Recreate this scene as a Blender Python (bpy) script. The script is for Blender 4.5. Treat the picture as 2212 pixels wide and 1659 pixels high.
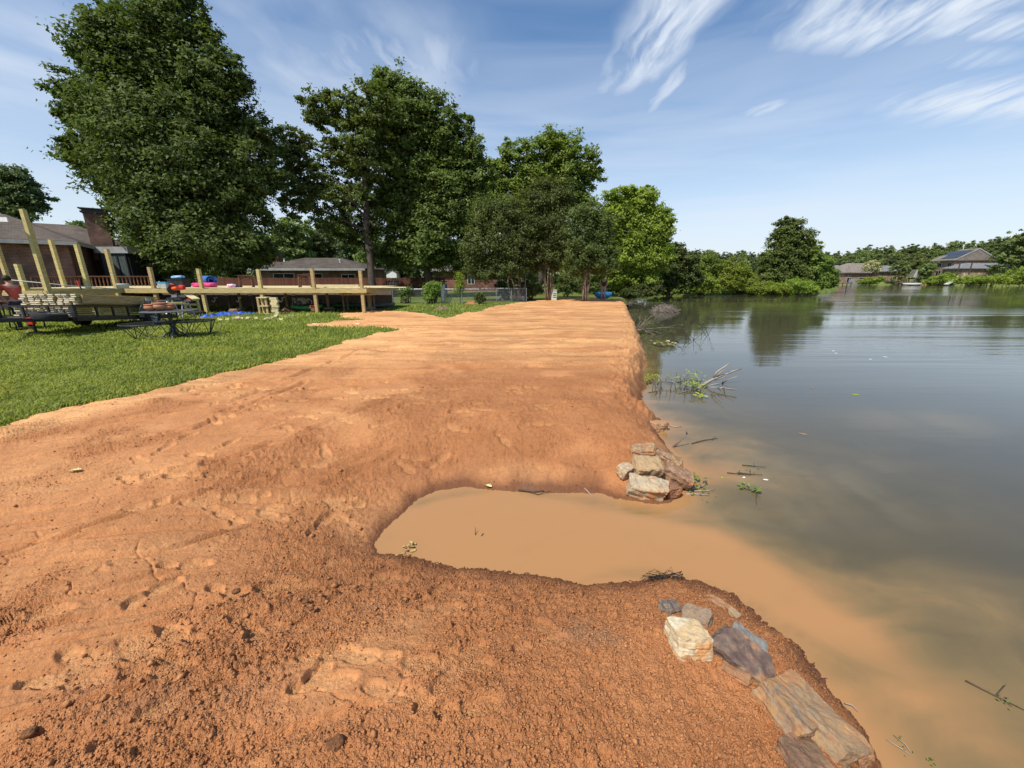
import bpy, bmesh, math, random
import numpy as np
from mathutils import Vector, Matrix, Euler

for o in list(bpy.data.objects): bpy.data.objects.remove(o)
scene = bpy.context.scene
COL = scene.collection
R = math.radians

# ---------------------------------------------------------------- camera, sky, sun, exposure
CZ, PITCH, F, CU, CV = 2.1, R(15.4), 833.0, 1106.0, 829.5      # camera height, tilt, focal length in units of a 2212 px wide picture
cam = bpy.data.objects.new('camera', bpy.data.cameras.new('camera')); COL.objects.link(cam)
cam.location = (0, 0, CZ); cam.rotation_euler = (R(90) - PITCH, 0, 0)
cam.data.sensor_width = 36; cam.data.lens = 36 * F / 2212; cam.data.clip_start = 0.05; cam.data.clip_end = 8000
scene.camera = cam
scene.view_settings.view_transform = 'Standard'; scene.view_settings.look = 'None'
scene.view_settings.gamma = 1; scene.view_settings.use_curve_mapping = False
scene.view_settings.exposure = 0.22
try:
    scene.cycles.max_bounces = 6; scene.cycles.diffuse_bounces = 3; scene.cycles.glossy_bounces = 3
    scene.cycles.transmission_bounces = 3; scene.cycles.transparent_max_bounces = 6
    scene.cycles.caustics_reflective = False; scene.cycles.caustics_refractive = False
except Exception: pass
SUN_AZ = Vector((-0.64, -0.77)).normalized(); SUN_EL = R(55)
sun_dir = Vector((SUN_AZ.x * math.cos(SUN_EL), SUN_AZ.y * math.cos(SUN_EL), math.sin(SUN_EL)))
sl = bpy.data.lights.new('sun', 'SUN'); sl.energy = 4.5; sl.angle = R(0.53); sl.color = (1.0, 0.95, 0.86)
sun = bpy.data.objects.new('sun', sl); COL.objects.link(sun); sun.location = (-30, -20, 60)
sun.rotation_euler = sun_dir.to_track_quat('Z', 'Y').to_euler()

def nd(nt, t, **kw):
    n = nt.nodes.new(t)
    for k, v in kw.items():
        if k.startswith('i_'):
            key = k[2:]
            n.inputs[int(key) if key.isdigit() else key].default_value = v
        else: setattr(n, k, v)
    return n
def lk(nt, a, b): nt.links.new(a, b)
def mth(nt, op, a, b=None, c=None, clamp=False):
    n = nt.nodes.new('ShaderNodeMath'); n.operation = op; n.use_clamp = clamp
    for i, x in enumerate((a, b, c)):
        if x is None: continue
        if isinstance(x, (int, float)): n.inputs[i].default_value = x
        else: nt.links.new(x, n.inputs[i])
    return n.outputs[0]
def mixc(nt, f, a, b, mode='MIX'):
    n = nt.nodes.new('ShaderNodeMix'); n.data_type = 'RGBA'; n.blend_type = mode
    for i, x in ((0, f), (6, a), (7, b)):
        if isinstance(x, (int, float)): n.inputs[i].default_value = x
        elif isinstance(x, tuple): n.inputs[i].default_value = (*x[:3], 1)
        else: nt.links.new(x, n.inputs[i])
    return n.outputs[2]
def rng(nt, x, a, b, c=0.0, d=1.0, smooth=True):
    n = nt.nodes.new('ShaderNodeMapRange'); n.interpolation_type = 'SMOOTHSTEP' if smooth else 'LINEAR'
    nt.links.new(x, n.inputs[0])
    for i, v in enumerate((a, b, c, d)): n.inputs[i + 1].default_value = v
    return n.outputs[0]
def noise(nt, vec, scale, detail=4, rough=0.55, dist=0.0):
    n = nt.nodes.new('ShaderNodeTexNoise'); n.inputs['Scale'].default_value = scale
    n.inputs['Detail'].default_value = detail; n.inputs['Roughness'].default_value = rough; n.inputs['Distortion'].default_value = dist
    nt.links.new(vec, n.inputs['Vector']); return n.outputs['Fac']
def mapping(nt, vec, scale=(1, 1, 1), rot=(0, 0, 0), loc=(0, 0, 0)):
    n = nt.nodes.new('ShaderNodeMapping'); nt.links.new(vec, n.inputs[0])
    n.inputs['Scale'].default_value = scale; n.inputs['Rotation'].default_value = rot; n.inputs['Location'].default_value = loc
    return n.outputs[0]

world = bpy.data.worlds.new('World'); scene.world = world; world.use_nodes = True
def build_sky():
    nt = world.node_tree; nt.nodes.clear()
    sky = nd(nt, 'ShaderNodeTexSky'); sky.sky_type = 'NISHITA'; sky.sun_disc = False
    sky.sun_elevation = SUN_EL; sky.sun_rotation = math.atan2(SUN_AZ.x, SUN_AZ.y)
    sky.air_density = 1.0; sky.dust_density = 0.7; sky.ozone_density = 1.6; sky.altitude = 0
    tc = nd(nt, 'ShaderNodeTexCoord')
    sep = nd(nt, 'ShaderNodeSeparateXYZ'); lk(nt, tc.outputs['Generated'], sep.inputs[0])
    z = mth(nt, 'MAXIMUM', sep.outputs[2], 0.02)
    qx = mth(nt, 'DIVIDE', sep.outputs[0], z); qy = mth(nt, 'DIVIDE', sep.outputs[1], z)
    q = nd(nt, 'ShaderNodeCombineXYZ'); lk(nt, qx, q.inputs[0]); lk(nt, qy, q.inputs[1])
    q = q.outputs[0]
    wn = nd(nt, 'ShaderNodeTexNoise', i_Scale=1.6, i_Detail=3.0); lk(nt, q, wn.inputs['Vector'])
    w1 = nd(nt, 'ShaderNodeVectorMath', operation='SUBTRACT'); lk(nt, wn.outputs['Color'], w1.inputs[0]); w1.inputs[1].default_value = (.5, .5, .5)
    w2 = nd(nt, 'ShaderNodeVectorMath', operation='SCALE'); lk(nt, w1.outputs[0], w2.inputs[0]); w2.inputs['Scale'].default_value = 0.26
    qw = nd(nt, 'ShaderNodeVectorMath', operation='ADD'); lk(nt, q, qw.inputs[0]); lk(nt, w2.outputs[0], qw.inputs[1]); qw = qw.outputs[0]
    st = mapping(nt, qw, (6.5, 1.5, 1), (0, 0, R(-12)))
    streak = noise(nt, st, 1.0, 6, 0.58, 0.15)
    soft = noise(nt, mapping(nt, qw, (2.2, 1.1, 1), (0, 0, R(35))), 1.0, 5, .5, .1)
    # the cirrus banks, each an ellipse on the cloud plane: x, y, half widths, tilt, density
    def bank(x, y, rx, ry, rot, wgt):
        m = mapping(nt, qw, (1, 1, 1), (0, 0, 0), (-x, -y, 0))
        m = mapping(nt, m, (1 / rx, 1 / ry, 1), (0, 0, rot))
        ln = nd(nt, 'ShaderNodeVectorMath', operation='LENGTH'); lk(nt, m, ln.inputs[0])
        return mth(nt, 'MULTIPLY', rng(nt, ln.outputs['Value'], 0.25, 1.25, 1, 0), wgt)
    banks = [bank(.64, 1.95, .22, .66, R(-12), 1.15), bank(1.50, 1.80, .52, .40, R(8), 1.2), bank(2.85, 2.6, .75, .40, R(10), 1.0),
             bank(.86, 2.50, .06, .36, R(-6), .8), bank(1.56, 2.8, .11, .20, R(-6), .85), bank(1.3, 1.5, 1.0, .22, 0, .7),
             bank(2.2, 2.15, .25, .12, 0, .6), bank(-.55, 2.2, .5, .32, R(-20), .6), bank(.5, 2.3, .1, .3, R(-12), .7), bank(1.9, 1.95, .5, .12, R(5), .9)]
    veils = [bank(-.8, 2.3, .8, .95, R(20), .58), bank(-2.3, 2.4, 1.3, 1.0, 0, .66), bank(-1.3, 1.3, .8, .6, 0, .4)]
    tot = banks[0]
    for b in banks[1:]: tot = mth(nt, 'MAXIMUM', tot, b)
    wide = rng(nt, noise(nt, q, 0.55, 3), .55, .80, 0, .45)          # the rest of the sky carries the same thin cirrus
    tot = mth(nt, 'MAXIMUM', tot, wide)
    dens = rng(nt, streak, .30, .66)
    vt = veils[0]
    for b in veils[1:]: vt = mth(nt, 'MAXIMUM', vt, b)
    vt = mth(nt, 'MULTIPLY', vt, rng(nt, soft, .28, .72, .1, 1.0))
    cl = mth(nt, 'MAXIMUM', vt, mth(nt, 'MULTIPLY', tot, mth(nt, 'ADD', mth(nt, 'MULTIPLY', dens, .9), .08)))
    # layered thin veil low down
    vm = nd(nt, 'ShaderNodeCombineXYZ'); lk(nt, mth(nt, 'MULTIPLY', sep.outputs[0], 1.3), vm.inputs[0]); lk(nt, mth(nt, 'MULTIPLY', sep.outputs[1], 1.3), vm.inputs[1]); lk(nt, mth(nt, 'MULTIPLY', sep.outputs[2], 11), vm.inputs[2])
    veil = rng(nt, noise(nt, vm.outputs[0], 1.2, 5, .5, .5), .38, .70, 0, .56)
    veil = mth(nt, 'MULTIPLY', veil, rng(nt, sep.outputs[2], .02, .62, 1.0, .12))
    cl = mth(nt, 'MAXIMUM', cl, veil)
    hz = rng(nt, sep.outputs[2], 0.0, 0.50, .74, 0.0)
    hz = mth(nt, 'POWER', hz, 1.25)
    cl = mth(nt, 'SUBTRACT', 1.0, mth(nt, 'MULTIPLY', mth(nt, 'SUBTRACT', 1.0, cl), mth(nt, 'SUBTRACT', 1.0, hz)), clamp=True)
    base = nd(nt, 'ShaderNodeHueSaturation', i_Saturation=1.15, i_Value=1.0); lk(nt, sky.outputs[0], base.inputs['Color'])
    col = mixc(nt, cl, base.outputs[0], CLOUD)
    bg = nd(nt, 'ShaderNodeBackground', i_Strength=SKY_STRENGTH); lk(nt, col, bg.inputs['Color'])
    out = nd(nt, 'ShaderNodeOutputWorld'); lk(nt, bg.outputs[0], out.inputs['Surface'])
SKY_STRENGTH = 0.135
CLOUD = (4.9, 5.4, 6.1)
build_sky()

# ---------------------------------------------------------------- measuring: a point of a 2212 x 1659 view of the photograph -> place
_c, _s = math.cos(PITCH), math.sin(PITCH)
def ray(u, v):
    a = (u - CU) / F; b = (CV - v) / F
    return Vector((a, _c + b * _s, -_s + b * _c))
def P(u, v, z=0.4):
    d = ray(u, v); t = (z - CZ) / d.z
    return Vector((d.x * t, d.y * t, z))
def PD(u, v, Y):
    d = ray(u, v); t = Y / d.y
    return Vector((d.x * t, Y, CZ + d.z * t))
def pxm(u, v, Y):
    return (Y / ray(u, v).y) / F
z1 = lambda x, y: (.2149 * x, 384 + .2149 * y)
z2 = lambda x, y: (329.2 + .1736 * x, 521.2 + .1736 * y)
z3 = lambda x, y: (658.3 + .1736 * x, 521.2 + .1736 * y)
zc = lambda x, y: (.13226 * x, 548.6 + .13226 * y)
zdd = lambda x, y: (219.4 + .1488 * x, 576 + .1488 * y)
ze = lambda x, y: (493.7 + .1488 * x, 630.9 + .1488 * y)
zf = lambda x, y: (1755.5 + .20634 * x, 438.9 + .20634 * y)
zi = lambda x, y: (1426.4 + .1984 * x, 438.9 + .1984 * y)
zm = lambda x, y: (987.5 + .2232 * x, 521.2 + .2232 * y)
zw = lambda x, y: (1316.6 + .1984 * x, 603.5 + .1984 * y)
zr = lambda x, y: (1261.8 + .1984 * x, 877.8 + .1984 * y)
zb = lambda x, y: (1316.6 + .2728 * x, 1206.9 + .2728 * y)

# ---------------------------------------------------------------- noise in numpy
class Perm:
    def __init__(s, seed):
        r = np.random.RandomState(seed); s.p = r.permutation(1024); s.a = r.rand(1024) * 2 * np.pi; s.h = r.rand(1024); s.h2 = r.rand(1024)
_perm = {}
def perm(seed):
    if seed not in _perm: _perm[seed] = Perm(seed)
    return _perm[seed]
def perlin(x, y, seed=0):
    pm = perm(seed); xi = np.floor(x).astype(np.int64); yi = np.floor(y).astype(np.int64); xf = x - xi; yf = y - yi
    def g(ix, iy, dx, dy):
        a = pm.a[pm.p[(pm.p[ix & 1023] + iy) & 1023]]; return np.cos(a) * dx + np.sin(a) * dy
    u = xf ** 3 * (xf * (xf * 6 - 15) + 10); v = yf ** 3 * (yf * (yf * 6 - 15) + 10)
    a = g(xi, yi, xf, yf); b = g(xi + 1, yi, xf - 1, yf); c = g(xi, yi + 1, xf, yf - 1); d = g(xi + 1, yi + 1, xf - 1, yf - 1)
    return (a * (1 - u) + b * u) * (1 - v) + (c * (1 - u) + d * u) * v
def fbm(x, y, o=4, seed=0, gain=.5):
    s = 0; a = 1; t = 0
    for i in range(o):
        s = s + a * perlin(x * 2 ** i + 17.3 * i, y * 2 ** i - 9.1 * i, seed + i); t += a; a *= gain
    return s / t * 1.6
def worley(x, y, seed=0):
    pm = perm(seed); xi = np.floor(x).astype(np.int64); yi = np.floor(y).astype(np.int64)
    f1 = np.full(x.shape, 9.0); f2 = np.full(x.shape, 9.0); cid = np.zeros(x.shape)
    for dx in (-1, 0, 1):
        for dy in (-1, 0, 1):
            k = pm.p[(pm.p[(xi + dx) & 1023] + yi + dy) & 1023]
            px = xi + dx + pm.h[k]; py = yi + dy + pm.h2[k]
            d = np.hypot(px - x, py - y); n = d < f1
            f2 = np.where(n, f1, np.minimum(f2, d)); cid = np.where(n, pm.h[(k * 7 + 3) & 1023], cid); f1 = np.where(n, d, f1)
    return f1, f2, cid
def sst(x, a, b):
    t = np.clip((x - a) / (b - a), 0, 1); return t * t * (3 - 2 * t)

# ---------------------------------------------------------------- builders
def tag(o, label=None, cat=None, group=None, kind=None):
    for k, v in (('label', label), ('category', cat), ('group', group), ('kind', kind)):
        if v: o[k] = v
    return o
def thing(name, label, cat, loc=(0, 0, 0), group=None, rz=0):
    o = bpy.data.objects.new(name, None); COL.objects.link(o); o.location = loc; o.rotation_euler.z = rz
    o.empty_display_size = .2
    return tag(o, label, cat, group)
def link(name, me, m, parent=None):
    o = bpy.data.objects.new(name, me); COL.objects.link(o)
    if m and not me.materials: me.materials.append(m)
    if parent: o.parent = parent
    return o
class MB:
    def __init__(s): s.v = []; s.f = []
    def add(s, vs, fs):
        k = len(s.v); s.v += [Vector(v) for v in vs]; s.f += [tuple(i + k for i in f) for f in fs]; return s
    def box(s, c, d, rz=0, M=None):
        x, y, z = (a / 2 for a in d); m = M or Matrix.Rotation(rz, 3, 'Z'); c = Vector(c)
        vs = [c + m @ Vector((i * x, j * y, k * z)) for k in (-1, 1) for i, j in ((-1, -1), (1, -1), (1, 1), (-1, 1))]
        return s.add(vs, [(3, 2, 1, 0), (4, 5, 6, 7), (0, 1, 5, 4), (1, 2, 6, 5), (2, 3, 7, 6), (3, 0, 4, 7)])
    def bar(s, a, b, w, h=None, up=(0, 0, 1)):
        a = Vector(a); b = Vector(b); h = h or w; d = (b - a).normalized(); u = Vector(up)
        if abs(d.dot(u)) > .98: u = Vector((0, 1, 0))
        x = d.cross(u).normalized(); y = x.cross(d).normalized()
        vs = [p + x * i * w / 2 + y * j * h / 2 for p in (a, b) for i, j in ((-1, -1), (1, -1), (1, 1), (-1, 1))]
        return s.add(vs, [(3, 2, 1, 0), (4, 5, 6, 7), (0, 1, 5, 4), (1, 2, 6, 5), (2, 3, 7, 6), (3, 0, 4, 7)])
    def tube(s, pts, r, n=6, cap=True):
        pts = [Vector(p) for p in pts]; rs = r if isinstance(r, (list, tuple)) else [r] * len(pts); vs = []; fs = []; prev = None
        for i, p in enumerate(pts):
            d = (pts[min(i + 1, len(pts) - 1)] - pts[max(i - 1, 0)])
            d = d.normalized() if d.length > 1e-9 else Vector((0, 0, 1))
            if prev is None:
                u = Vector((0, 0, 1)) if abs(d.z) < .9 else Vector((1, 0, 0)); x = d.cross(u).normalized()
            else: x = (prev - d * prev.dot(d)).normalized()
            prev = x; y = d.cross(x)
            vs += [p + (x * math.cos(2 * math.pi * k / n) + y * math.sin(2 * math.pi * k / n)) * rs[i] for k in range(n)]
        for i in range(len(pts) - 1):
            for k in range(n): fs.append((i * n + k, i * n + (k + 1) % n, (i + 1) * n + (k + 1) % n, (i + 1) * n + k))
        if cap: fs.append(tuple(range(n))[::-1]); fs.append(tuple(range((len(pts) - 1) * n, len(pts) * n)))
        return s.add(vs, fs)
    def lathe(s, c, prof, n=20, M=None):
        c = Vector(c); m = M or Matrix.Identity(3); vs = []; fs = []
        for r, z in prof: vs += [c + m @ Vector((r * math.cos(2 * math.pi * k / n), r * math.sin(2 * math.pi * k / n), z)) for k in range(n)]
        for i in range(len(prof) - 1):
            for k in range(n): fs.append((i * n + k, i * n + (k + 1) % n, (i + 1) * n + (k + 1) % n, (i + 1) * n + k))
        if prof[0][0] > 1e-4: fs.append(tuple(range(n))[::-1])
        if prof[-1][0] > 1e-4: fs.append(tuple(range((len(prof) - 1) * n, len(prof) * n)))
        return s.add(vs, fs)
    def build(s, name, m, parent=None, smooth=False, at=None):
        off = at if at is not None else (parent.location if parent else Vector((0, 0, 0)))
        if parent and parent.parent: off = off + parent.parent.location
        me = bpy.data.meshes.new(name); me.from_pydata([tuple(v - off) for v in s.v], [], s.f); me.update()
        if smooth: me.shade_smooth()
        o = link(name, me, m, parent)
        if at is not None and not parent: o.location = at
        return o
def np_mesh(name, V, Fq, m, parent=None, smooth=False, loc=None, attr=None):
    me = bpy.data.meshes.new(name); n = len(V); k = Fq.shape[1]
    me.vertices.add(n); me.vertices.foreach_set('co', np.ascontiguousarray(V, dtype=np.float32).ravel())
    me.loops.add(Fq.size); me.loops.foreach_set('vertex_index', np.ascontiguousarray(Fq, dtype=np.int32).ravel())
    me.polygons.add(len(Fq)); me.polygons.foreach_set('loop_start', np.arange(0, Fq.size, k, dtype=np.int32))
    if smooth: me.polygons.foreach_set('use_smooth', np.ones(len(Fq), dtype=bool))
    if attr is not None:
        for an, arr in attr.items():
            a = me.attributes.new(an, 'FLOAT_COLOR', 'POINT'); a.data.foreach_set('color', np.ascontiguousarray(arr, dtype=np.float32).ravel())
    me.update(calc_edges=True)
    o = link(name, me, m, parent)
    if loc is not None: o.location = loc
    return o
def copy_tree(o, parent=None):
    c = o.copy(); COL.objects.link(c)
    if parent: c.parent = parent
    for ch in list(o.children): copy_tree(ch, c)
    return c

# ---------------------------------------------------------------- materials
_m = {}
def mat(name, c1, c2=None, scale=4, rough=.7, bump=0.0, bscale=None, stretch=(1, 1, 1), metal=0, spec=.3, detail=5, lo=.35, hi=.65, coords='Object', vary=0):
    if name in _m: return _m[name]
    m = bpy.data.materials.new(name); m.use_nodes = True; nt = m.node_tree; b = nt.nodes['Principled BSDF']
    b.inputs['Roughness'].default_value = rough; b.inputs['Metallic'].default_value = metal; b.inputs['Specular IOR Level'].default_value = spec
    tc = nd(nt, 'ShaderNodeTexCoord'); v = mapping(nt, tc.outputs[coords], stretch)
    c2 = c2 or tuple(x * .75 for x in c1)
    f = rng(nt, noise(nt, v, scale, detail), lo, hi)
    cc = mixc(nt, f, c2, c1)
    if vary:
        oi = nd(nt, 'ShaderNodeObjectInfo'); hs = nd(nt, 'ShaderNodeHueSaturation'); lk(nt, cc, hs.inputs['Color']); lk(nt, rng(nt, oi.outputs['Random'], 0, 1, 1 - vary, 1 + vary, False), hs.inputs['Value'])
        lk(nt, mth(nt, 'ADD', .485, mth(nt, 'MULTIPLY', oi.outputs['Random'], .03)), hs.inputs['Hue']); cc = hs.outputs[0]
    lk(nt, cc, b.inputs['Base Color'])
    if bump:
        bn = nd(nt, 'ShaderNodeBump', i_Strength=bump, i_Distance=.02); lk(nt, noise(nt, v, bscale or scale * 4, 5), bn.inputs['Height']); lk(nt, bn.outputs[0], b.inputs['Normal'])
    _m[name] = m; return m
def leafmat(name, dark, light, trans=.30, rough=.6):
    if name in _m: return _m[name]
    m = bpy.data.materials.new(name); m.use_nodes = True; nt = m.node_tree; nt.nodes.clear()
    geo = nd(nt, 'ShaderNodeNewGeometry'); tc = nd(nt, 'ShaderNodeTexCoord')
    big = rng(nt, noise(nt, tc.outputs['Object'], .55, 3), .3, .7)
    f = mth(nt, 'ADD', mth(nt, 'MULTIPLY', geo.outputs['Random Per Island'], .62), mth(nt, 'MULTIPLY', big, .38))
    col = mixc(nt, f, dark, light)
    oi = nd(nt, 'ShaderNodeObjectInfo'); hs = nd(nt, 'ShaderNodeHueSaturation'); lk(nt, col, hs.inputs['Color']); lk(nt, rng(nt, oi.outputs['Random'], 0, 1, .86, 1.16, False), hs.inputs['Value']); lk(nt, mth(nt, 'ADD', .488, mth(nt, 'MULTIPLY', oi.outputs['Random'], .024)), hs.inputs['Hue']); col = hs.outputs[0]
    p = nd(nt, 'ShaderNodeBsdfPrincipled', i_Roughness=rough); p.inputs['Specular IOR Level'].default_value = .16; lk(nt, col, p.inputs['Base Color'])
    t = nd(nt, 'ShaderNodeBsdfTranslucent'); lk(nt, mixc(nt, 1.0, col, (1.35, 1.45, .55), 'MULTIPLY'), t.inputs['Color'])
    mx = nd(nt, 'ShaderNodeMixShader', i_0=trans); lk(nt, p.outputs[0], mx.inputs[1]); lk(nt, t.outputs[0], mx.inputs[2])
    o = nd(nt, 'ShaderNodeOutputMaterial'); lk(nt, mx.outputs[0], o.inputs['Surface'])
    _m[name] = m; return m
def brickmat(name, c1, c2, mortar, sx=1.0, rough=.85):
    if name in _m: return _m[name]
    m = bpy.data.materials.new(name); m.use_nodes = True; nt = m.node_tree; b = nt.nodes['Principled BSDF']; b.inputs['Roughness'].default_value = rough
    b.inputs['Specular IOR Level'].default_value = .2
    tc = nd(nt, 'ShaderNodeTexCoord'); sp = nd(nt, 'ShaderNodeSeparateXYZ'); lk(nt, tc.outputs['Object'], sp.inputs[0])
    cb = nd(nt, 'ShaderNodeCombineXYZ'); lk(nt, mth(nt, 'ADD', sp.outputs[0], sp.outputs[1]), cb.inputs[0]); lk(nt, sp.outputs[2], cb.inputs[1])
    br = nd(nt, 'ShaderNodeTexBrick'); lk(nt, cb.outputs[0], br.inputs['Vector']); br.inputs['Scale'].default_value = 1.0
    br.inputs['Brick Width'].default_value = .22 * sx; br.inputs['Row Height'].default_value = .075 * sx; br.inputs['Mortar Size'].default_value = .009 * sx
    br.inputs['Color1'].default_value = (*c1, 1); br.inputs['Color2'].default_value = (*c2, 1); br.inputs['Mortar'].default_value = (*mortar, 1)
    n = rng(nt, noise(nt, tc.outputs['Object'], 1.6, 5), .3, .7, .65, 1.25)
    mm = nd(nt, 'ShaderNodeVectorMath', operation='SCALE'); lk(nt, br.outputs['Color'], mm.inputs[0]); lk(nt, n, mm.inputs['Scale']); lk(nt, mm.outputs[0], b.inputs['Base Color'])
    bn = nd(nt, 'ShaderNodeBump', i_Strength=.5, i_Distance=.01); lk(nt, br.outputs['Fac'], bn.inputs['Height']); bn.invert = True; lk(nt, bn.outputs[0], b.inputs['Normal'])
    _m[name] = m; return m
def roofmat(name, c1, c2, row=.14):
    if name in _m: return _m[name]
    m = bpy.data.materials.new(name); m.use_nodes = True; nt = m.node_tree; b = nt.nodes['Principled BSDF']; b.inputs['Roughness'].default_value = .9
    b.inputs['Specular IOR Level'].default_value = .15
    tc = nd(nt, 'ShaderNodeTexCoord'); sp = nd(nt, 'ShaderNodeSeparateXYZ'); lk(nt, tc.outputs['Object'], sp.inputs[0])
    cb = nd(nt, 'ShaderNodeCombineXYZ'); lk(nt, mth(nt, 'ADD', sp.outputs[0], sp.outputs[1]), cb.inputs[0]); lk(nt, sp.outputs[2], cb.inputs[1])
    br = nd(nt, 'ShaderNodeTexBrick'); lk(nt, cb.outputs[0], br.inputs['Vector']); br.inputs['Scale'].default_value = 1
    br.inputs['Brick Width'].default_value = .33; br.inputs['Row Height'].default_value = row * .45; br.inputs['Mortar Size'].default_value = .006
    br.inputs['Color1'].default_value = (*c1, 1); br.inputs['Color2'].default_value = (*c2, 1); br.inputs['Mortar'].default_value = (*[x * .45 for x in c2], 1)
    n = rng(nt, noise(nt, tc.outputs['Object'], .9, 5), .3, .7, .8, 1.15)
    mm = nd(nt, 'ShaderNodeVectorMath', operation='SCALE'); lk(nt, br.outputs['Color'], mm.inputs[0]); lk(nt, n, mm.inputs['Scale']); lk(nt, mm.outputs[0], b.inputs['Base Color'])
    _m[name] = m; return m
W = {}
W['pine'] = mat('fresh_pine', (.56, .44, .20), (.40, .30, .12), 3, .7, .2, 20, (1.2, 1.2, 9), spec=.25, vary=.16)
W['pine_pale'] = mat('pale_pine', (.66, .58, .34), (.54, .44, .22), 3, .7, .15, 20, (2, 2, 8), spec=.25, vary=.14)
W['pine_end'] = mat('sawn_end', (.72, .66, .52), (.55, .48, .34), 9, .8)
W['grey_wood'] = mat('weathered_wood', (.20, .15, .11), (.11, .08, .06), 5, .85, .3, 20, (1, 1, 5))
W['brown_wood'] = mat('brown_wood', (.16, .075, .035), (.08, .035, .018), 5, .55, .15, 20, (1, 1, 4))
W['cedar'] = mat('cedar_stain', (.15, .055, .035), (.085, .032, .022), 3, .8, .2, 12, (4, 4, .6), vary=.2)
W['black_metal'] = mat('black_metal', (.022, .022, .024), (.012, .012, .014), 6, .5, spec=.5)
W['grey_metal'] = mat('grey_metal', (.10, .105, .11), (.07, .07, .075), 8, .5, spec=.5)
W['galv'] = mat('galvanised', (.36, .38, .39), (.26, .28, .29), 8, .45, metal=.6)
W['rubber'] = mat('rubber', (.025, .025, .025), (.014, .014, .014), 9, .85)
W['white'] = mat('white_paint', (.78, .78, .75), (.66, .66, .63), 4, .5)
W['offwhite'] = mat('offwhite', (.55, .54, .50), (.42, .41, .38), 3, .7)
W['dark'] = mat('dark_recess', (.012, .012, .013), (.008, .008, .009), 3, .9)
W['glass'] = mat('dark_glass', (.02, .025, .03), (.012, .014, .016), 1.2, .08, spec=.6)
W['terra'] = mat('terracotta', (.45, .20, .11), (.34, .14, .075), 6, .8)
W['orange'] = mat('orange_plastic', (.75, .11, .02), (.6, .085, .016), 4, .45)
W['red'] = mat('red_plastic', (.55, .035, .025), (.42, .025, .02), 4, .45)
W['blue_foam'] = mat('blue_foam', (.04, .14, .42), (.03, .10, .33), 4, .7)
W['pink'] = mat('pink_cloth', (.70, .08, .24), (.55, .05, .17), 3, .8)
W['tarp'] = mat('blue_tarp', (.02, .10, .55), (.015, .07, .42), 3, .45, spec=.5)
W['green_plastic'] = mat('green_plastic', (.10, .42, .14), (.06, .30, .09), 3, .4, spec=.5)
W['dkgreen'] = mat('dark_green_plastic', (.03, .10, .04), (.02, .07, .03), 3, .4)
W['skin'] = mat('skin', (.52, .27, .19), (.46, .23, .16), 8, .55)
W['hair'] = mat('dark_hair', (.02, .012, .009), (.012, .008, .006), 20, .6)
W['bark'] = mat('bark', (.115, .09, .07), (.055, .042, .033), 4, .95, .8, 12, (3, 3, .8))
W['bark_pale'] = mat('pale_bark', (.22, .165, .125), (.12, .085, .06), 3, .85, .5, 12, (3, 3, .6))
W['lawn_soil'] = None
# ---------------------------------------------------------------- shore line and ground heights
shore_px = [(1812,625),(1800,629),(1765,634.5),(1700,637),(1640,638),(1545,634.5),(1500,634.5),(1420,638),(1372,643),(1352,652),(1349,661),
 (1356,671),(1362,690),(1378,722.5),(1385,754),(1396,784),(1386,804),(1390,838),(1380,859.5),(1390,897),(1427,915),(1420,931),(1432,923.5),(1413,935),(1436,965),(1462,1001),
 (1486,1040),(1468,1068),(1438,1083),(1416.6,1087),(1347,1076),(1295,1062),(1219,1063),(1064,1055.7),(1005,1048),(939,1059),(897.7,1076.5),(862,1112),(826,1142),
 (799.6,1178),(814,1198.5),(862,1201.5),(921.5,1215),(972,1228),(1026,1234),(1145,1249),(1264,1267),(1368,1262.6),(1374,1265.5),(1448,1256),(1507.6,1260),
 (1578.5,1286),(1611,1321.5),(1652,1362),(1720,1403),(1742,1436),(1764,1469),(1805,1518),(1835,1551),(1865,1589),(1887,1632.5),(1890,1700)]
shore = [P(u, v, 0).xy for u, v in shore_px]
shore = [Vector((58, 84)), Vector((49, 72))] + shore + [Vector((1.15, .4)), Vector((.9, -.6)), Vector((.6, -3))]
land = shore + [Vector((-160, -3)), Vector((-160, 125)), Vector((30, 125)), Vector((50, 100))]
SH = np.array([tuple(p) for p in shore]); LD = np.array([tuple(p) for p in land])
def dist_poly(x, y, L, closed=False):
    best = np.full(x.shape, 1e9); n = len(L)
    for i in range(n if closed else n - 1):
        ax, ay = L[i]; bx, by = L[(i + 1) % n]; dx, dy = bx - ax, by - ay
        t = np.clip(((x - ax) * dx + (y - ay) * dy) / (dx * dx + dy * dy + 1e-12), 0, 1)
        best = np.minimum(best, (x - ax - t * dx) ** 2 + (y - ay - t * dy) ** 2)
    return np.sqrt(best)
def inside(x, y, L):
    r = np.zeros(x.shape, bool); n = len(L)
    for i in range(n):
        ax, ay = L[i]; bx, by = L[(i + 1) % n]
        c = ((ay > y) != (by > y)) & (x < (bx - ax) * (y - ay) / (by - ay + 1e-12) + ax); r ^= c
    return r
def sdist(x, y):
    return np.where(inside(x, y, LD), 1, -1) * dist_poly(x, y, SH)
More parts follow.
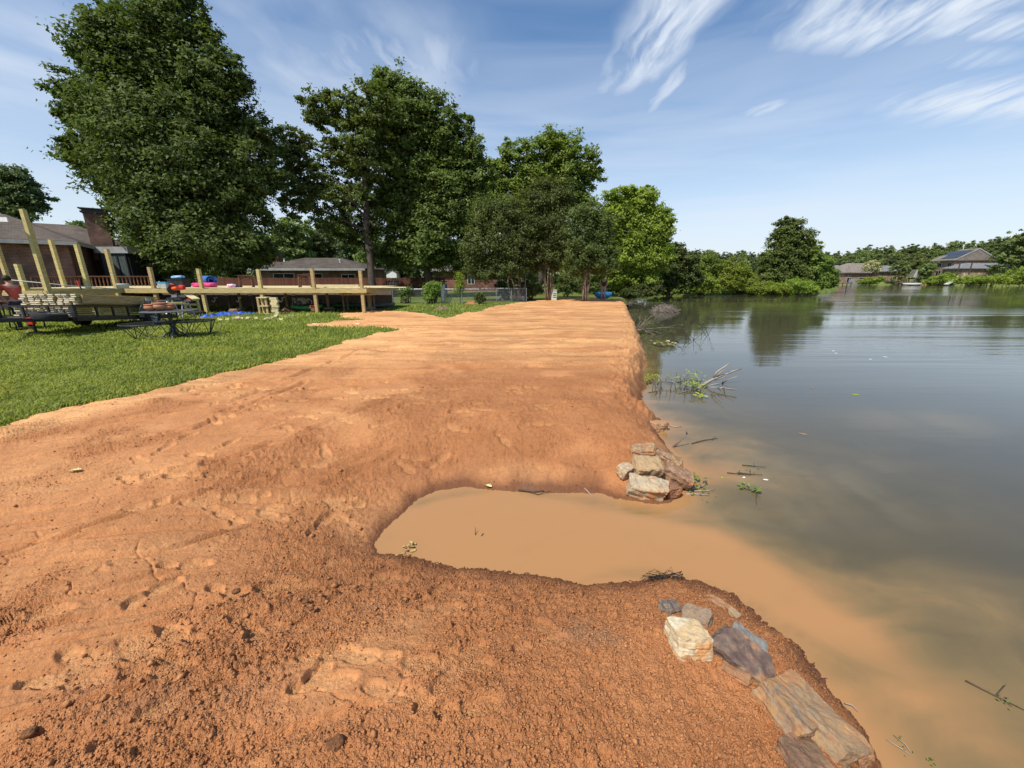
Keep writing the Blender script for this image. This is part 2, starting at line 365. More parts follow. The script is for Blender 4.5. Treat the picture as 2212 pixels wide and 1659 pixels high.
# edge of the bare soil against the grass
dirt_px = [(-2600,1640),(-1500,1310),(-700,1090),(-400,1008),(0,918),(130,880),(300,851),(480,806),(640,770),(700,752),(760,735),(830,717),(863,713),(800,706.5),(657,704.5),(657,700.5),(722,695.5),(780,693),(785,690),(742,687),(728,679),
 (760,676),(842,673),(900,675),(948,684),(964,688),(995,679),(1042,672),(1048,667),(1094.6,658.5),(1126,654),(1152,651),(1180,645),(1285,643.5),(1325,648)]
dirt_edge = [P(u, v).xy for u, v in dirt_px]
DE = np.array([tuple(p) for p in dirt_edge])
dirt_poly = [Vector((-9, -6))] + dirt_edge + [Vector((12, 36)), Vector((12, 20)), Vector((9, 8)), Vector((9, -6))]
DP = np.array([tuple(p) for p in dirt_poly])
def dirt_sd(x, y): return np.where(inside(x, y, DP), 1, -1) * dist_poly(x, y, DE)
GZ = 0.4
def base_h(x, y, d):
    steep = .5 + .75 * (1 - sst(y, 3.6, 7)) * sst(y, 1.9, 2.6) + .75 * (1 - sst(y, 1.9, 2.6))
    up = GZ * np.tanh(np.maximum(d, 0) / (steep * .34))
    far = np.maximum(0, np.hypot(x, y) - 45) * .012
    low = .17 * np.exp(-(((x - .9) / .75) ** 2 + ((y - 1.30) / .85) ** 2))                # the low spit with the rocks
    ax, bx = P(840, 1150, 0), P(1300, 1150, 0); tt = np.clip((x - ax.x) / (bx.x - ax.x), 0, 1); dl = np.hypot(x - ax.x - tt * (bx.x - ax.x), y - ax.y - tt * (bx.y - ax.y))
    low = np.maximum(low, .27 * (1 - sst(dl, .45, 2.0)))                                      # the ground dips towards the cut
    return np.where(d > 0, up - low * np.minimum(1, up / GZ) + np.minimum(far, 1.2) * sst(d, 1, 6), np.maximum(-.7, d * .55))
def H1(x, y):
    a = np.array([float(x)]); b = np.array([float(y)])
    return float(base_h(a, b, sdist(a, b))[0])

# ---------------------------------------------------------------- bare soil
def soil_mat():
    m = bpy.data.materials.new('red_soil'); m.use_nodes = True; nt = m.node_tree; b = nt.nodes['Principled BSDF']
    b.inputs['Specular IOR Level'].default_value = .22
    at = nd(nt, 'ShaderNodeAttribute', attribute_name='mix'); sp = nd(nt, 'ShaderNodeSeparateColor'); lk(nt, at.outputs['Color'], sp.inputs[0])
    tc = nd(nt, 'ShaderNodeTexCoord'); v = tc.outputs['Object']
    n1 = noise(nt, v, 2.2, 6, .6); n2 = noise(nt, v, 28, 5, .65); n3 = noise(nt, v, 140, 3, .6)
    col = mixc(nt, rng(nt, n1, .32, .68), (.39, .152, .057), (.495, .205, .080))
    col = mixc(nt, sp.outputs[0], col, (.77, .415, .175))                            # dry pale crust
    col = mixc(nt, mth(nt, 'MULTIPLY', rng(nt, n2, .35, .7), .5), col, mixc(nt, .7, col, (.20, .075, .028)))
    col = mixc(nt, rng(nt, n3, .35, .75, 0, .35), col, (.62, .31, .12))
    col = mixc(nt, sp.outputs[1], col, (.19, .077, .033))                           # damp soil
    col = mixc(nt, sp.outputs[2], col, (.27, .19, .13))                             # grey clay
    sv = mapping(nt, v, (.16, 1.5, 1), (0, 0, R(3)))
    ns = noise(nt, sv, 1.7, 9, .72, .25)
    far = mth(nt, 'MULTIPLY', rng(nt, ns, .47, .60), mth(nt, 'MULTIPLY', sp.outputs[0], .8))
    col = mixc(nt, far, col, (.40, .185, .075))                                     # damp drag lines in the dry crust
    lk(nt, col, b.inputs['Base Color'])
    lk(nt, mth(nt, 'SUBTRACT', .9, mth(nt, 'MULTIPLY', sp.outputs[1], .38)), b.inputs['Roughness'])
    hgt = mth(nt, 'ADD', mth(nt, 'MULTIPLY', noise(nt, v, 60, 6, .65), 1.0), mth(nt, 'MULTIPLY', noise(nt, v, 9, 6, .6), 2.2))
    for sc_, am in ((58, .55), (125, .28)):
        vo = nd(nt, 'ShaderNodeTexVoronoi', i_Scale=sc_); vo.feature = 'DISTANCE_TO_EDGE'
        wv = nd(nt, 'ShaderNodeTexNoise', i_Scale=30.0, i_Detail=3.0); lk(nt, v, wv.inputs['Vector']); ad = nd(nt, 'ShaderNodeVectorMath', operation='MULTIPLY_ADD'); lk(nt, wv.outputs['Color'], ad.inputs[0]); ad.inputs[1].default_value = (.03, .03, .03); lk(nt, v, ad.inputs[2]); lk(nt, ad.outputs[0], vo.inputs['Vector'])
        cr = mth(nt, 'MULTIPLY', rng(nt, vo.outputs['Distance'], 0, .35), mth(nt, 'MULTIPLY', mth(nt, 'ADD', at.outputs['Alpha'], .12), am)); hgt = mth(nt, 'ADD', hgt, cr)
    hgt = mth(nt, 'ADD', hgt, mth(nt, 'MULTIPLY', ns, .9))
    bn = nd(nt, 'ShaderNodeBump', i_Strength=.75, i_Distance=.012); lk(nt, hgt, bn.inputs['Height']); lk(nt, bn.outputs[0], b.inputs['Normal'])
    return m
W['soil'] = soil_mat()
rs = np.random.RandomState(5)
# footprints pressed into the soft ground: x, y, heading
prints = []
for _ in range(130):
    y = rs.uniform(1.25, 6.2); x = rs.uniform(-2.6, .25) * (.45 + y * .28)
    prints.append((x, y, rs.normal(0.1, .55) + (np.pi if rs.rand() < .5 else 0), rs.uniform(.014, .030)))
for u, v, a in [(75, 1340, .5), (680, 1075, 1.4), (300, 1560, 1.0), (470, 1700, .4), (1000, 1415, .05), (700, 1385, .2), (1010, 1525, .2), (140, 1450, .7), (340, 1440, .3)]:
    p = P(u, v); prints.append((p.x, p.y, a, .024))
GROOVES = [(np.array([tuple(P(u, v).xy) for u, v in pts]), w, d_) for pts, w, d_ in (
 ([(-80, 1445), (350, 1330), (600, 1240)], .018, .018), ([(-40, 1580), (300, 1480), (480, 1400)], .016, .016), ([(-60, 975), (500, 872), (780, 762)], .05, .022), ([(-60, 1022), (420, 932), (660, 830)], .045, .022),
 ([(0, 1110), (330, 1035), (620, 950)], .03, .018), ([(-40, 1230), (330, 1095), (580, 1005)], .024, .02), ([(150, 1690), (420, 1500), (540, 1410)], .014, .016), ([(250, 1215), (620, 1060)], .022, .02), ([(60, 1330), (420, 1190)], .02, .014), ([(-30, 1640), (200, 1545)], .014, .016),
 ([(450, 1010), (760, 900), (900, 850)], .035, .02), ([(700, 1000), (1000, 900), (1300, 880)], .04, .018), ([(600, 860), (1000, 800), (1340, 790)], .07, .03), ([(800, 760), (1100, 740), (1360, 745)], .09, .035), ([(420, 1340), (640, 1255)], .016, .014))]
def edge_noise(x, y): return (.10 * fbm(x * 2.3, y * 2.3, 4, 71) + .07 * fbm(x * 9, y * 9, 3, 72)) * np.minimum(1 + y * .05, 2.5)
def soil_fields(x, y, fine=True):
    jj = .03 + .09 * sst(y, 4, 8); d = sdist(x + jj * fbm(x * 3.2, y * 3.2, 5, 91, .6), y + jj * fbm(x * 3.2 + 9, y * 3.2, 5, 92, .6))
    de = dirt_sd(x, y)
    h = base_h(x, y, d)
    dn = de + edge_noise(x, y)
    inland = sst(d, 0, .35)
    h = h + .022 * fbm(x * .9, y * .9, 4, 11) * inland
    # roughness of the surface: smeared wet patches at the left, crumbs around the pool
    lx = sst(x, -2.6, -.7)
    pool = np.exp(-np.maximum(d - .05, 0) / .55)
    rough = sst(fbm(x * 1.1 + 3, y * 1.1, 4, 21) + .55 * lx + .35 * pool - .14, -.20, .38)
    rough = np.maximum(rough, .75 * sst(fbm(x * .6, y * 2.6, 4, 23), .18, .5) * sst(y, 3, 7))
    nearfac = 1 - sst(y, 7, 14)
    # crumbs
    wx = x + .03 * fbm(x * 14, y * 14, 3, 31); wy = y + .03 * fbm(x * 14 + 5, y * 14, 3, 32)
    f1, f2, c = worley(wx / .048, wy / .048, 41); big = sst(f2 - f1, .0, .30) * (.15 + c ** 2) * (1 - .5 * f1)
    f1, f2, c = worley(wx / .024, wy / .024, 43); mid = sst(f2 - f1, .0, .35) * (.3 + c) * (1 - .5 * f1)
    bigm = sst(fbm(x * 1.9, y * 1.9, 3, 45), -.05, .4)
    fm = 1 - .75 * np.exp(-((d - .14) / .20) ** 2) * sst(y, 2.4, 2.9); rough = rough * fm
    h = h + rough * (.024 * big * (.12 + bigm) + .0125 * mid * (1 - sst(y, 3.5, 6))) * nearfac
    h = h + (.25 + .75 * rough) * .019 * fbm(x * 12, y * 12, 5, 47, .62) * nearfac
    # dragged streaks: two directions near, across the strip further off
    groove = np.zeros_like(x)
    for pts, gw, gd in GROOVES:
        dg = dist_poly(x + .02 * fbm(x * 3, y * 3, 2, 95), y + .02 * fbm(x * 3 + 4, y * 3, 2, 96), pts); groove = groove + gd * (np.exp(-(dg / gw) ** 2) - .55 * np.exp(-((dg - 2.0 * gw) / gw) ** 2)) * sst(fbm(x * 2.2, y * 2.2, 3, 97), -.45, .1)
    ca, sa = math.cos(.42), math.sin(.42); s1x, s1y = x * ca + y * sa, -x * sa + y * ca
    k1 = sst(fbm(s1x * .75, s1y * 7, 4, 51), .05, .45) * (1 - sst(y, 2.6, 4.5)) * (1 - sst(x, -1.0, .2))
    k2 = sst(fbm(de * 4.5, (x + y) * .35, 4, 53), .1, .5) * (1 - sst(de, 1.6, 3.4))
    k3 = sst(fbm(x * .28, y * 2.1, 5, 55), .02, .5) * sst(y, 5.5, 9)
    k4 = fbm(x * .9, y * 3.4, 5, 57) * sst(y, 3.5, 6)
    h = h - .036 * k1 * inland - 1.7 * groove * inland + (.018 * k2 + .07 * k3 + .03 * k4 + .03 * sst(y, 5, 8) * fbm(x * .55 + 4, y * 5.5, 4, 56)) * inland
    groove_rim = 0
    # clumps thrown on the dragged lines
    clump = sst(fbm(x * 2.2, y * 3.0, 5, 59), .22, .55) * sst(y, 3, 5)
    h = h + .045 * clump * np.abs(fbm(x * 11, y * 11, 4, 61)) * inland
    # footprints
    fp = np.zeros_like(x); rim = np.zeros_like(x)
    for px, py, a, dep in prints:
        sel = np.where((np.abs(x - px) < .3) & (np.abs(y - py) < .3))
        if not len(sel[0]): continue
        dx, dy = x[sel] - px, y[sel] - py; u = dx * math.cos(a) + dy * math.sin(a); v = -dx * math.sin(a) + dy * math.cos(a)
        r = np.minimum(np.hypot((u - .055) / .095, v / .052), np.hypot((u + .085) / .055, v / .038))
        k = 1 - sst(r, .82, 1.06)
        fp[sel] = np.maximum(fp[sel], k * dep / .02); rim[sel] = np.maximum(rim[sel], np.exp(-((r - 1.2) / .14) ** 2))
    fpi = np.clip(fp, 0, 1) * inland
    flat = base_h(x, y, d) + .010 * fbm(x * 3, y * 3, 3, 12)
    h = h * (1 - .75 * fpi) + .75 * fpi * (flat + .004 * fbm(x * 60, y * 60, 2, 13)) - .020 * fp * inland + .006 * rim * inland * (1 - fpi)
    # drying cracks in the smeared clay
    f1, f2, c = worley((x + .05 * fbm(x * 4, y * 4, 3, 33)) / .33, (y + .05 * fbm(x * 4, y * 4 + 7, 3, 34)) / .33, 35)
    crack = (1 - sst(f2 - f1, .0, .045)) * (1 - .8 * rough) * sst(fbm(x * 1.3, y * 1.3, 2, 36), -.1, .25) * (1 - sst(y, 2.8, 4.0))
    h = h - .015 * crack * inland
    # the scraped bank faces
    face = np.exp(-((d - .18) / .16) ** 2)
    h = h + face * (.06 * fbm(x * 2.1, y * 2.1, 3, 65) + .02 * np.abs(fbm(x * 12, y * 12, 3, 67)))
    side = np.exp(-((d - .28) / .36) ** 2) * sst(y, 3.8, 5.5)
    h = h + side * (.20 * (np.abs(fbm(x * 2.4, y * 2.4, 5, 68, .6)) - .16) + .09 * np.abs(fbm(x * 7, y * 7, 4, 69, .6)))
    lift = .03 * sst(dn, .0, .25) - .12 * (1 - sst(dn, -.10, .05))
    h = h + lift * sst(d, -.2, .3)
    # colour controls
    dry = .12 + .30 * sst(fbm(x * .8, y * 1.2, 4, 81), -.1, .5)
    dry = np.maximum(dry, .95 * (1 - sst(de + .2 * fbm(x * 1.5, y * 1.5, 3, 82), .55, 1.25)) * sst(y, 2, 4))
    dry = np.maximum(dry, sst(y + 1.3 * fbm(x * .5, y * .9, 4, 83), 4.2, 10.5) * (1.0 - .62 * sst(fbm(x * .25, y * 1.9, 5, 84), -.05, .4) - .35 * sst(fbm(x * .5, y * 5, 5, 88), .0, .45)))
    dry = np.clip(dry + .38 * fpi - .25 * rough * (1 - sst(y, 6, 10)) - .35 * clump, 0, 1)
    wet = np.clip(1.0 * np.exp(-np.maximum(d, 0) / .10) + .5 * np.exp(-np.maximum(d, 0) / .34) * sst(fbm(x * 2.2, y * 2.2, 4, 85), -.25, .3), 0, 1) * (1 - .6 * sst(y, 6, 9))
    pl = P(770, 1130); wet = np.maximum(wet, .6 * np.exp(-(((x - pl.x) / .30) ** 2 + ((y - pl.y) / .5) ** 2)) * sst(fbm(x * 3, y * 3, 3, 86), -.3, .2))
    g = np.zeros_like(x)
    for u, v, rx, ry, w in [(1140, 1010, .28, .25, .55), (1275, 1330, .16, .10, .6), (1390, 985, .0001, .0001, 0), (880, 1255, .28, .035, .55), (380, 1480, .5, .15, .2)]:
        p = P(u, v); g = np.maximum(g, w * np.exp(-(((x - p.x) / (rx + 1e-6)) ** 2 + ((y - p.y) / (ry + 1e-6)) ** 2)) * sst(fbm(x * 4, y * 4, 4, 87), -.35, .3))
    return h, d, dn, np.stack([dry, np.clip(wet, 0, 1), g, rough], -1)
def make_soil():
    ys = [-.8]
    while ys[-1] < 37:
        y = ys[-1]; r = max(y, 0); ys.append(y + (.03 if y < .55 else min(.22, .0062 + r * r / (1.7 * 386) * .62)))
    ys = np.array(ys); n = 1080
    s = np.concatenate([np.linspace(-2.6, -1.5, 100)[:-1], np.linspace(-1.5, 1.0, n - 99)])
    X = s[None, :] * (np.maximum(ys[:, None], .35) + .55) ; X = np.clip(X, -26, 14); Y = np.repeat(ys[:, None], n, 1)
    xr, yr = X.ravel(), Y.ravel()
    d0 = sdist(xr, yr); e0 = dirt_sd(xr, yr)
    ok = (d0 > -.45) & (e0 > -.55)
    h = np.full(xr.shape, -1.0); mixv = np.zeros((len(xr), 4)); dn = np.full(xr.shape, -9.0)
    hh, dd, dnn, mm = soil_fields(xr[ok], yr[ok]); h[ok] = hh; mixv[ok] = mm; dn[ok] = dnn
    idx = np.arange(len(xr)).reshape(X.shape)
    q = np.stack([idx[:-1, :-1], idx[:-1, 1:], idx[1:, 1:], idx[1:, :-1]], -1).reshape(-1, 4)
    keep = (ok[q].all(1)) & (h[q].max(1) > -.2) & (dn[q].max(1) > -.2)
    q = q[keep]; used = np.unique(q); re = np.full(len(xr), -1); re[used] = np.arange(len(used))
    V = np.stack([xr, yr, h], -1)[used]
    print('soil quads', len(q), 'rows', len(ys))
    o = np_mesh('dirt_bank', V, re[q], W['soil'], smooth=True, attr={'mix': mixv[used]}); tag(o, kind='structure'); return o
soil = make_soil()

# crumbs of soil lying loose on it
def ico(n=1):
    bm = bmesh.new(); bmesh.ops.create_icosphere(bm, subdivisions=n, radius=1); v = np.array([tuple(x.co) for x in bm.verts]); f = np.array([[q.index for q in p.verts] for p in bm.faces]); bm.free(); return v, f
def make_clods():
    rr = np.random.RandomState(8); N = 84000
    y = .75 + (rr.rand(N) ** 1.7) * 5.2; x = (rr.rand(N) * 2.35 - 1.5) * (y + .4)
    h, d, dn, mx = soil_fields(x, y); rough = mx[:, 3]
    keep = (d > .01) & (dn > .05) & (rr.rand(N) < .08 + .92 * rough) & (rr.rand(N) < np.where(y < 3, 1, .55))
    x, y, h, d, rough = x[keep], y[keep], h[keep], d[keep], rough[keep]; wet = mx[keep][:, 1]; n = len(x)
    r = .0022 + .0056 * rr.rand(n) ** 3 + .007 * (rr.rand(n) < .012) * rr.rand(n) + .012 * (rr.rand(n) < .003) * (x < -.3)
    r = r * (1 + .10 * y)
    iv = np.array([(1, 0, 0), (-1, 0, 0), (0, 1, 0), (0, -1, 0), (0, 0, 1), (0, 0, -.6)], float); jf = np.array([(0, 2, 4), (2, 1, 4), (1, 3, 4), (3, 0, 4), (2, 0, 5), (1, 2, 5), (3, 1, 5), (0, 3, 5)])
    sc = r[:, None, None] * (1 + .5 * (rr.rand(n, 1, 3) - .5)) * (1 + .85 * (rr.rand(n, len(iv), 1) - .5))
    a = rr.rand(n) * 6.28; ca, sa = np.cos(a)[:, None], np.sin(a)[:, None]
    p = iv[None] * sc; p = np.stack([p[..., 0] * ca - p[..., 1] * sa, p[..., 0] * sa + p[..., 1] * ca, p[..., 2] * .8], -1)
    p = p + np.stack([x, y, h + r * .25], -1)[:, None]
    f = (jf[None] + (np.arange(n) * len(iv))[:, None, None]).reshape(-1, 3)
    mc = np.zeros((n, len(iv), 4)); mc[..., 0] = (.05 + .3 * rr.rand(n) ** 2)[:, None]; mc[..., 1] = np.clip(wet * .7 + .12 * rr.rand(n), 0, 1)[:, None]
    print('clods', n)
    o = np_mesh('dirt_clods', p.reshape(-1, 3), f, W['soil'], smooth=False, attr={'mix': mc.reshape(-1, 4)}); tag(o, 'loose crumbs of red soil lying on the bare bank', 'soil crumbs', kind='stuff')
make_clods()

# ---------------------------------------------------------------- lawn
def lawn_mat():
    m = bpy.data.materials.new('lawn'); m.use_nodes = True; nt = m.node_tree; b = nt.nodes['Principled BSDF']; b.inputs['Roughness'].default_value = .9; b.inputs['Specular IOR Level'].default_value = .1
    tc = nd(nt, 'ShaderNodeTexCoord'); v = tc.outputs['Object']
    c = mixc(nt, rng(nt, noise(nt, v, .45, 5), .35, .65), (.10, .15, .026), (.19, .225, .045))
    c = mixc(nt, rng(nt, noise(nt, v, 22, 4, .7), .35, .7, 0, .75), c, (.045, .075, .014))
    c = mixc(nt, rng(nt, noise(nt, v, 1.7, 4, .6), .54, .72, 0, .75), c, (.20, .15, .07))
    lk(nt, c, b.inputs['Base Color'])
    bn = nd(nt, 'ShaderNodeBump', i_Strength=.9, i_Distance=.05); lk(nt, noise(nt, v, 26, 5, .7), bn.inputs['Height']); lk(nt, bn.outputs[0], b.inputs['Normal'])
    return m
W['lawn'] = lawn_mat()
def lawn_h(x, y, d=None, de=None):
    d = sdist(x, y) if d is None else d; de = dirt_sd(x, y) if de is None else de
    return base_h(x, y, d) + .035 * fbm(x * .25, y * .25, 3, 101) - .10 * sst(de, .05, .45) * (y < 36)
def make_lawn():
    ys = [-3.0]
    while ys[-1] < 124: ys.append(ys[-1] + max(.12, ys[-1] * .016))
    ys = np.array(ys); s = np.linspace(-2.4, .95, 460)
    X = s[None] * (np.maximum(ys[:, None], 0) + 4.0); Y = np.repeat(ys[:, None], len(s), 1); xr, yr = X.ravel(), Y.ravel()
    d = sdist(xr, yr); h = lawn_h(xr, yr, d)
    idx = np.arange(len(xr)).reshape(X.shape); q = np.stack([idx[:-1, :-1], idx[:-1, 1:], idx[1:, 1:], idx[1:, :-1]], -1).reshape(-1, 4)
    de = dirt_sd(xr, yr); q = q[(d[q].max(1) > -1.5) & ((de[q].min(1) < .8) | (yr[q].min(1) > 34))]
    used = np.unique(q); re = np.full(len(xr), -1); re[used] = np.arange(len(used))
    tag(np_mesh('lawn', np.stack([xr, yr, h], -1)[used], re[q], W['lawn'], smooth=True), kind='structure')
make_lawn()
W['blade'] = leafmat('grass_blade', (.135, .175, .038), (.41, .42, .105), .42, .6)
def vary_blades():
    nt = W['blade'].node_tree; p = [n for n in nt.nodes if n.type == 'BSDF_PRINCIPLED'][0]; old = p.inputs['Base Color'].links[0].from_socket; tc = nd(nt, 'ShaderNodeTexCoord'); v = tc.outputs['Object']
    c = mixc(nt, rng(nt, noise(nt, v, 1.1, 5, .62), .50, .66, 0, .75), old, (.05, .10, .026)); c = mixc(nt, rng(nt, noise(nt, mapping(nt, v, (1, 1, 1), (0, 0, 0), (7, 3, 0)), .8, 5, .62), .53, .68, 0, .7), c, (.50, .46, .085))
    lk(nt, c, p.inputs['Base Color'])
vary_blades()
def make_grass():
    rr = np.random.RandomState(3); N = 520000
    v = 655 + (rr.rand(N) ** .8) * 300; u = 1340 - rr.rand(N) ** 1.12 * 2000
    b = (CV - v) / F; a = (u - CU) / F; dz = -_s + b * _c; t = (GZ - CZ) / dz; x = a * t; y = (_c + b * _s) * t     # spread so that near grass gets more blades
    x += rr.normal(0, .05, N) * (1 + y * .1); y += rr.normal(0, .15, N)
    de = dirt_sd(x, y); d = sdist(x, y); edge = de + edge_noise(x, y)
    thin = sst(fbm(x * .8, y * .8, 4, 121), .30, .62)
    under = (y > 19.4) & (x < -6.2)                                                  # bare shaded ground below the deck
    trail = .85 * np.exp(-((x + 8.2) / 1.6) ** 2) * sst(y, 19.5, 21) * (1 - sst(y, 27, 29))
    keep = (edge < .05 + .10 * rr.rand(N) ** 3) & (d > .3) & (rr.rand(N) > thin * .8) & (rr.rand(N) > .95 * np.exp(edge / .28) * (rr.rand(N))) & ~(under & (rr.rand(N) < .75)) & (rr.rand(N) > trail) & (y < 34)
    x, y, d, de = x[keep], y[keep], d[keep], de[keep]; n = len(x)
    z = lawn_h(x, y, d, de) - .004
    L = (.030 + .055 * rr.rand(n) ** 1.5) * (1 + .03 * y) * (1 + .3 * fbm(x * 1.4, y * 1.4, 3, 123)); wd = (.0035 + .003 * rr.rand(n)) * (1 + .16 * y)
    a = rr.rand(n) * 6.283; ln = rr.rand(n) * 1.0 + .25
    ox, oy = np.cos(a), np.sin(a); px, py = -oy, ox; c = np.stack([x, y, z], -1)
    side = np.stack([px * wd, py * wd, np.zeros(n)], -1)
    m = c + np.stack([ox * L * ln * .3, oy * L * ln * .3, L * .65], -1); tip = c + np.stack([ox * L * ln, oy * L * ln, L * (1.05 - .25 * ln)], -1)
    V = np.stack([c - side, c + side, m + side * .7, tip, m - side * .7], 1)
    f = np.array([[0, 1, 2], [0, 2, 4], [4, 2, 3]])
    Fq = (f[None] + (np.arange(n) * 5)[:, None, None]).reshape(-1, 3)
    print('grass', n)
    tag(np_mesh('grass', V.reshape(-1, 3), Fq, W['blade']), 'short green lawn grass left of the bare soil', 'grass', kind='stuff')
make_grass()

# ---------------------------------------------------------------- lake
def water_mat():
    m = bpy.data.materials.new('lake_water'); m.use_nodes = True; nt = m.node_tree; b = nt.nodes['Principled BSDF']
    at = nd(nt, 'ShaderNodeAttribute', attribute_name='silt'); sp = nd(nt, 'ShaderNodeSeparateColor'); lk(nt, at.outputs['Color'], sp.inputs[0])
    tc = nd(nt, 'ShaderNodeTexCoord'); v = tc.outputs['Object']
    w = nd(nt, 'ShaderNodeTexNoise', i_Scale=1.5, i_Detail=7.0, i_Distortion=1.0); lk(nt, mapping(nt, v, (1, 1.6, 1), (0, 0, R(-28))), w.inputs['Vector'])
    f = mth(nt, 'ADD', sp.outputs[0], mth(nt, 'MULTIPLY', mth(nt, 'SUBTRACT', w.outputs['Fac'], .5), mth(nt, 'ADD', .06, mth(nt, 'MULTIPLY', rng(nt, sp.outputs[0], .08, .35), .5))), clamp=True)
    c = mixc(nt, rng(nt, f, 0, .5, smooth=False), (.062, .058, .036), (.185, .130, .058))
    c = mixc(nt, rng(nt, f, .38, 1.0), c, (.385, .200, .080))
    lk(nt, c, b.inputs['Base Color'])
    b.inputs['Roughness'].default_value = .035; b.inputs['IOR'].default_value = 1.33; b.inputs['Specular IOR Level'].default_value = .5
    big = noise(nt, mapping(nt, v, (.22, 1.3, 1), (0, 0, R(4))), 3.2, 4, .55, .3)
    sml = noise(nt, mapping(nt, v, (.3, 1.6, 1), (0, 0, R(-5))), 14, 3, .6, .2)
    band = rng(nt, noise(nt, mapping(nt, v, (.012, .11, 1)), 1.0, 3, .5, .3), .42, .60)    # breeze lanes
    amp = mth(nt, 'MULTIPLY', sp.outputs[1], mth(nt, 'ADD', .05, mth(nt, 'MULTIPLY', band, .6)))
    swell = noise(nt, mapping(nt, v, (.12, 1.0, 1), (0, 0, R(3))), .85, 3, .5, .2)
    hgt = mth(nt, 'MULTIPLY', mth(nt, 'ADD', mth(nt, 'ADD', mth(nt, 'MULTIPLY', big, .35), mth(nt, 'MULTIPLY', swell, 2.0)), mth(nt, 'MULTIPLY', sml, .10)), mth(nt, 'ADD', amp, .022))
    bn = nd(nt, 'ShaderNodeBump', i_Strength=1.0, i_Distance=.055); lk(nt, hgt, bn.inputs['Height']); lk(nt, bn.outputs[0], b.inputs['Normal'])
    return m
W['water'] = water_mat()
def make_water():
    ys = [-3.0]
    while ys[-1] < 420: y = ys[-1]; ys.append(y + (.06 if y < 5 else max(.06, (y - 4) * .03)))
    ys = np.array(ys); s = np.linspace(-1.0, 2.6, 240); X = s[None] * (np.maximum(ys[:, None], 0) + 2.2); Y = np.repeat(ys[:, None], len(s), 1); x, y = X.ravel(), Y.ravel()
    d = -sdist(x, y)
    def blob(u, v, rx, ry, rot=0):
        p = P(u, v, 0); c, q = math.cos(rot), math.sin(rot); dx, dy = x - p.x, y - p.y; a = dx * c + dy * q; bb = -dx * q + dy * c
        return np.exp(-((a / rx) ** 2 + (bb / ry) ** 2))
    wx = .5 * fbm(x * 1.1 + .5 * fbm(x, y, 2, 133), y * 1.6, 5, 131); 
    s1 = 2.6 * blob(1080, 1150, 1.0, .55) + .36 * blob(1930, 1330, 1.3, .6) + .32 * blob(1580, 1030, .9, .6) + 1.0 * blob(1500, 1180, .62, .36, -.15) + .62 * blob(1720, 1310, .62, .30, -.6) + .40 * blob(2000, 1560, 1.1, .36, -.3) + .42 * blob(1520, 960, .8, .9)
    near = .55 * np.exp(-np.maximum(d, 0) / .32) * (1 - sst(y, 7, 16)) + .36 * np.exp(-np.maximum(d, 0) / 1.3) * (1 - sst(y, 4, 9))
    silt = np.clip(np.maximum(s1, near), 0, 1); silt = np.clip(silt + wx * .6 * 4 * silt * np.clip(1 - silt, 0, 1) + .05, 0, 1)
    silt = silt * (1 - sst(y, 9, 22))
    calm = sst(d, .3, 6) * sst(y, 4, 12) * (.35 + .65 * sst(x - .22 * y, 2, 24))
    calm = np.maximum(calm, .10 * sst(d, .2, 1.5))
    at = np.zeros((len(x), 4)); at[:, 0] = silt; at[:, 1] = calm
    idx = np.arange(len(x)).reshape(X.shape); q = np.stack([idx[:-1, :-1], idx[:-1, 1:], idx[1:, 1:], idx[1:, :-1]], -1).reshape(-1, 4)
    q = q[d[q].max(1) > -1.2]
    tag(np_mesh('lake_water', np.stack([x, y, 0 * x], -1), q, W['water'], smooth=True, attr={'silt': at}), kind='structure')
make_water()
g = MB().box((0, 0, -1.3), (7000, 7000, .5)).build('ground', mat('far_ground', (.07, .09, .03), (.05, .065, .025), .02, .95)); tag(g, kind='structure')
# the far shore
FS = np.array([(-400, 150), (-60, 150), (30, 146), (75, 138), (108, 127), (128, 116), (143, 106), (170, 88), (230, 60), (330, 20)], float)
def far_h(x, y):
    d = dist_poly(x, y, FS); yy = np.interp(x, FS[:, 0], FS[:, 1]); d = np.where(y > yy, d, -d)
    return np.where(d > 0, 1.5 * sst(d, 0, 9) + .035 * np.clip(d, 0, 120), d * .2)
def far_z(x, y): return float(far_h(np.array([float(x)]), np.array([float(y)]))[0])
def make_far():
    xs = np.linspace(-400, 520, 185); ys = np.linspace(10, 420, 140); X, Y = np.meshgrid(xs, ys); x, y = X.ravel(), Y.ravel(); h = far_h(x, y) + .15 * fbm(x * .2, y * .2, 3, 141)
    idx = np.arange(len(x)).reshape(X.shape); q = np.stack([idx[:-1, :-1], idx[:-1, 1:], idx[1:, 1:], idx[1:, :-1]], -1).reshape(-1, 4)
    q = q[(h[q].max(1) > -.5)]
    tag(np_mesh('far_bank', np.stack([x, y, h], -1), q, mat('far_grass', (.17, .20, .05), (.11, .14, .035), .25, .95), smooth=True), kind='structure')
make_far()
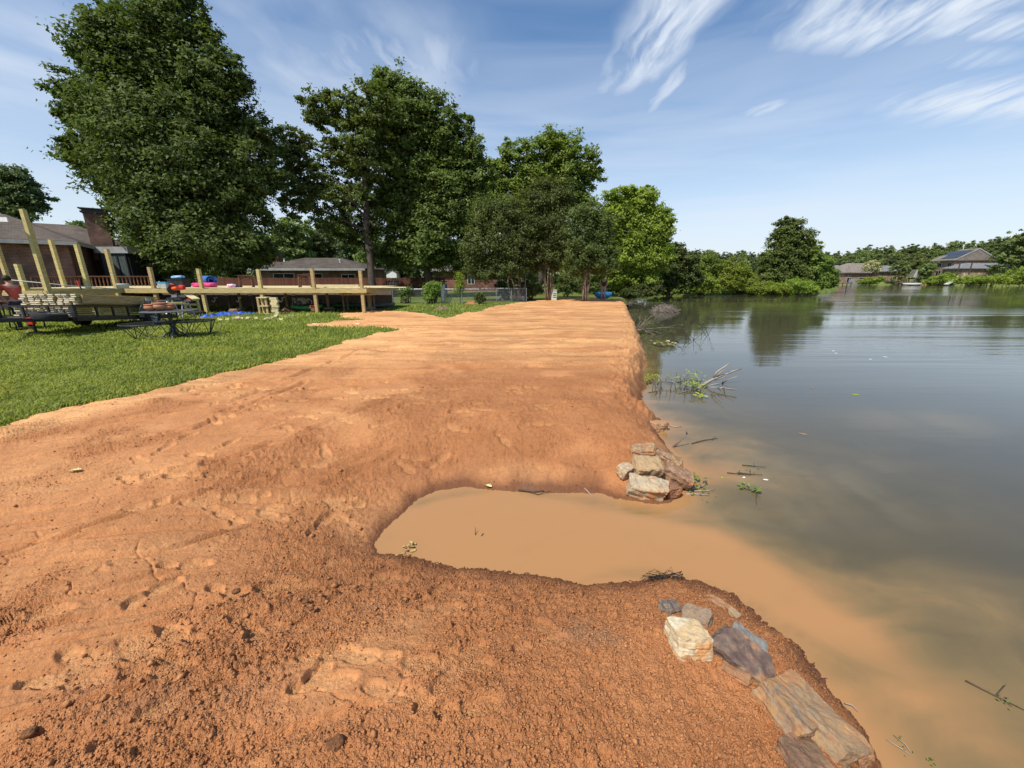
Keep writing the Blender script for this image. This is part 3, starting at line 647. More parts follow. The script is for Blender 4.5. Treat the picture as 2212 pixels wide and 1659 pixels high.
# ---------------------------------------------------------------- trees
LM = {
 'deep':  leafmat('leaf_deep', (0.053, 0.079, 0.021), (0.152, 0.185, 0.055), .30),
 'oak':   leafmat('leaf_oak', (0.068, 0.108, 0.024), (0.198, 0.253, 0.071), .32),
 'fresh': leafmat('leaf_fresh', (0.100, 0.161, 0.028), (0.276, 0.346, 0.077), .36),
 'lime':  leafmat('leaf_lime', (0.131, 0.198, 0.028), (0.360, 0.421, 0.077), .40),
 'myrtle': leafmat('leaf_myrtle', (.062, .086, .026), (.158, .188, .058), .32),
 'far':   leafmat('leaf_far', (0.108, 0.153, 0.050), (0.268, 0.314, 0.108), .30),
 'fardark': leafmat('leaf_far_dark', (0.061, 0.090, 0.037), (0.152, 0.185, 0.072), .26),
 'cream': leafmat('blossom_cream', (.30, .30, .14), (.62, .58, .34), .2),
 'water_leaf': leafmat('leaf_water', (0.132, 0.198, 0.026), (0.555, 0.608, 0.079), .3),
}
LEAVES = 0
def crown(name, lobes, n, size, m, parent, seed, per=38, clump=.30, off=Vector((0, 0, 0)), flat=.62, droop=0.0):
    """leaf-sized faces gathered in sprays through the volume of each lobe (centre, radii, weight)"""
    global LEAVES
    n = int(n * 1.6); size *= .80; per = int(per * 1.6)
    rr = np.random.RandomState(seed); V = []
    w = np.array([l[1][0] * l[1][2] * (l[2] if len(l) > 2 else 1) for l in lobes]); w = w / w.sum()
    for (c, r, *_), wi in zip(lobes, w):
        k = max(3, int(n * wi / per)); r = np.array(r); c = np.array(c)
        dirs = rr.normal(size=(k, 3)); dirs /= np.linalg.norm(dirs, axis=1)[:, None]
        rad = rr.rand(k) ** .42 * 1.0 + .05 * rr.normal(size=k) + (rr.rand(k) < .20) * rr.rand(k) * .42
        cc = c + dirs * r * rad[:, None]; cr = .86 * clump * r.mean() * (.5 + .9 * rr.rand(k)); cr = np.clip(cr, .25, 1.4)
        cnt = np.maximum(4, (per * (.5 + rr.rand(k))).astype(int)); ii = np.repeat(np.arange(k), cnt); m_ = len(ii)
        g = rr.normal(size=(m_, 3)) * .52; g[:, 2] *= flat
        g[:, 2] -= droop * np.hypot(g[:, 0], g[:, 1])
        p = cc[ii] + g * cr[ii][:, None]
        outw = (p - c) / r; outw /= np.linalg.norm(outw, axis=1)[:, None] + 1e-6
        nr = outw * .55 + np.array([0, 0, .75]) + rr.normal(size=(m_, 3)) * .55; nr /= np.linalg.norm(nr, axis=1)[:, None]
        t = rr.normal(size=(m_, 3)); t -= nr * (t * nr).sum(1)[:, None]; t /= np.linalg.norm(t, axis=1)[:, None]; b = np.cross(nr, t)
        L = size * (.6 + .8 * rr.rand(m_))[:, None]
        fold = nr * L * .16
        V.append(np.stack([p - t * L * .5 - b * L * .36 + fold, p - t * L * .42 + b * L * .36, p + t * L * .55], 1))
    V = np.concatenate(V); q = np.arange(len(V) * 3).reshape(-1, 3); LEAVES += len(V)
    o = np_mesh(name, V.reshape(-1, 3) - np.array(off), q, m, parent); o['kind'] = 'stuff'; return o
def limb_path(a, b, rr, sag=.12, n=5):
    a, b = Vector(a), Vector(b); L = (b - a).length; pts = []
    k = Vector((rr.uniform(-1, 1), rr.uniform(-1, 1), rr.uniform(-.2, .8))) * L * sag
    for i in range(n + 1):
        t = i / n; pts.append(a.lerp(b, t) + k * math.sin(math.pi * t) + Vector((rr.uniform(-1, 1), rr.uniform(-1, 1), 0)) * L * .02 * (0 < i < n))
    return pts
def tree(name, label, cat, base, top, lobes, n, size, leaf, r0, seed, bark='bark', group=None, per=38, clump=.30, limbs=None, stems=None, flat=.62, crown_name='crown', droop=0):
    rr = random.Random(seed); base = Vector(base); t = thing(name, label, cat, base, group)
    tr = MB(); top = Vector(top)
    if stems:
        for s_ in stems: tr.tube(limb_path(s_[0], s_[1], rr, .05, 6), [s_[2] * (1 - .55 * i / 6) for i in range(7)], 6)
    else:
        tp = limb_path(base - Vector((0, 0, .15)), top, rr, .03, 8); tr.tube(tp, [r0 * (1.25 if i == 0 else 1) * (1 - .72 * i / 8) for i in range(9)], 9)
    tr.build('trunk', W[bark], t, True)
    lb = MB(); cnt = 0
    for k, l in enumerate(lobes):
        c = Vector(l[0]); 
        if stems: s_ = stems[k % len(stems)]; a = s_[1]; rad = s_[2] * .5
        else:
            h = min(.92, max(.30, (c.z - base.z) / max(.1, top.z - base.z) * .72)); a = base.lerp(top, h); rad = r0 * (1 - .72 * h) * .62
        p = limb_path(a, c, rr, .10, 5); lb.tube(p, [rad * (1 - .75 * i / 5) for i in range(6)], 5); cnt += 1
        for _ in range(4):
            e = c + Vector((rr.uniform(-1, 1) * l[1][0], rr.uniform(-1, 1) * l[1][1], rr.uniform(-.5, .9) * l[1][2])) * .85
            lb.tube(limb_path(p[3], e, rr, .08, 3), [rad * .32, rad * .24, rad * .16, rad * .07], 4)
    lb.build('limbs', W[bark], t, True)
    crown(crown_name, lobes, n, size, LM[leaf], t, seed, per, clump, base, flat, droop)
    return t
def lobes_px(L, Y, depth=.85):
    out = []
    for l in L:
        u, v, ru, rv = l[:4]; dy = l[4] if len(l) > 4 else 0; w = l[5] if len(l) > 5 else 1
        c = PD(u, v, Y + dy); k = pxm(u, v, Y + dy); out.append((tuple(c), (ru * k, (ru + rv) / 2 * k * depth, rv * k), w))
    return out
def at_ground(u, Y, v=620):
    p = PD(u, v, Y); return Vector((p.x, p.y, H1(p.x, p.y)))

# the tall tree behind the deck
Lb = [(345, 60, 95, 60), (235, 110, 75, 60, -1), (300, 150, 110, 75), (440, 150, 75, 70), (200, 225, 70, 55, -1), (320, 250, 130, 85, -1), (470, 235, 75, 70), (505, 300, 65, 60, 1),
      (215, 320, 65, 55), (330, 350, 135, 80, -2), (460, 370, 105, 75, -1), (262, 410, 62, 48), (370, 440, 118, 70, -2), (500, 440, 85, 70), (335, 500, 80, 55, -1),
      (440, 520, 115, 65, -2), (352, 562, 62, 36, -1.5), (520, 530, 75, 55), (375, 10, 55, 55), (160, 205, 35, 30, -1), (240, 35, 35, 30), (150, 250, 28, 24), (165, 340, 30, 26), (505, 160, 30, 40), (455, 85, 28, 35), (575, 300, 40, 45, 1), (585, 375, 40, 45, 1)]
base = at_ground(405, 29.5)
tree('shade_tree', 'tallest dark green tree, full to the ground behind the deck', 'tree', base, PD(370, 40, 29.5), lobes_px(Lb, 29.5), 125000, .25, 'deep', .42, 11, per=46, clump=.30)
# oaks right of it
La = [(690, 240, 45, 40), (640, 330, 50, 40), (740, 235, 40, 45), (800, 235, 60, 55), (740, 320, 60, 50), (680, 400, 55, 42), (650, 440, 45, 35, -1), (745, 420, 50, 45), (800, 330, 60, 60), (720, 480, 60, 35), (800, 420, 50, 45, 1), (640, 380, 40, 25), (775, 500, 55, 35, 1), (620, 300, 30, 30)]
tree('oak_tree', 'open crowned oak with its grey trunk bare below, left of the dense oak', 'tree', at_ground(810, 34), PD(782, 300, 34), lobes_px(La, 34), 30000, .27, 'oak', .33, 13, per=40, clump=.25)
Lc = [(850, 205, 55, 45), (900, 240, 65, 60), (860, 290, 70, 60), (950, 300, 60, 55), (990, 270, 30, 28), (1010, 330, 45, 40), (880, 380, 80, 60), (960, 390, 70, 55), (1030, 385, 40, 45), (860, 460, 65, 50), (940, 470, 80, 55), (1010, 470, 55, 50), (890, 540, 70, 40), (980, 550, 60, 40), (840, 545, 45, 35, 1), (835, 180, 25, 22), (925, 520, 60, 50, -1.5)]
tree('oak_tree', 'dense broad oak with the highest crown right of the open oak', 'tree', at_ground(925, 37), PD(890, 260, 37), lobes_px(Lc, 37), 78000, .29, 'oak', .40, 17, per=42, clump=.30)
Ld = [(1110, 340, 40, 35), (1180, 330, 50, 42), (1230, 345, 55, 45), (1270, 370, 32, 35), (1150, 390, 55, 40), (1220, 410, 60, 42), (1090, 400, 40, 40), (1190, 305, 35, 25), (1120, 450, 60, 45), (1250, 440, 40, 35), (1060, 380, 30, 45), (1060, 455, 45, 50), (1160, 480, 70, 40)]
tree('shade_tree', 'tall green tree rising behind the three brown leaved multi-stem trees', 'tree', at_ground(1160, 46), PD(1185, 330, 46), lobes_px(Ld, 46), 42000, .33, 'fresh', .35, 19, per=38)
# three crape myrtles with many stems
def myrtle(label, base, L, Y, ns, spread, seed, n, fork):
    rr = random.Random(seed); st = []
    k = pxm(*(L[0][:2]), Y)
    for i in range(ns):
        a = 2 * math.pi * i / ns + rr.uniform(-.3, .3); b0 = Vector(base) + Vector((math.cos(a) * .17, math.sin(a) * .17, -.05))
        e = Vector(base) + Vector((math.cos(a) * spread * rr.uniform(.6, 1.1), math.sin(a) * spread * rr.uniform(.6, 1.1), fork * rr.uniform(.85, 1.15))); st.append((b0, e, rr.uniform(.055, .085)))
    return tree('crape_myrtle', label, 'tree', base, base, lobes_px(L, Y), n, .16, 'myrtle', .1, seed, 'bark_pale', 'multi-stem trees at the end of the bare strip', per=40, clump=.30, stems=st, flat=.9)
b1, b2, b3 = P(1113, 650.5), P(1184, 649.5), P(1263, 652.9)
myrtle('left one of the multi-stem trees, its stems fanning from a low fork beside the fence', b1, [(1065, 470, 50, 38), (1105, 455, 40, 30), (1030, 530, 42, 40), (1085, 530, 55, 45), (1125, 510, 38, 50), (1050, 580, 48, 25), (1110, 575, 45, 30)], b1.y, 7, .75, 23, 26000, 1.5)
myrtle('middle and tallest of the multi-stem trees, its thick stems in a tight bundle', b2, [(1170, 430, 40, 35), (1205, 425, 35, 35), (1185, 480, 50, 42), (1150, 515, 36, 36), (1215, 520, 38, 38), (1180, 550, 48, 30), (1150, 572, 30, 16), (1212, 570, 28, 16)], b2.y, 8, .42, 29, 28000, 2.5)
myrtle('right one of the multi-stem trees, with thin pale stems nearest the water', b3, [(1270, 465, 35, 28), (1255, 510, 38, 40), (1300, 500, 32, 38), (1275, 555, 50, 35), (1310, 560, 28, 32), (1245, 575, 32, 22)], b3.y, 8, .38, 31, 21000, 2.3)
# bright trees on the shore
Le = [(1340, 440, 40, 32), (1385, 430, 38, 28), (1420, 470, 34, 34), (1345, 490, 50, 42), (1400, 500, 45, 42), (1435, 500, 20, 28), (1350, 550, 55, 42), (1410, 555, 42, 40), (1370, 600, 50, 28), (1330, 590, 35, 30), (1385, 412, 25, 12), (1312, 480, 34, 36), (1302, 545, 36, 42)]
tree('shore_tree', 'bright yellow green tree on the shore right of the multi-stem trees', 'tree', at_ground(1355, 37, 640), PD(1370, 460, 37), lobes_px(Le, 37), 52000, .24, 'lime', .22, 37, per=40)
Lf = [(1455, 545, 26, 20), (1480, 560, 30, 22), (1450, 585, 34, 25), (1490, 600, 30, 20), (1430, 610, 40, 18), (1415, 580, 20, 30)]
tree('shore_tree', 'dark leafy tree overhanging the water right of the bright shore tree', 'tree', at_ground(1440, 42, 635), PD(1460, 560, 42), lobes_px(Lf, 42), 20000, .24, 'deep', .16, 41, per=36)
tree('shore_tree', 'leafy green tree on the shore left of the vine mound', 'tree', at_ground(1525, 52, 632), PD(1525, 575, 52), lobes_px([(1490, 578, 28, 22), (1525, 572, 32, 24), (1560, 584, 26, 22), (1510, 600, 34, 22)], 52), 15000, .24, 'fresh', .14, 45, per=36)
def bush(label, L, Y, n, size, leaf, seed, name='shore_bush', cat='bush', group=None, per=36):
    lo = lobes_px(L, Y, .9); c = Vector(lo[0][0]); b = Vector((c.x, c.y, max(.0, H1(c.x, c.y)) if c.y < 100 else 0)); 
    rr = random.Random(seed); t = thing(name, label, cat, b, group); st = MB()
    for l in lo:
        for _ in range(3): st.tube(limb_path(b + Vector((rr.uniform(-.3, .3), rr.uniform(-.3, .3), -.1)), Vector(l[0]) + Vector((rr.uniform(-.5, .5) * l[1][0], 0, rr.uniform(-.3, .6) * l[1][2])), rr, .1, 3), [.05, .04, .03, .012], 4)
    st.build('stems', W['bark'], t, True); crown('foliage', lo, n, size, LM[leaf], t, seed, per, .34, b); return t
bush('low dark bushes on the bank edge below the bright shore tree', [(1360, 632, 20, 9), (1385, 628, 24, 12), (1410, 622, 22, 14)], 36, 9000, .17, 'deep', 43)
bush('dense green bush at the waterline left of the vine covered mounds', [(1450, 615, 26, 20), (1430, 625, 18, 10), (1475, 620, 22, 14)], 47, 10000, .2, 'fresh', 47)
bush('bushy thicket at the waterline beside the green vine mound', [(1515, 610, 26, 24), (1490, 620, 18, 13), (1540, 618, 18, 15)], 49, 10000, .2, 'lime', 53)
bush('tall rounded vine mound left of the island tree', [(1590, 590, 28, 25), (1570, 612, 28, 20), (1610, 610, 26, 22)], 51, 13000, .2, 'lime', 59, 'vine_mound')
bush('bright low bush along the waterline before the island tree, left half', [(1655, 622, 30, 13), (1630, 626, 18, 9), (1685, 624, 22, 12)], 49.5, 9000, .17, 'lime', 61)
bush('bright low bush along the waterline before the island tree, right half', [(1725, 618, 28, 15), (1750, 626, 18, 9), (1705, 622, 18, 12)], 49.5, 9000, .17, 'lime', 67)
Lg = [(1705, 495, 26, 22), (1725, 520, 30, 26), (1690, 520, 26, 26), (1710, 550, 40, 30), (1670, 555, 28, 26), (1745, 545, 20, 26), (1700, 590, 45, 30), (1660, 595, 26, 28), (1745, 590, 30, 28), (1698, 480, 14, 10)]
tree('island_tree', 'tall rounded tree standing alone on the wooded point in the lake', 'tree', at_ground(1705, 53, 630), PD(1705, 510, 53), lobes_px(Lg, 53), 40000, .27, 'oak', .25, 71, per=40)
Lh = [(1760, 545, 14, 18), (1775, 570, 22, 20), (1785, 595, 24, 18), (1765, 605, 24, 20), (1795, 608, 14, 12), (1755, 580, 16, 16)]
tree('shore_tree', 'leaning leafy tree drooping over the water at the tip of the point', 'tree', at_ground(1760, 52, 628), PD(1770, 560, 52), lobes_px(Lh, 52), 20000, .22, 'fresh', .12, 73, per=34, droop=.3)
bush('dark evergreen shrubs in the shade far behind the multi-stem trees, left part', [(1100, 615, 26, 20), (1140, 612, 24, 24)], 42, 4200, .22, 'deep', 215, 'garden_bush')
bush('dark evergreen shrubs in the shade far behind the multi-stem trees, right part', [(1290, 612, 26, 22), (1325, 618, 22, 18), (1262, 618, 18, 16)], 42, 4200, .22, 'deep', 217, 'garden_bush')
# trees at the far left
Ll = [(25, 385, 45, 24), (50, 420, 42, 26), (10, 430, 40, 30), (80, 440, 22, 16), (30, 455, 50, 20)]
tree('shade_tree', 'dark tree behind the brick house roof at the left edge', 'tree', at_ground(20, 42), PD(25, 420, 42), lobes_px(Ll, 42), 14000, .32, 'fardark', .3, 79)
bush('small green tree peeping over the house roof left of the chimney', [(170, 495, 26, 14), (190, 500, 20, 16), (150, 505, 16, 10)], 40, 4000, .28, 'oak', 83, 'garden_tree', 'tree')

# woods: a few trees of each build, copied
def proto(name, label, leaf, seed, h=11.0, n=5200, size=.55, group='trees of the far woods'):
    rr = random.Random(seed); lo = []
    for _ in range(11):
        a = rr.uniform(0, 6.28); q = rr.uniform(.2, 1) * h * .24; z = h * rr.uniform(.36, .88); k = (1.12 - abs(z / h - .55)) * h * .16
        lo.append(((q * math.cos(a), q * math.sin(a), z), (k * rr.uniform(.9, 1.3), k * rr.uniform(.9, 1.3), k), 1))
    lo.append(((0, 0, h * .9), (h * .13, h * .13, h * .12), 1)); lo.append(((0, 0, h * .22), (h * .26, h * .26, h * .16), 1))
    return tree(name, label, 'tree', (0, 0, 0), (0, 0, h * .85), lo, n, size, leaf, h * .018, seed, group=group, per=26, clump=.36)
fg = 'trees of the wooded far shore'
protos = [proto('woodland_tree', 'far woodland tree in the wooded ridge behind the lake', lf, s, group=fg) for lf, s in (('far', 101), ('fardark', 103), ('far', 107), ('fardark', 109))]
used = [False] * 4
def put(k, x, y, z, sc, label, group, name='woodland_tree', sz=1.0):
    if not used[k]: t = protos[k]; used[k] = True
    else: t = copy_tree(protos[k])
    t.name = name; t['label'] = label
    if group: t['group'] = group
    elif 'group' in t: del t['group']
    t.location = (x, y, z); t.scale = (sc, sc, sc * sz); t.rotation_euler.z = (x * 7.1 + y) % 6.28; return t
rr = random.Random(77)
u = 1425
while u < 2300:                                                     # far ridge: nearer row behind the houses, and one above it
    for row, (Y, vt) in enumerate(((150, 550), (172, 534), (146, 566))):
        uu = u + rr.uniform(-8, 8) + (0, 9, 5)[row]; Yr = Y + rr.uniform(-5, 5) - max(0, (uu - 1900)) * .02
        vv = (556, 540, 572)[row] + rr.uniform(-6, 6) - (8 if uu > 1850 else 0) - max(0, (uu - 1990)) * .10
        tp = PD(uu, vv, Yr); gz = far_z(tp.x, tp.y); put(rr.randrange(4), tp.x, tp.y, gz, max(.5, (tp.z - gz) / 11.3), 'far woodland tree in the wooded ridge behind the lake', fg)
    u += 19
u = -60
bg_ = 'trees closing the view behind the gardens'
while u < 1420:                                                     # woods behind the gardens on this side
    Yr = 66 + rr.uniform(-6, 6); vv = 500 + rr.uniform(-14, 22) + (0 if u < 820 else 25) - (24 if 610 < u < 770 else 0)
    tp = PD(u, vv, Yr); put(rr.randrange(4), tp.x, tp.y, .4, (tp.z - .4) / 11.3, 'background tree in the green row behind the gardens', bg_)
    u += 36
for (u, v, Y, l) in ((2236, 480, 98, 'big dark tree at the right edge of the far shore'), (2186, 520, 101, 'dark tree left of the big one at the right edge'), (2290, 500, 93, 'dark tree cut by the right edge of the picture')):
    tp = PD(u, v, Y + 14); gz = far_z(tp.x, tp.y) + 1.5; put(0, tp.x, tp.y, gz, (tp.z - gz) / 11.3, l, None, 'shade_tree', 1)
for (u, v, Y, k, l) in ((1985, 545, 127, 2, 'leafy garden tree left of the two storey house'), (2010, 558, 119, 0, 'small round garden tree before the wall of the two storey house'), (1930, 550, 132, 3, 'dark green tree right of the pale flowering tree'), (1950, 562, 122, 2, 'light green garden tree beside the white steps'), (1840, 548, 138, 0, 'green tree behind the low houses across the lake')):
    tp = PD(u, v, Y); gz = far_z(tp.x, tp.y); put(k, tp.x, tp.y, gz, (tp.z - gz) / 11.3, l, None, 'garden_tree')
def farbush(label, L, Y, n, leaf, seed, name='garden_bush', size=.4, cat='bush'):
    lo = lobes_px(L, Y); c = Vector(lo[0][0]); b = Vector((c.x, c.y, far_z(c.x, c.y))); t = thing(name, label, cat, b); rr = random.Random(seed); st = MB()
    for l in lo: st.tube(limb_path(b - Vector((0, 0, .2)), l[0], rr, .1, 3), [.1, .08, .05, .02], 4)
    st.build('stems', W['bark'], t); crown('foliage', lo, n, size, LM[leaf], t, seed, 26, .36, b)
farbush('cream flowering tree beside the low house across the lake', [zf(620, 650) + (16, 9), zf(580, 680) + (10, 8), zf(660, 690) + (12, 7)], 124, 2600, 'cream', 151, 'flowering_tree', .4, 'tree')
bw = [(1860, 804, 14, 5), (1890, 606, 18, 6)]
farbush('bright green bushes on the far bank left of the dock', [zf(600, 810) + (18, 6), zf(520, 820) + (14, 4), zf(700, 800) + (14, 6)], 121, 2600, 'lime', 157)
farbush('green bush right of the dock on the far bank', [zf(1230, 815) + (18, 6), zf(1330, 790) + (20, 9), zf(1430, 770) + (18, 7)], 116, 3000, 'lime', 163)
farbush('long bright hedge on the far bank below the grey fence', [zf(1560, 810) + (24, 8), zf(1680, 800) + (24, 9), zf(1800, 805) + (24, 9)], 109, 4000, 'lime', 167)
farbush('high bright green bush mass at the right end of the far bank', [zf(1950, 800) + (26, 10), zf(2080, 780) + (28, 14), zf(2200, 760) + (30, 18)], 104, 5200, 'lime', 173)
print('leaves', LEAVES)
# ---------------------------------------------------------------- buildings
W['brick'] = brickmat('brown_brick', (.20, .085, .052), (.13, .058, .04), (.22, .18, .15))
W['brick2'] = brickmat('red_brown_brick', (.22, .085, .06), (.17, .065, .048), (.20, .15, .13), 1.4)
W['brick_far'] = brickmat('tan_brick', (.36, .22, .15), (.25, .15, .105), (.34, .29, .24), 1.6)
W['roof'] = roofmat('grey_brown_shingle', (.145, .118, .098), (.105, .085, .07))
W['roof2'] = roofmat('brown_shingle', (.12, .098, .08), (.085, .07, .058))
W['roof_far'] = roofmat('weathered_shingle', (.24, .21, .18), (.19, .165, .14), .3)
W['roof_grey'] = roofmat('grey_shingle', (.22, .225, .23), (.17, .175, .18), .3)
W['curtain'] = mat('curtain_glass', (.10, .125, .115), (.055, .07, .065), 2.5, .25, 0, None, (6, 6, .3), spec=.5)
W['fascia'] = mat('grey_fascia', (.34, .34, .32), (.26, .26, .25), 2, .6)
W['slat'] = mat('tan_slats', (.42, .30, .15), (.30, .21, .10), 2, .75)
class Frame:
    """a building's own axes: x along its front, y to its back"""
    def __init__(s, o, ang): s.o = Vector((o[0], o[1], 0)); s.x = Vector((math.cos(ang), math.sin(ang), 0)); s.y = Vector((-math.sin(ang), math.cos(ang), 0)); s.M = Matrix.Rotation(ang, 3, 'Z')
    def __call__(s, x, y, z): return s.o + s.x * x + s.y * y + Vector((0, 0, z))
    def box(s, mb, a, b): # opposite corners in own axes
        c = s((a[0] + b[0]) / 2, (a[1] + b[1]) / 2, (a[2] + b[2]) / 2); return mb.box(c, tuple(abs(b[i] - a[i]) for i in range(3)), M=s.M)
def hip(fr, x0, x1, y0, y1, ze, rise, th=.12, gable=(False, False)):
    mb = MB(); h = (y1 - y0) / 2; ym = (y0 + y1) / 2; xa = x0 if gable[0] else x0 + h; xb = x1 if gable[1] else x1 - h
    lo = [fr(x0, y0, ze), fr(x1, y0, ze), fr(x1, y1, ze), fr(x0, y1, ze)]; bt = [p - Vector((0, 0, th)) for p in lo]; r = [fr(xa, ym, ze + rise), fr(xb, ym, ze + rise)]
    mb.add(lo + r + bt, [(0, 1, 5, 4), (1, 2, 5), (2, 3, 4, 5), (3, 0, 4), (0, 6, 7, 1), (1, 7, 8, 2), (2, 8, 9, 3), (3, 9, 6, 0), (6, 9, 8, 7)]); return mb
def window(fr, parent, x0, x1, z0, z1, y=0.0, name='window'):
    f = MB(); t = .07
    for a, b in (((x0, z0), (x1, z0 + t)), ((x0, z1 - t), (x1, z1)), ((x0, z0 + t), (x0 + t, z1 - t)), ((x1 - t, z0 + t), (x1, z1 - t)), (((x0 + x1) / 2 - t / 2, z0 + t), ((x0 + x1) / 2 + t / 2, z1 - t))):
        fr.box(f, (a[0], y - .05, a[1]), (b[0], y - .004, b[1]))
    w = f.build(name, W['offwhite'], parent); p = MB(); fr.box(p, (x0 + t, y - .03, z0 + t), (x1 - t, y - .006, z1 - t)); p.build('pane', W['glass'], w)
    return w
# the brick house on the left, turned to the lake
c0 = PD(165, 521, 23.0); EZ = c0.z
hf = Frame((c0.x, c0.y), R(36.3))
bh = thing('brick_house', 'brown brick house with grey hip roof and tall brick chimney behind the new deck', 'house', (c0.x, c0.y, .4))
mb = MB(); hf.box(mb, (-13.5, .5, .3), (-.5, 5.7, EZ - .13)); mb.build('wall', W['brick'], bh)
hip(hf, -14, 0, 0, 6.2, EZ, 1.5).build('roof', W['roof'], bh)
mb = MB(); hf.box(mb, (-14.02, -.03, EZ - .22), (.02, -.004, EZ - .02)); hf.box(mb, (.004, -.02, EZ - .22), (.03, 6.2, EZ - .02)); mb.build('fascia', W['fascia'], bh)
mb = MB(); hf.box(mb, (-9, 6.25, .3), (1.6, 12.2, EZ - .3)); mb.build('rear_wall', W['brick'], bh)
hip(hf, -9.5, 2.1, 5.6, 12.7, EZ - .12, 1.75).build('rear_roof', W['roof'], bh)
w = MB(); hf.box(w, (-.497, 1.6, 1.7), (-.44, 2.9, EZ - .5)); w.build('side_window', W['glass'], bh)
window(hf, bh, -9.2, -7.8, 2.2, 3.7, .5)
ch = PD(216, 500, 27.6); ct = PD(205, 462, 27.6).z
mb = MB(); mb.box((ch.x, ch.y, (ct + 3.2) / 2), (1.05, .8, ct - 3.2), R(36)); chm = mb.build('chimney', W['brick'], bh)
mb = MB(); mb.box((ch.x, ch.y, ct + .05), (1.25, 1.0, .1), R(36)); mb.box((ch.x, ch.y, ct + .16), (1.1, .85, .1), R(36)); mb.box((ch.x, ch.y, ct + .26), (1.35, 1.1, .07), R(36)); mb.build('chimney_cap', W['black_metal'], chm)
# glazed porch room
a = PD(207, 545, 26.2); b = PD(279, 545, 26.2); zt = PD(240, 533, 26.2).z; zb_ = PD(240, 547, 26.2).z
mb = MB(); mb.box(((a.x + b.x) / 2, 27.6, (zt + zb_) / 2), (b.x - a.x, 3.0, zt - zb_)); mb.build('porch_roof', W['fascia'], bh)
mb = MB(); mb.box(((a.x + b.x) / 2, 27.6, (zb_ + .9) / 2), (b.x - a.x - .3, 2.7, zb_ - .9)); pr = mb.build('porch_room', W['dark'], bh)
for i in range(3):
    x0 = a.x + .25 + i * (b.x - a.x - .5) / 3; x1 = x0 + (b.x - a.x - .5) / 3 - .08
    mb = MB(); mb.box(((x0 + x1) / 2, 26.22, (zb_ + 1.5) / 2), (x1 - x0, .03, zb_ - 1.52)); mb.build('glass_door', W['curtain'], bh)
mb = MB()
for i in range(4): mb.box((a.x + .2 + i * (b.x - a.x - .5) / 3, 26.2, (zb_ + 1.5) / 2), (.07, .07, zb_ - 1.5))
mb.build('door_frame', W['black_metal'], bh)
# old porch railing
ra, rb = PD(66, 597, 21.0), PD(326, 596.5, 23.6)
rl = thing('porch_railing', 'old brown baluster railing along the porch of the brick house', 'railing', (ra.x, ra.y, 1.45))
RT = ra.z; d = rb - ra; n = 30
for nm, z_, hh in (('top_rail', RT, .07), ('bottom_rail', 1.55, .06)):
    MB().bar((ra.x, ra.y, z_), (rb.x, rb.y, z_), .09, hh).build(nm, W['brown_wood'], rl)
bal = None
for i in range(n + 1):
    p = ra.lerp(rb, i / n)
    if bal is None: bal = MB().box((p.x, p.y, (RT + 1.5) / 2), (.055, .04, RT - 1.6)).build('baluster', W['brown_wood'], rl)
    else: c = bal.copy(); COL.objects.link(c); c.location = p - ra; c.location.z = 0
mb = MB(); mid = (ra + rb) / 2; L = d.length; ang = math.atan2(d.y, d.x)
mb.box((mid.x - math.sin(ang) * 1.5, mid.y + math.cos(ang) * 1.5, 1.2), (L, 2.9, .3), ang); mb.build('porch_floor', W['brown_wood'], rl)
# corner of another roof at the very left
a = PD(-60, 469, 15.5); b = PD(18, 471, 15.5)
pc = thing('porch_canopy', 'corner of a shingled porch roof with pale edge at the left frame edge', 'canopy', (a.x, a.y, .4))
mb = MB(); mb.add([(a.x, 15.5, a.z), (b.x, 15.5, b.z), (b.x - 3.2, 17.5, b.z + .55), (a.x - 1.5, 17.5, a.z + .55), (a.x, 15.5, a.z - .1), (b.x, 15.5, b.z - .1), (b.x - 3.2, 17.5, b.z + .45), (a.x - 1.5, 17.5, a.z + .45)], [(0, 1, 2, 3), (7, 6, 5, 4), (0, 4, 5, 1), (1, 5, 6, 2), (2, 6, 7, 3), (3, 7, 4, 0)]); mb.build('roof', W['roof'], pc)
MB().bar(a - Vector((0, .03, .06)), b - Vector((0, .03, .06)), .05, .16).build('fascia', W['white'], pc)
for dx in (.25,): MB().box((a.x + dx, 17, (a.z + .4) / 2), (.14, .14, a.z - .35)).build('post', W['pine'], pc)

def simple_house(name, label, u0, u1, veave, vridge, Y, depth, wallm, roofm, gz=.4, wins=(), ang=0):
    a = PD(u0, veave, Y); b = PD(u1, veave, Y); e = a.z; Lx = b.x - a.x; fr = Frame((a.x, Y), ang)
    t = thing(name, label, 'house', (a.x, Y, gz)); mb = MB(); fr.box(mb, (.5, .5, gz - .3), (Lx - .5, depth - .5, e - .1)); mb.build('wall', wallm, t)
    rz_ = PD((u0 + u1) / 2, vridge, Y + depth / 2).z - e
    hip(fr, 0, Lx, 0, depth, e, rz_).build('roof', roofm, t)
    mb = MB(); fr.box(mb, (-.02, -.04, e - .24), (Lx + .02, -.005, e - .0)); mb.build('fascia', W['fascia'], t)
    for x0, x1, z0, z1_ in wins: window(fr, t, x0 * Lx, x1 * Lx, gz + z0, gz + z1_, .5)
    return t, fr, e, Lx
nh, nf, ne, nL = simple_house('neighbour_house', 'low brown hip roofed house behind the stained wooden fence', 531, 788, 579.5, 557, 45.5, 9, W['brick'], W['roof2'], .4, ((.2, .38, .5, 2.2), (.46, .62, .3, 2.2), (.78, .9, .8, 2.1)))
p = PD(735, 567, 48); mb = MB(); mb.tube([p - Vector((0, 0, .5)), p + Vector((0, 0, .25))], .09, 8); mb.tube([p + Vector((0, 0, .25)), p + Vector((0, 0, .36))], .15, 8); mb.build('roof_vent', W['white'], nh)
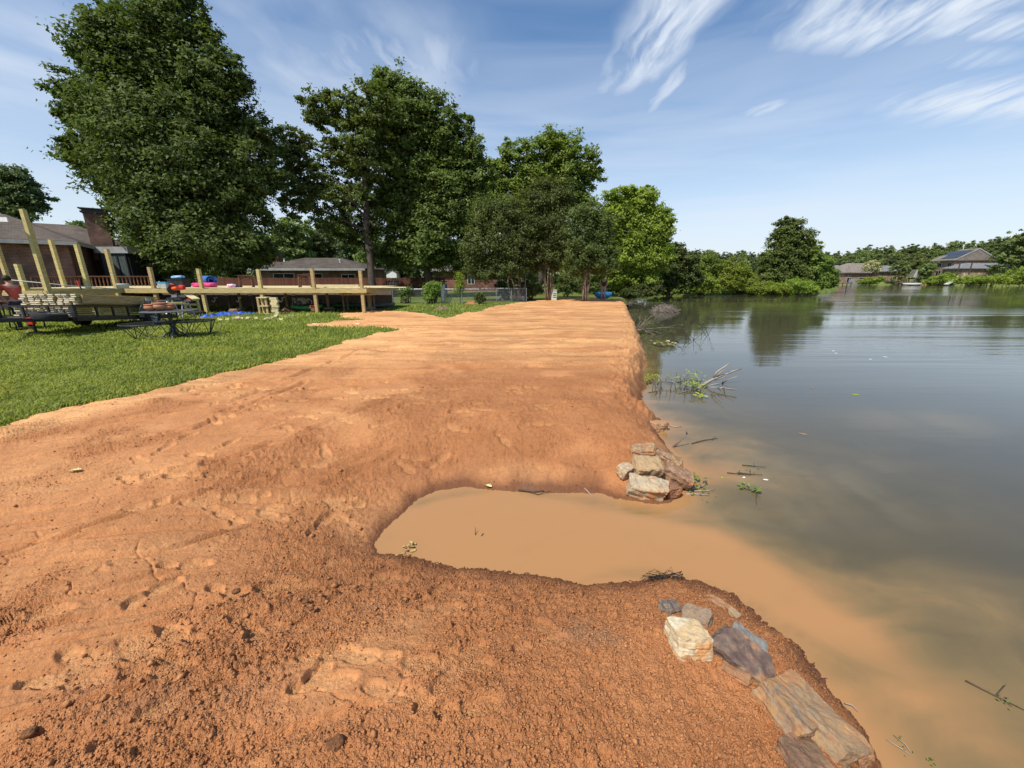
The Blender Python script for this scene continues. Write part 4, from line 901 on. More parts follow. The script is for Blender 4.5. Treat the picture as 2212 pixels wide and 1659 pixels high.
p = PD(600, 562, 50); MB().box(p + Vector((0, 0, .3)), (.9, .8, 1.5)).build('chimney', W['brick'], nh)
simple_house('brick_cottage', 'red brown brick house in the shade behind the left multi-stem tree', 925, 1085, 582, 566, 50, 8, W['brick2'], W['roof2'], .4, ((.52, .62, .9, 2.1),))
a = PD(834, 588, 58); b = PD(856, 588, 58); sh = thing('garden_shed', 'small white gabled shed seen between the trunks above the fence', 'shed', (a.x, 58, .4)); w_ = b.x - a.x
mb = MB(); zt = PD(845, 581, 58).z; mb.add([(a.x, 58, .3), (b.x, 58, .3), (b.x, 58, a.z), ((a.x + b.x) / 2, 58, zt), (a.x, 58, a.z), (a.x, 60, .3), (b.x, 60, .3), (b.x, 60, a.z), ((a.x + b.x) / 2, 60, zt), (a.x, 60, a.z)], [(0, 1, 2, 3, 4), (9, 8, 7, 6, 5), (1, 6, 7, 2), (5, 0, 4, 9), (0, 5, 6, 1)]); mb.build('wall', W['white'], sh)
mb = MB(); mid = (a.x + b.x) / 2
for s_, xx in ((-1, a.x - .2), (1, b.x + .2)): mb.add([(mid, 57.8, zt + .05), (xx, 57.8, a.z - .05), (xx, 60.2, a.z - .05), (mid, 60.2, zt + .05), (mid, 57.8, zt + .13), (xx, 57.8, a.z + .03), (xx, 60.2, a.z + .03), (mid, 60.2, zt + .13)], [(0, 1, 2, 3), (7, 6, 5, 4), (0, 4, 5, 1), (1, 5, 6, 2), (2, 6, 7, 3), (3, 7, 4, 0)])
mb.build('roof', W['roof'], sh)

# stained picket fence
fa, fb = PD(430, 601, 41), PD(965, 600.5, 41); fence = thing('picket_fence', 'reddish brown stained board fence behind the deck and chain-link fence', 'fence', (fa.x, 41, .4))
n = int((fb.x - fa.x) / .155); pk = None; rr = random.Random(4)
for i in range(n):
    x = i * .155; h_ = 1.70 + rr.uniform(-.02, .02)
    if pk is None: pk = MB().box((fa.x, 41, .4 + .85), (.14, .022, 1.7)).build('picket', W['cedar'], fence); c = pk
    else: c = pk.copy(); COL.objects.link(c)
    c.location = (x, rr.uniform(-.006, .006), 0); c.scale.z = h_ / 1.7
for z_ in (.7, 1.75): MB().bar((fa.x, 41.05, z_), (fb.x, 41.05, z_), .05, .09).build('fence_rail', W['cedar'], fence)
# chain link fence
def chain(label, a, b, n, h=.95, mesh=True, name='chain_link_fence'):
    a = Vector((a.x, a.y, H1(a.x, a.y))); b = Vector((b.x, b.y, H1(b.x, b.y))); t = thing(name, label, 'fence', a); d = b - a; L = d.length; up = Vector((0, 0, h))
    for i in range(n + 1):
        p = a.lerp(b, i / n); MB().tube([p - Vector((0, 0, .1)), p + up * 1.03], .03, 7).build('fence_post', W['galv'], t)
    MB().tube([a + up, b + up], .022, 6).build('top_rail', W['galv'], t)
    mb = MB(); s_ = .085; k = int(L / s_)
    for i in range(-int(h / s_), k + 1):
        for sg in (1, -1):
            t0, t1 = i * s_, i * s_ + h; q = [(t0, 0), (t1, h)] if sg == 1 else [(t0, h), (t1, 0)]
            pts = []
            for tt, zz in q:
                pts.append([tt, zz])
            for j, (o_, m_) in enumerate(((0, 1), (1, 0))):
                for lim in (0, L):
                    if (pts[j][0] < 0 and lim == 0) or (pts[j][0] > L and lim == L):
                        f = (lim - pts[m_][0]) / (pts[j][0] - pts[m_][0] + 1e-9); pts[j] = [lim, pts[m_][1] + (pts[j][1] - pts[m_][1]) * f]
            A = a + d * (pts[0][0] / L) + Vector((0, 0, pts[0][1])); B = a + d * (pts[1][0] / L) + Vector((0, 0, pts[1][1]))
            if (A - B).length < .05: continue
            w = Vector((.0035, 0, .0035)); y_ = Vector((0, .0035, 0)); mb.add([A - w, A + w, B + w, B - w], [(0, 1, 2, 3)])
    mb.build('wire_mesh', W['galv'], t)
    return t
chain('long chain-link fence across the lawn behind the deck', PD(700, 640, 27.3), PD(1035, 640, 27.3), 9)
chain('chain-link fence running back from the lawn fence to the stained fence', PD(953, 640, 27.6), PD(966, 625, 40.5), 4, 1.15)
chain('short dark chain-link fence behind the left multi-stem tree', PD(1040, 640, 29.2), PD(1137, 640, 29.2), 3, .95)
p = PD(1135, 640, 29.0); p.z = H1(p.x, p.y); MB().tube([p - Vector((0, 0, .2)), p + Vector((0, 0, 2.1))], [.05, .04], 8).build('fence_pole', W['black_metal']); tag(bpy.data.objects['fence_pole'], 'tall black pole at the right end of the garden fences', 'pole')
# ivy on the fence, young tree, plants
bush('leafy ivy clump grown over the chain-link fence', [(933, 622, 14, 9), (930, 636, 14, 12), (940, 616, 10, 5)], 27.0, 3600, .13, 'fresh', 201, 'ivy_clump', 'plant')
bush('thin weedy vine at the chain-link fence left of the ivy clump', [(872, 640, 7, 10), (868, 628, 10, 4), (885, 625, 12, 3)], 27.1, 700, .12, 'oak', 203, 'fence_vine', 'plant')
bush('small leafy bush by the end post of the chain-link fence', [(1037, 643, 8, 8)], 26.6, 900, .12, 'deep', 205, 'garden_bush', 'bush')
bush('dark leafy shrubs under the middle multi-stem tree', [(1150, 628, 22, 12), (1120, 632, 14, 9)], 31, 2500, .16, 'deep', 207, 'garden_bush', 'bush')
bush('dark round shrub behind the gap between middle and right multi-stem trees', [(1222, 615, 22, 20), (1240, 622, 16, 14)], 36, 3600, .18, 'deep', 209, 'garden_bush', 'bush')
sp_ = P(994, 654.5); s_t = tree('young_tree', 'slender young tree planted on the lawn before the chain-link fence', 'tree', sp_, sp_ + Vector((0, 0, 2.0)), [(tuple(PD(992, 600, sp_.y)), (.26, .26, .35)), (tuple(PD(993, 616, sp_.y)), (.34, .34, .45)), (tuple(PD(990, 628, sp_.y)), (.3, .3, .25)), (tuple(PD(994, 594, sp_.y)), (.12, .12, .2))], 1500, .10, 'lime', .035, 211, 'bark_pale', per=16)
def mound(name, label, u, v, r, h, m, cat, seed=0):
    p = P(u, v); rr = np.random.RandomState(seed); n = 22; mb = MB(); vs = []; fs = []
    for i in range(7):
        q = i / 6; vs += [Vector((p.x + r * q * math.cos(2 * math.pi * k / n) * (1 + .15 * rr.randn() * q), p.y + r * .8 * q * math.sin(2 * math.pi * k / n), H1(p.x, p.y) - .06 + (h + .06) * (1 - q * q) * (1 + .35 * rr.randn()))) for k in range(n)]
    for i in range(6):
        for k in range(n): fs.append((i * n + k, (i + 1) * n + k, (i + 1) * n + (k + 1) % n, i * n + (k + 1) % n))
    mb.add(vs, fs); o = mb.build(name, m, None, True, at=Vector((p.x, p.y, H1(p.x, p.y)))); tag(o, label, cat); return o
mound('soil_heap', 'small orange heap of soil beside the young tree', 1018, 657, .5, .13, W['soil'], 'soil heap', 1)
mound('cut_grass_heap', 'low grey brown heap of dead grass on the lawn', 955, 669, .55, .14, mat('dead_grass', (.22, .16, .09), (.12, .09, .05), 14, .95, .8, 30), 'grass heap', 2)
mound('soil_heap', 'brown soil heap under the deck beside the green kayak', 620, 675, .45, .2, mat('brown_soil', (.22, .13, .075), (.14, .08, .045), 8, .95, .6, 25), 'soil heap', 3)

# ---------------------------------------------------------------- the new deck
DY, DX0, DX1, DZ = 19.1, None, None, 1.60
px_ = lambda u, v, z=.4: P(u, v, z)
pH, pI, pJ, pK = P(477.6, 674), P(597, 674), P(705, 674), P(801.5, 674)
XR, XW = pK.x + .25, -18.75; YB, WY = 24.4, 16.0; XL = -23.5
dk = thing('wooden_deck', 'half built deck of fresh yellow lumber with tall uncut posts', 'deck', (pI.x, DY, .4))
def post(x, y, z1_, z0=.3, s=.14, m='pine'):
    mb = MB().box((x, y, (z0 + z1_) / 2), (s, s, z1_ - z0)); return mb.build('post', W[m], dk)
for p, vt, ut in ((pH, 580.2, 462), (pI, 582, 585), (pJ, 579.3, 692), (pK, 584.6, 794)): post(p.x, DY + .11, PD(ut, vt, DY).z)
post(-17.3, DY + .11, PD(327, 577, DY).z)
post(XW - .11, WY + .11, PD(84, 451, WY).z); post(PD(54, 645, WY).x, WY + .11, PD(35, 570, WY).z)
pc_ = PD(222, 629, 17.7); post(XW - .11, 17.7, PD(200, 528, 17.7).z); pd_ = PD(298, 625, 18.95); post(XW - .11, 18.95, PD(276, 538, 18.95).z)
pb = PD(140, 622, 20); post(pb.x, 20, PD(114, 518, 20).z); pf = PD(16, 600, 17.6); post(pf.x, 17.6, PD(-18, 505, 17.6).z)
for x in (-15.2, -12.6, -10.3, -8.0): post(x, 22.0, DZ - .2, .3, .10); MB().box((x, 22.0, .45), (.4, .4, .12)).build('footing', mat('concrete', (.32, .31, .29), None, 6, .9), dk)
def rim(a, b, z=DZ, h=.20, th=.04): return MB().bar((a[0], a[1], z - h / 2), (b[0], b[1], z - h / 2), th, h).build('rim_joist', W['pine'], dk)
rim((XW, DY), (XR, DY)); rim((XR, DY + .02), (XR, YB)); rim((XW, WY), (XW, DY - .02)); rim((XL, WY), (XW - .02, WY)); rim((XW + .1, DY + .24), (XR - .05, DY + .24), DZ - .02, .2)
rim((XW - .24, WY + .05), (XW - .24, DY - .02), DZ - .2, .19)
x = XW + .4; j0 = None
while x < XR - .2:
    if j0 is None: j0 = MB().bar((x, DY + .27, DZ - .1), (x, YB, DZ - .1), .038, .19).build('joist', W['pine'], dk); x0_ = x
    else: c = j0.copy(); COL.objects.link(c); c.location.x = x - x0_
    x += .41
x = XL + .3; j1 = None
while x < XW - .3:
    if j1 is None: j1 = MB().bar((x, WY + .03, DZ - .1), (x, YB, DZ - .1), .038, .19).build('joist', W['pine'], dk); x1_ = x
    else: c = j1.copy(); COL.objects.link(c); c.location.x = x - x1_
    x += .41
b0 = None; y = DY + .30
while y < YB:
    if b0 is None: b0 = MB().box(((XW + XR) / 2 - 2.4, y, DZ + .016), (XR - XW + 4.6, .138, .028)).build('deck_board', W['pine_pale'], dk); y0_ = y
    else: c = b0.copy(); COL.objects.link(c); c.location.y = y - y0_
    y += .145
mb = MB().box(((XL + XR) / 2, YB + .35, .85), (XR - XL - 1, .1, 1.3)); mb.build('skirt_wall', W['grey_wood'], dk)
# loose boards lying on the deck and overhanging its right end
def board(name, label, a, b, w=.14, h=.038, m='pine_pale', cat='board', group=None):
    a, b = Vector(a), Vector(b); o = MB().bar(a, b, w, h).build(name, W[m], None, at=(a + b) / 2); return tag(o, label, cat, group)
ZT = DZ + .03
for i, (u0, u1, y_, k, l) in enumerate(((800, 877, 19.5, 0, 'long loose board overhanging the right end of the deck, nearest the edge'), (790, 850, 19.8, 0, 'shorter loose board overhanging the right end of the deck, behind the long one'), (682, 775, 20.2, 1, 'thick beam lying on the deck behind the two right posts'), (700, 790, 19.66, 0, 'thin pale board lying on the deck between the two right posts'))):
    board('loose_board', l, (PD(u0, 615, y_).x, y_, ZT + .02 + .05 * k), (PD(u1, 615, y_).x, y_, ZT + .02 + .05 * k), .14, .04 + .1 * k, group='loose boards on the deck')
# work bench under the right end
wb = thing('work_bench', 'low pale work bench under the right end of the deck', 'bench', (-7.6, 21, .4)); a = PD(735, 636.5, 20.5); b = PD(803, 636.5, 20.5)
MB().box(((a.x + b.x) / 2, 20.8, a.z), (b.x - a.x, .7, .05)).build('bench_top', W['pine_pale'], wb)
for x in (a.x + .1, b.x - .1):
    for y in (20.55, 21.05): MB().box((x, y, (a.z + .35) / 2), (.07, .07, a.z - .4)).build('leg', W['grey_wood'], wb)
p = PD(743, 633, 20.8); tag(MB().box((p.x, p.y, a.z + .13), (.42, .3, .2)).build('tool_box', W['red'], None, at=Vector((p.x, p.y, a.z + .13))), 'red tool box on the work bench under the deck', 'tool box')
p = PD(753, 633, 20.8); tag(MB().lathe((p.x + .05, p.y, a.z + .03), [(.09, 0), (.11, .2), (.11, .21)], 12).build('tub', mat('grey_plastic', (.32, .36, .36)), None, at=Vector((p.x + .05, p.y, a.z + .03))), 'small grey tub beside the red tool box', 'tub')
# things on the deck
def stand(name, label, u, Y, w, d, h, rz):
    p = PD(u, 615, Y); t = thing(name, label, 'table', (p.x, Y, ZT)); M_ = Matrix.Rotation(rz, 3, 'Z'); o = Vector((p.x, Y, ZT))
    MB().box(o + Vector((0, 0, h - .02)), (w, d, .045), M=M_).build('table_top', W['brown_wood'], t)
    for i, j in ((-1, -1), (1, -1), (1, 1), (-1, 1)):
        q = o + M_ @ Vector((i * (w / 2 - .06), j * (d / 2 - .06), 0)); MB().bar(q + M_ @ Vector((i * .03, j * .03, 0)), q + Vector((0, 0, h - .045)), .065).build('leg', W['brown_wood'], t)
    for ax in (0, 1):
        for s_ in (-1, 1):
            mb = MB(); n = 8; L_ = (w, d)[ax] - .18
            for k in range(n):
                t0 = -1 + 2 * k / n; t1 = t0 + 2 / n; z0 = h - .12 - .09 * abs((t0 + t1) / 2) ** 2.5
                c = Vector(((t0 + t1) / 4 * L_, s_ * (d / 2 - .06), 0)) if ax == 0 else Vector((s_ * (w / 2 - .06), (t0 + t1) / 4 * L_, 0))
                mb.box(o + M_ @ c + Vector((0, 0, (h - .045 + z0) / 2)), (L_ / n, .03, h - .045 - z0) if ax == 0 else (.03, L_ / n, h - .045 - z0), M=M_)
            mb.build('apron', W['brown_wood'], t)
    return t
stand('side_table', 'brown wooden side table on the deck left of the middle post', 533, 20.5, .62, .62, .60, R(28))
stand('side_table', 'dark wooden side table on the deck between the middle and right posts', 661, 20.6, .62, .6, .64, R(20))
p = PD(680, 614, 20.4); tag(MB().box((p.x, p.y, ZT + .28), (.09, .03, .56)).build('white_board', W['white'], None, at=Vector((p.x, p.y, ZT))), 'narrow white board upright against the dark side table', 'board')
# rolled blue mat, pink bag, tote and the rest
def roll(label, c, r, L, rz, m):
    mb = MB(); M_ = Matrix.Rotation(rz, 3, 'Z'); n = 44; vs = []; fs = []
    for i in range(n + 1):
        a = 4.2 * math.pi * i / n; q = r * (.30 + .70 * i / n) * (1 if i < n else 1)
        for rad in (q, q - .045):
            for s_ in (-1, 1): vs.append(Vector(c) + M_ @ Vector((rad * math.cos(a), s_ * L / 2, rad * math.sin(a))))
    for i in range(n):
        a, b = i * 4, (i + 1) * 4
        fs += [(a, b, b + 1, a + 1), (a + 2, a + 3, b + 3, b + 2), (a, a + 2, b + 2, b), (a + 1, b + 1, b + 3, a + 3)]
    mb.add(vs, fs); o = mb.build('foam_roll', m, None, True, at=Vector(c)); return tag(o, label, 'foam mat')
p = PD(448, 606, 20.6); roll('rolled blue foam mat standing open on the pink bag', (p.x, p.y, ZT + .36), .30, .8, R(60), W['blue_foam'])
def soft(name, label, c, dims, m, cat, seed=1, rz=0, sub=3):
    iv, jf = ico(sub); rr = np.random.RandomState(seed); d = np.array(dims) / 2
    sgn = np.sign(iv) * np.abs(iv) ** .62; v = sgn * d; k = 1 + .12 * np.sin(iv[:, 0] * 7 + seed) * np.sin(iv[:, 1] * 6 + 1) + .05 * rr.randn(len(iv)); v = v * k[:, None]; v[:, 2] = np.maximum(v[:, 2], -d[2])
    a = rz; v = np.stack([v[:, 0] * math.cos(a) - v[:, 1] * math.sin(a), v[:, 0] * math.sin(a) + v[:, 1] * math.cos(a), v[:, 2]], -1)
    o = np_mesh(name, v, jf, m, smooth=True, loc=Vector(c) + Vector((0, 0, d[2]))); return tag(o, label, cat)
p = PD(443, 615, 20.4); soft('pink_bag', 'bright pink folded cloth bag on the deck under the blue roll', (p.x, p.y, ZT), (1.15, .6, .24), W['pink'], 'bag', 3)
p = PD(387, 612, 20.4); tb = thing('storage_tote', 'black storage tote on the deck behind the orange saw', 'tote', (p.x, p.y, ZT))
mb = MB(); mb.box((p.x, p.y, ZT + .19), (.75, .5, .38)); mb.build('tote_body', W['black_metal'], tb); MB().box((p.x, p.y, ZT + .40), (.82, .56, .04)).build('tote_rim', W['black_metal'], tb)
soft('towel', 'light blue towel heaped on the black tote', (p.x + .02, p.y, ZT + .42), (.5, .4, .16), mat('light_blue_cloth', (.30, .50, .72), (.22, .40, .62), 6, .85), 'towel', 5)
p = PD(355, 616, 20.0); cb_ = thing('clear_box', 'grey plastic box with a blue lid on the deck left of the tote', 'box', (p.x, p.y, ZT)); MB().box((p.x, p.y, ZT + .11), (.42, .32, .22)).build('box_body', mat('milky_plastic', (.34, .38, .40), (.28, .31, .33)), cb_); MB().box((p.x, p.y, ZT + .245), (.45, .35, .05)).build('lid', mat('cyan_lid', (.06, .30, .5)), cb_)
p = PD(346, 617, 19.9); tag(MB().lathe((p.x, p.y, ZT), [(.06, 0), (.065, .2), (.03, .27), (.03, .3)], 12).build('bottle', mat('lilac_plastic', (.6, .5, .62)), None, True, at=Vector((p.x, p.y, ZT))), 'pale lilac bottle beside the blue lidded box', 'bottle')
p = PD(500, 618, 20.0); soft('cloth_bundle', 'white and pink cloth bundle on the deck right of the blue roll', (p.x, p.y, ZT), (.36, .3, .17), mat('white_pink', (.75, .72, .72), (.7, .2, .5), 7, .8), 'bundle', 7)
p = PD(513, 619, 20.2); soft('cloth_bundle', 'dark blue cloth bundle on the deck beside the left side table', (p.x, p.y, ZT), (.4, .3, .10), mat('navy_cloth', (.03, .04, .10)), 'bundle', 8)
p = zdd(320, 305); q = PD(p[0], p[1], 18.4); pb_ = thing('paint_tub', 'white round tub on the deck beam near the fourth tall post', 'tub', (q.x, q.y, ZT)); MB().lathe((q.x, q.y, ZT), [(.19, 0), (.21, .16), (.215, .165)], 20).build('tub_body', W['white'], pb_, True); MB().lathe((q.x, q.y, ZT + .168), [(.225, 0), (.225, .035), (.0, .04)], 20).build('lid', W['white'], pb_, True)
a = PD(*zc(60, 415), 15.2); b = PD(*zc(1950, 572), 18.3); tag(MB().tube([a, a.lerp(b, .5) - Vector((0, 0, .03)), b], .018, 8).build('white_pipe', W['white'], None, True, at=a), 'long thin white pipe slanting down across the deck behind the posts', 'pipe')
a = PD(*zc(1260, 435), 15.6); b = PD(*zc(1300, 525), 15.6); cl_ = thing('bar_clamp', 'red handled clamp standing on the lumber stack', 'clamp', (b.x, b.y, b.z)); MB().bar(a, b, .06, .04).build('handle', W['red'], cl_); MB().tube([b, b + Vector((.05, 0, -.14))], .025, 6).build('clamp_jaw', W['black_metal'], cl_)
# ---------------------------------------------------------------- trailer
tO = PD(150, 640, 11.7); TX, TY = Vector((-.99, -.14, 0)).normalized(), Vector((-.14, .99, 0)).normalized()
TO = Vector((tO.x, tO.y, 0)); TM = Matrix((TX, TY, Vector((0, 0, 1)))).transposed()
def T(x, y, z): return TO + TX * x + TY * y + Vector((0, 0, z - .075 * y))       # x to its left, y to its rear; the nose is jacked up
trl = thing('utility_trailer', 'black open utility trailer jacked up on the lawn and loaded with lumber', 'trailer', (TO.x, TO.y, .4))
TW, TL, ZB, ZTp = 1.95, 4.3, .90, 1.30
mb = MB()
for a, b in (((0, 0), (TW, 0)), ((0, TL), (TW, TL)), ((0, 0), (0, TL)), ((TW, 0), (TW, TL)), ((TW / 2, 0), (TW / 2, TL))): mb.bar(T(*a, ZB), T(*b, ZB), .06, .12)
mb.build('bed_frame', W['black_metal'], trl)
mb = MB()
for a, b in (((0, 0), (TW, 0)), ((0, 0), (0, TL)), ((TW, 0), (TW, TL))): mb.bar(T(*a, ZTp), T(*b, ZTp), .055, .055)
mb.build('top_rail', W['black_metal'], trl)
for x in (0, TW):
    for i, y in enumerate((0, .75, 1.35, 1.95, 2.55, 3.4, 4.3)): MB().bar(T(x, y, ZB + .06), T(x, y, ZTp - .028), .09 if i == 0 else .05).build('stake', W['black_metal'], trl)
for x in (.65, 1.3): MB().bar(T(x, 0, ZB + .06), T(x, 0, ZTp - .028), .05).build('stake', W['black_metal'], trl)
for i in range(12): MB().bar(T(.10 + i * .16, .05, ZB + .08), T(.10 + i * .16, TL - .05, ZB + .08), .15, .035).build('bed_board', W['grey_wood'], trl)
def wheel(c, ax, r=.33, w=.2, name='wheel', par=None):
    ax = Vector(ax).normalized(); q = ax.to_track_quat('Z', 'Y').to_matrix(); n = 28
    whl = MB().lathe(c, [(r * .60, -w / 2), (r * .93, -w / 2), (r, -w * .32), (r, w * .32), (r * .93, w / 2), (r * .60, w / 2), (r * .55, 0), (r * .60, -w / 2)], n, q).build(name, W['rubber'], par, True)
    MB().lathe(c, [(.0, -w * .05), (r * .16, -w * .05), (r * .18, w * .3), (r * .5, w * .24), (r * .62, w * .46), (r * .62, -w * .4), (r * .2, -w * .2)], n, q).build('rim', W['galv'], whl, True)
    for k in range(5):
        a = 2 * math.pi * k / 5; MB().lathe(Vector(c) + q @ Vector((r * .3 * math.cos(a), r * .3 * math.sin(a), w * .28)), [(.022, 0), (.022, .03), (0, .03)], 8, q).build('lug_nut', W['black_metal'], whl)
    return whl
for x, sx in ((-.16, -1), (TW + .16, 1)):
    for y in (2.72,):
        c = T(x, y, 0); c.z = .4 + .33; wheel(c, TX * sx, par=trl)
        mb = MB(); pts = [c + TY * (.43 * math.cos(a)) + Vector((0, 0, .43 * math.sin(a))) for a in [math.pi * k / 10 for k in range(11)]]
        for i in range(10): mb.bar(pts[i], pts[i + 1], .26, .012, up=TX)
        vs = []
        mb2 = MB()
        for i in range(10): mb2.bar(pts[i] , pts[i + 1], .012, .27, up=Vector((0, 0, 1)).cross(TY) if False else (0, 0, 1)) if False else None
        mb.build('fender', W['grey_metal'], trl)
        cc = c.copy(); 
mb = MB(); mb.bar(T(.25, 0, ZB), T(.98, -1.25, ZB), .06, .1); mb.bar(T(1.7, 0, ZB), T(.98, -1.25, ZB), .06, .1); mb.build('tongue', W['black_metal'], trl)
jb = P(79.5, 722, .4); jt = PD(72, 662, jb.y)
jk = MB().tube([(jb.x, jb.y, .48), (jb.x, jb.y, .95)], .035, 10).tube([(jb.x, jb.y, .85), (jb.x, jb.y, jt.z)], .05, 10).build('jack', W['black_metal'], trl)
MB().box((jb.x, jb.y, .475), (.2, .2, .02)).build('foot_plate', W['black_metal'], jk); MB().tube([(jb.x, jb.y, jt.z - .03), (jb.x - .22, jb.y, jt.z - .01), (jb.x - .22, jb.y, jt.z - .1)], .016, 6).build('crank', W['grey_metal'], jk)
MB().bar((jb.x, jb.y, .88), T(.2, 0, ZB), .08, .1).build('jack_bracket', W['black_metal'], trl)
sw = PD(108, 684, 11.32); wheel(sw, Vector((.12, .10, 1)), .36, .22, 'spare_wheel', trl)
p = PD(67, 693, 11.5); MB().box(p, (.16, .1, .2)).build('light_box', W['red'], trl); a = PD(70, 692, 11.55); b = PD(96, 693, 11.75); MB().bar(a, b, .05, .06).build('light_bar', W['red'], trl)
tag(MB().box((jb.x + .02, jb.y, .43), (.50, .26, .075), R(12)).build('wooden_block', W['grey_wood'], None, at=Vector((jb.x, jb.y, .42))), 'flat wooden block on the lawn under the trailer jack', 'block')
# lumber on it: every board a part
def endmat():
    if 'board_ends' in _m: return
def lumber(label, x0, y0, z0, cols, rows, w, h, gx, gz, L, seed, skip=()):
    t = thing('lumber_stack', label, 'lumber', T(x0, y0, z0), 'lumber stacks on the trailer'); proto_ = None; rr = random.Random(seed)
    for i in range(cols):
        for j in range(rows):
            if (i, j) in skip: continue
            if proto_ is None:
                a, b = T(x0, y0, z0), T(x0, y0 + L, z0); proto_ = MB().bar(a, b, w, h).build('board', W['pine'], t); proto_.data.materials.append(W['pine_end']); proto_.data.polygons[0].material_index = 1; proto_.data.polygons[1].material_index = 1; c = proto_
            else: c = proto_.copy(); COL.objects.link(c)
            c.location = TX * (i * gx) + Vector((0, 0, j * gz)) + TY * rr.uniform(-.05, .05)
    return t
lumber('lower lumber stack on the trailer bed, its white board ends between bed and top rail', .28, .12, ZB + .14, 8, 5, .14, .038, .185, .062, 3.4, 1)
lumber('upper lumber stack, seven columns of white board ends above the trailer rail', .22, .35, ZTp + .06, 8, 6, .14, .04, .19, .055, 3.3, 2)
tag(MB().bar(T(.10, .5, ZTp + .20), T(.10, 3.1, ZTp + .20), .04, .26).build('wide_board', W['pine'], None, at=T(.1, 1.8, ZTp + .2)), 'wide board on edge along the near side of the upper lumber stack', 'board')
tag(MB().bar(T(.03, 2.9, ZTp + .19), T(.03, 3.15, ZTp + .19), .03, .18).build('board_wrap', W['offwhite'], None, at=T(.03, 3, ZTp + .19)), 'grey paper wrap on the end of the wide board', 'wrapper')
for k in range(3): tag(MB().bar(T(.25 + .16 * k, 2.2, ZTp + .05), T(.2 + .14 * k, 5.4, ZTp + .12 + .03 * k), .14, .04).build('long_board', W['pine_pale'], None, at=T(.3 + .15 * k, 4, ZTp + .1)), ('nearest', 'middle', 'farthest')[k] + ' of three long pale boards sticking out behind the trailer fender', 'board', 'long boards on the trailer')
# timber on the ground by the wheel
tag(MB().bar(P(302, 690, .47), P(352, 688, .47), .14, .14).build('timber', W['pine'], None, at=P(327, 689, .47)), 'short square timber on the grass beside the trailer wheel', 'timber')

# ---------------------------------------------------------------- table at the far left
tp = PD(15, 652, 13.0); tt = thing('folding_table', 'brown topped table with curved metal legs at the left edge behind the trailer jack', 'table', (tp.x, tp.y, .4))
MB().lathe((tp.x - .2, tp.y, tp.z - .03), [(0, 0), (.72, 0), (.74, .03), (.72, .05), (0, .05)], 24, Matrix(((1, 0, 0), (0, .7, 0), (0, 0, 1)))).build('table_top', W['brown_wood'], tt, True)
MB().box((tp.x - .1, tp.y + .1, .85), (1.7, .3, .05)).build('bench', W['grey_wood'], tt)
for dx, dy in ((-.7, -.35), (.45, -.35), (.5, .4), (-.7, .4)):
    b = Vector((tp.x + dx, tp.y + dy, .4)); MB().tube([b, b + Vector((.03, 0, .2)), b + Vector((-.05, 0, .45)), b + Vector((-.03, 0, .6)), b + Vector((-.1 * dx, -.2 * dy, tp.z - .45))], .022, 6).build('leg', W['black_metal'], tt, True)

# ---------------------------------------------------------------- patio tables and pots
def ring_mesh(mb, c, r, tilt=None):
    for i in range(-6, 7):
        x = i * r / 6.5; h = math.sqrt(max(0, r * r - x * x)); mb.bar(c + Vector((x, -h, 0)), c + Vector((x, h, 0)), .007, .005); mb.bar(c + Vector((-h, x, .004)), c + Vector((h, x, .004)), .007, .005)
    return mb
pb = P(380, 731); pt = PD(360, 672.5, pb.y); rt = .62
pt_ = thing('patio_table', 'tall round dark metal patio table with a pedestal, carrying the clay pots', 'table', (pb.x, pb.y, .4))
tc_ = Vector((pt.x + .04, pb.y, pt.z))
MB().lathe(tc_, [(0, -.004), (rt - .02, -.004), (rt, .0), (rt, .010), (rt - .02, .014), (0, .014)], 40).build('table_top', W['grey_metal'], pt_, True)
q = Vector((pb.x, pb.y, .4)); MB().tube([q + Vector((0, 0, .1)), tc_ - Vector((0, 0, .01))], [.045, .035], 10).build('pedestal', W['grey_metal'], pt_, True)
for k in range(4):
    a = k * math.pi / 2 + .5; e = Vector((math.cos(a), math.sin(a), 0)); MB().tube([q + e * .36, q + e * .30 + Vector((0, 0, .06)), q + e * .1 + Vector((0, 0, .2)), q + Vector((0, 0, .38))], [.02, .026, .026, .02], 7).build('foot', W['grey_metal'], pt_, True)
    MB().tube([tc_ + e * .45 - Vector((0, 0, .02)), tc_ + e * .22 - Vector((0, 0, .12)), q + e * .05 + Vector((0, 0, .42))], .012, 6).build('brace', W['black_metal'], pt_, True)
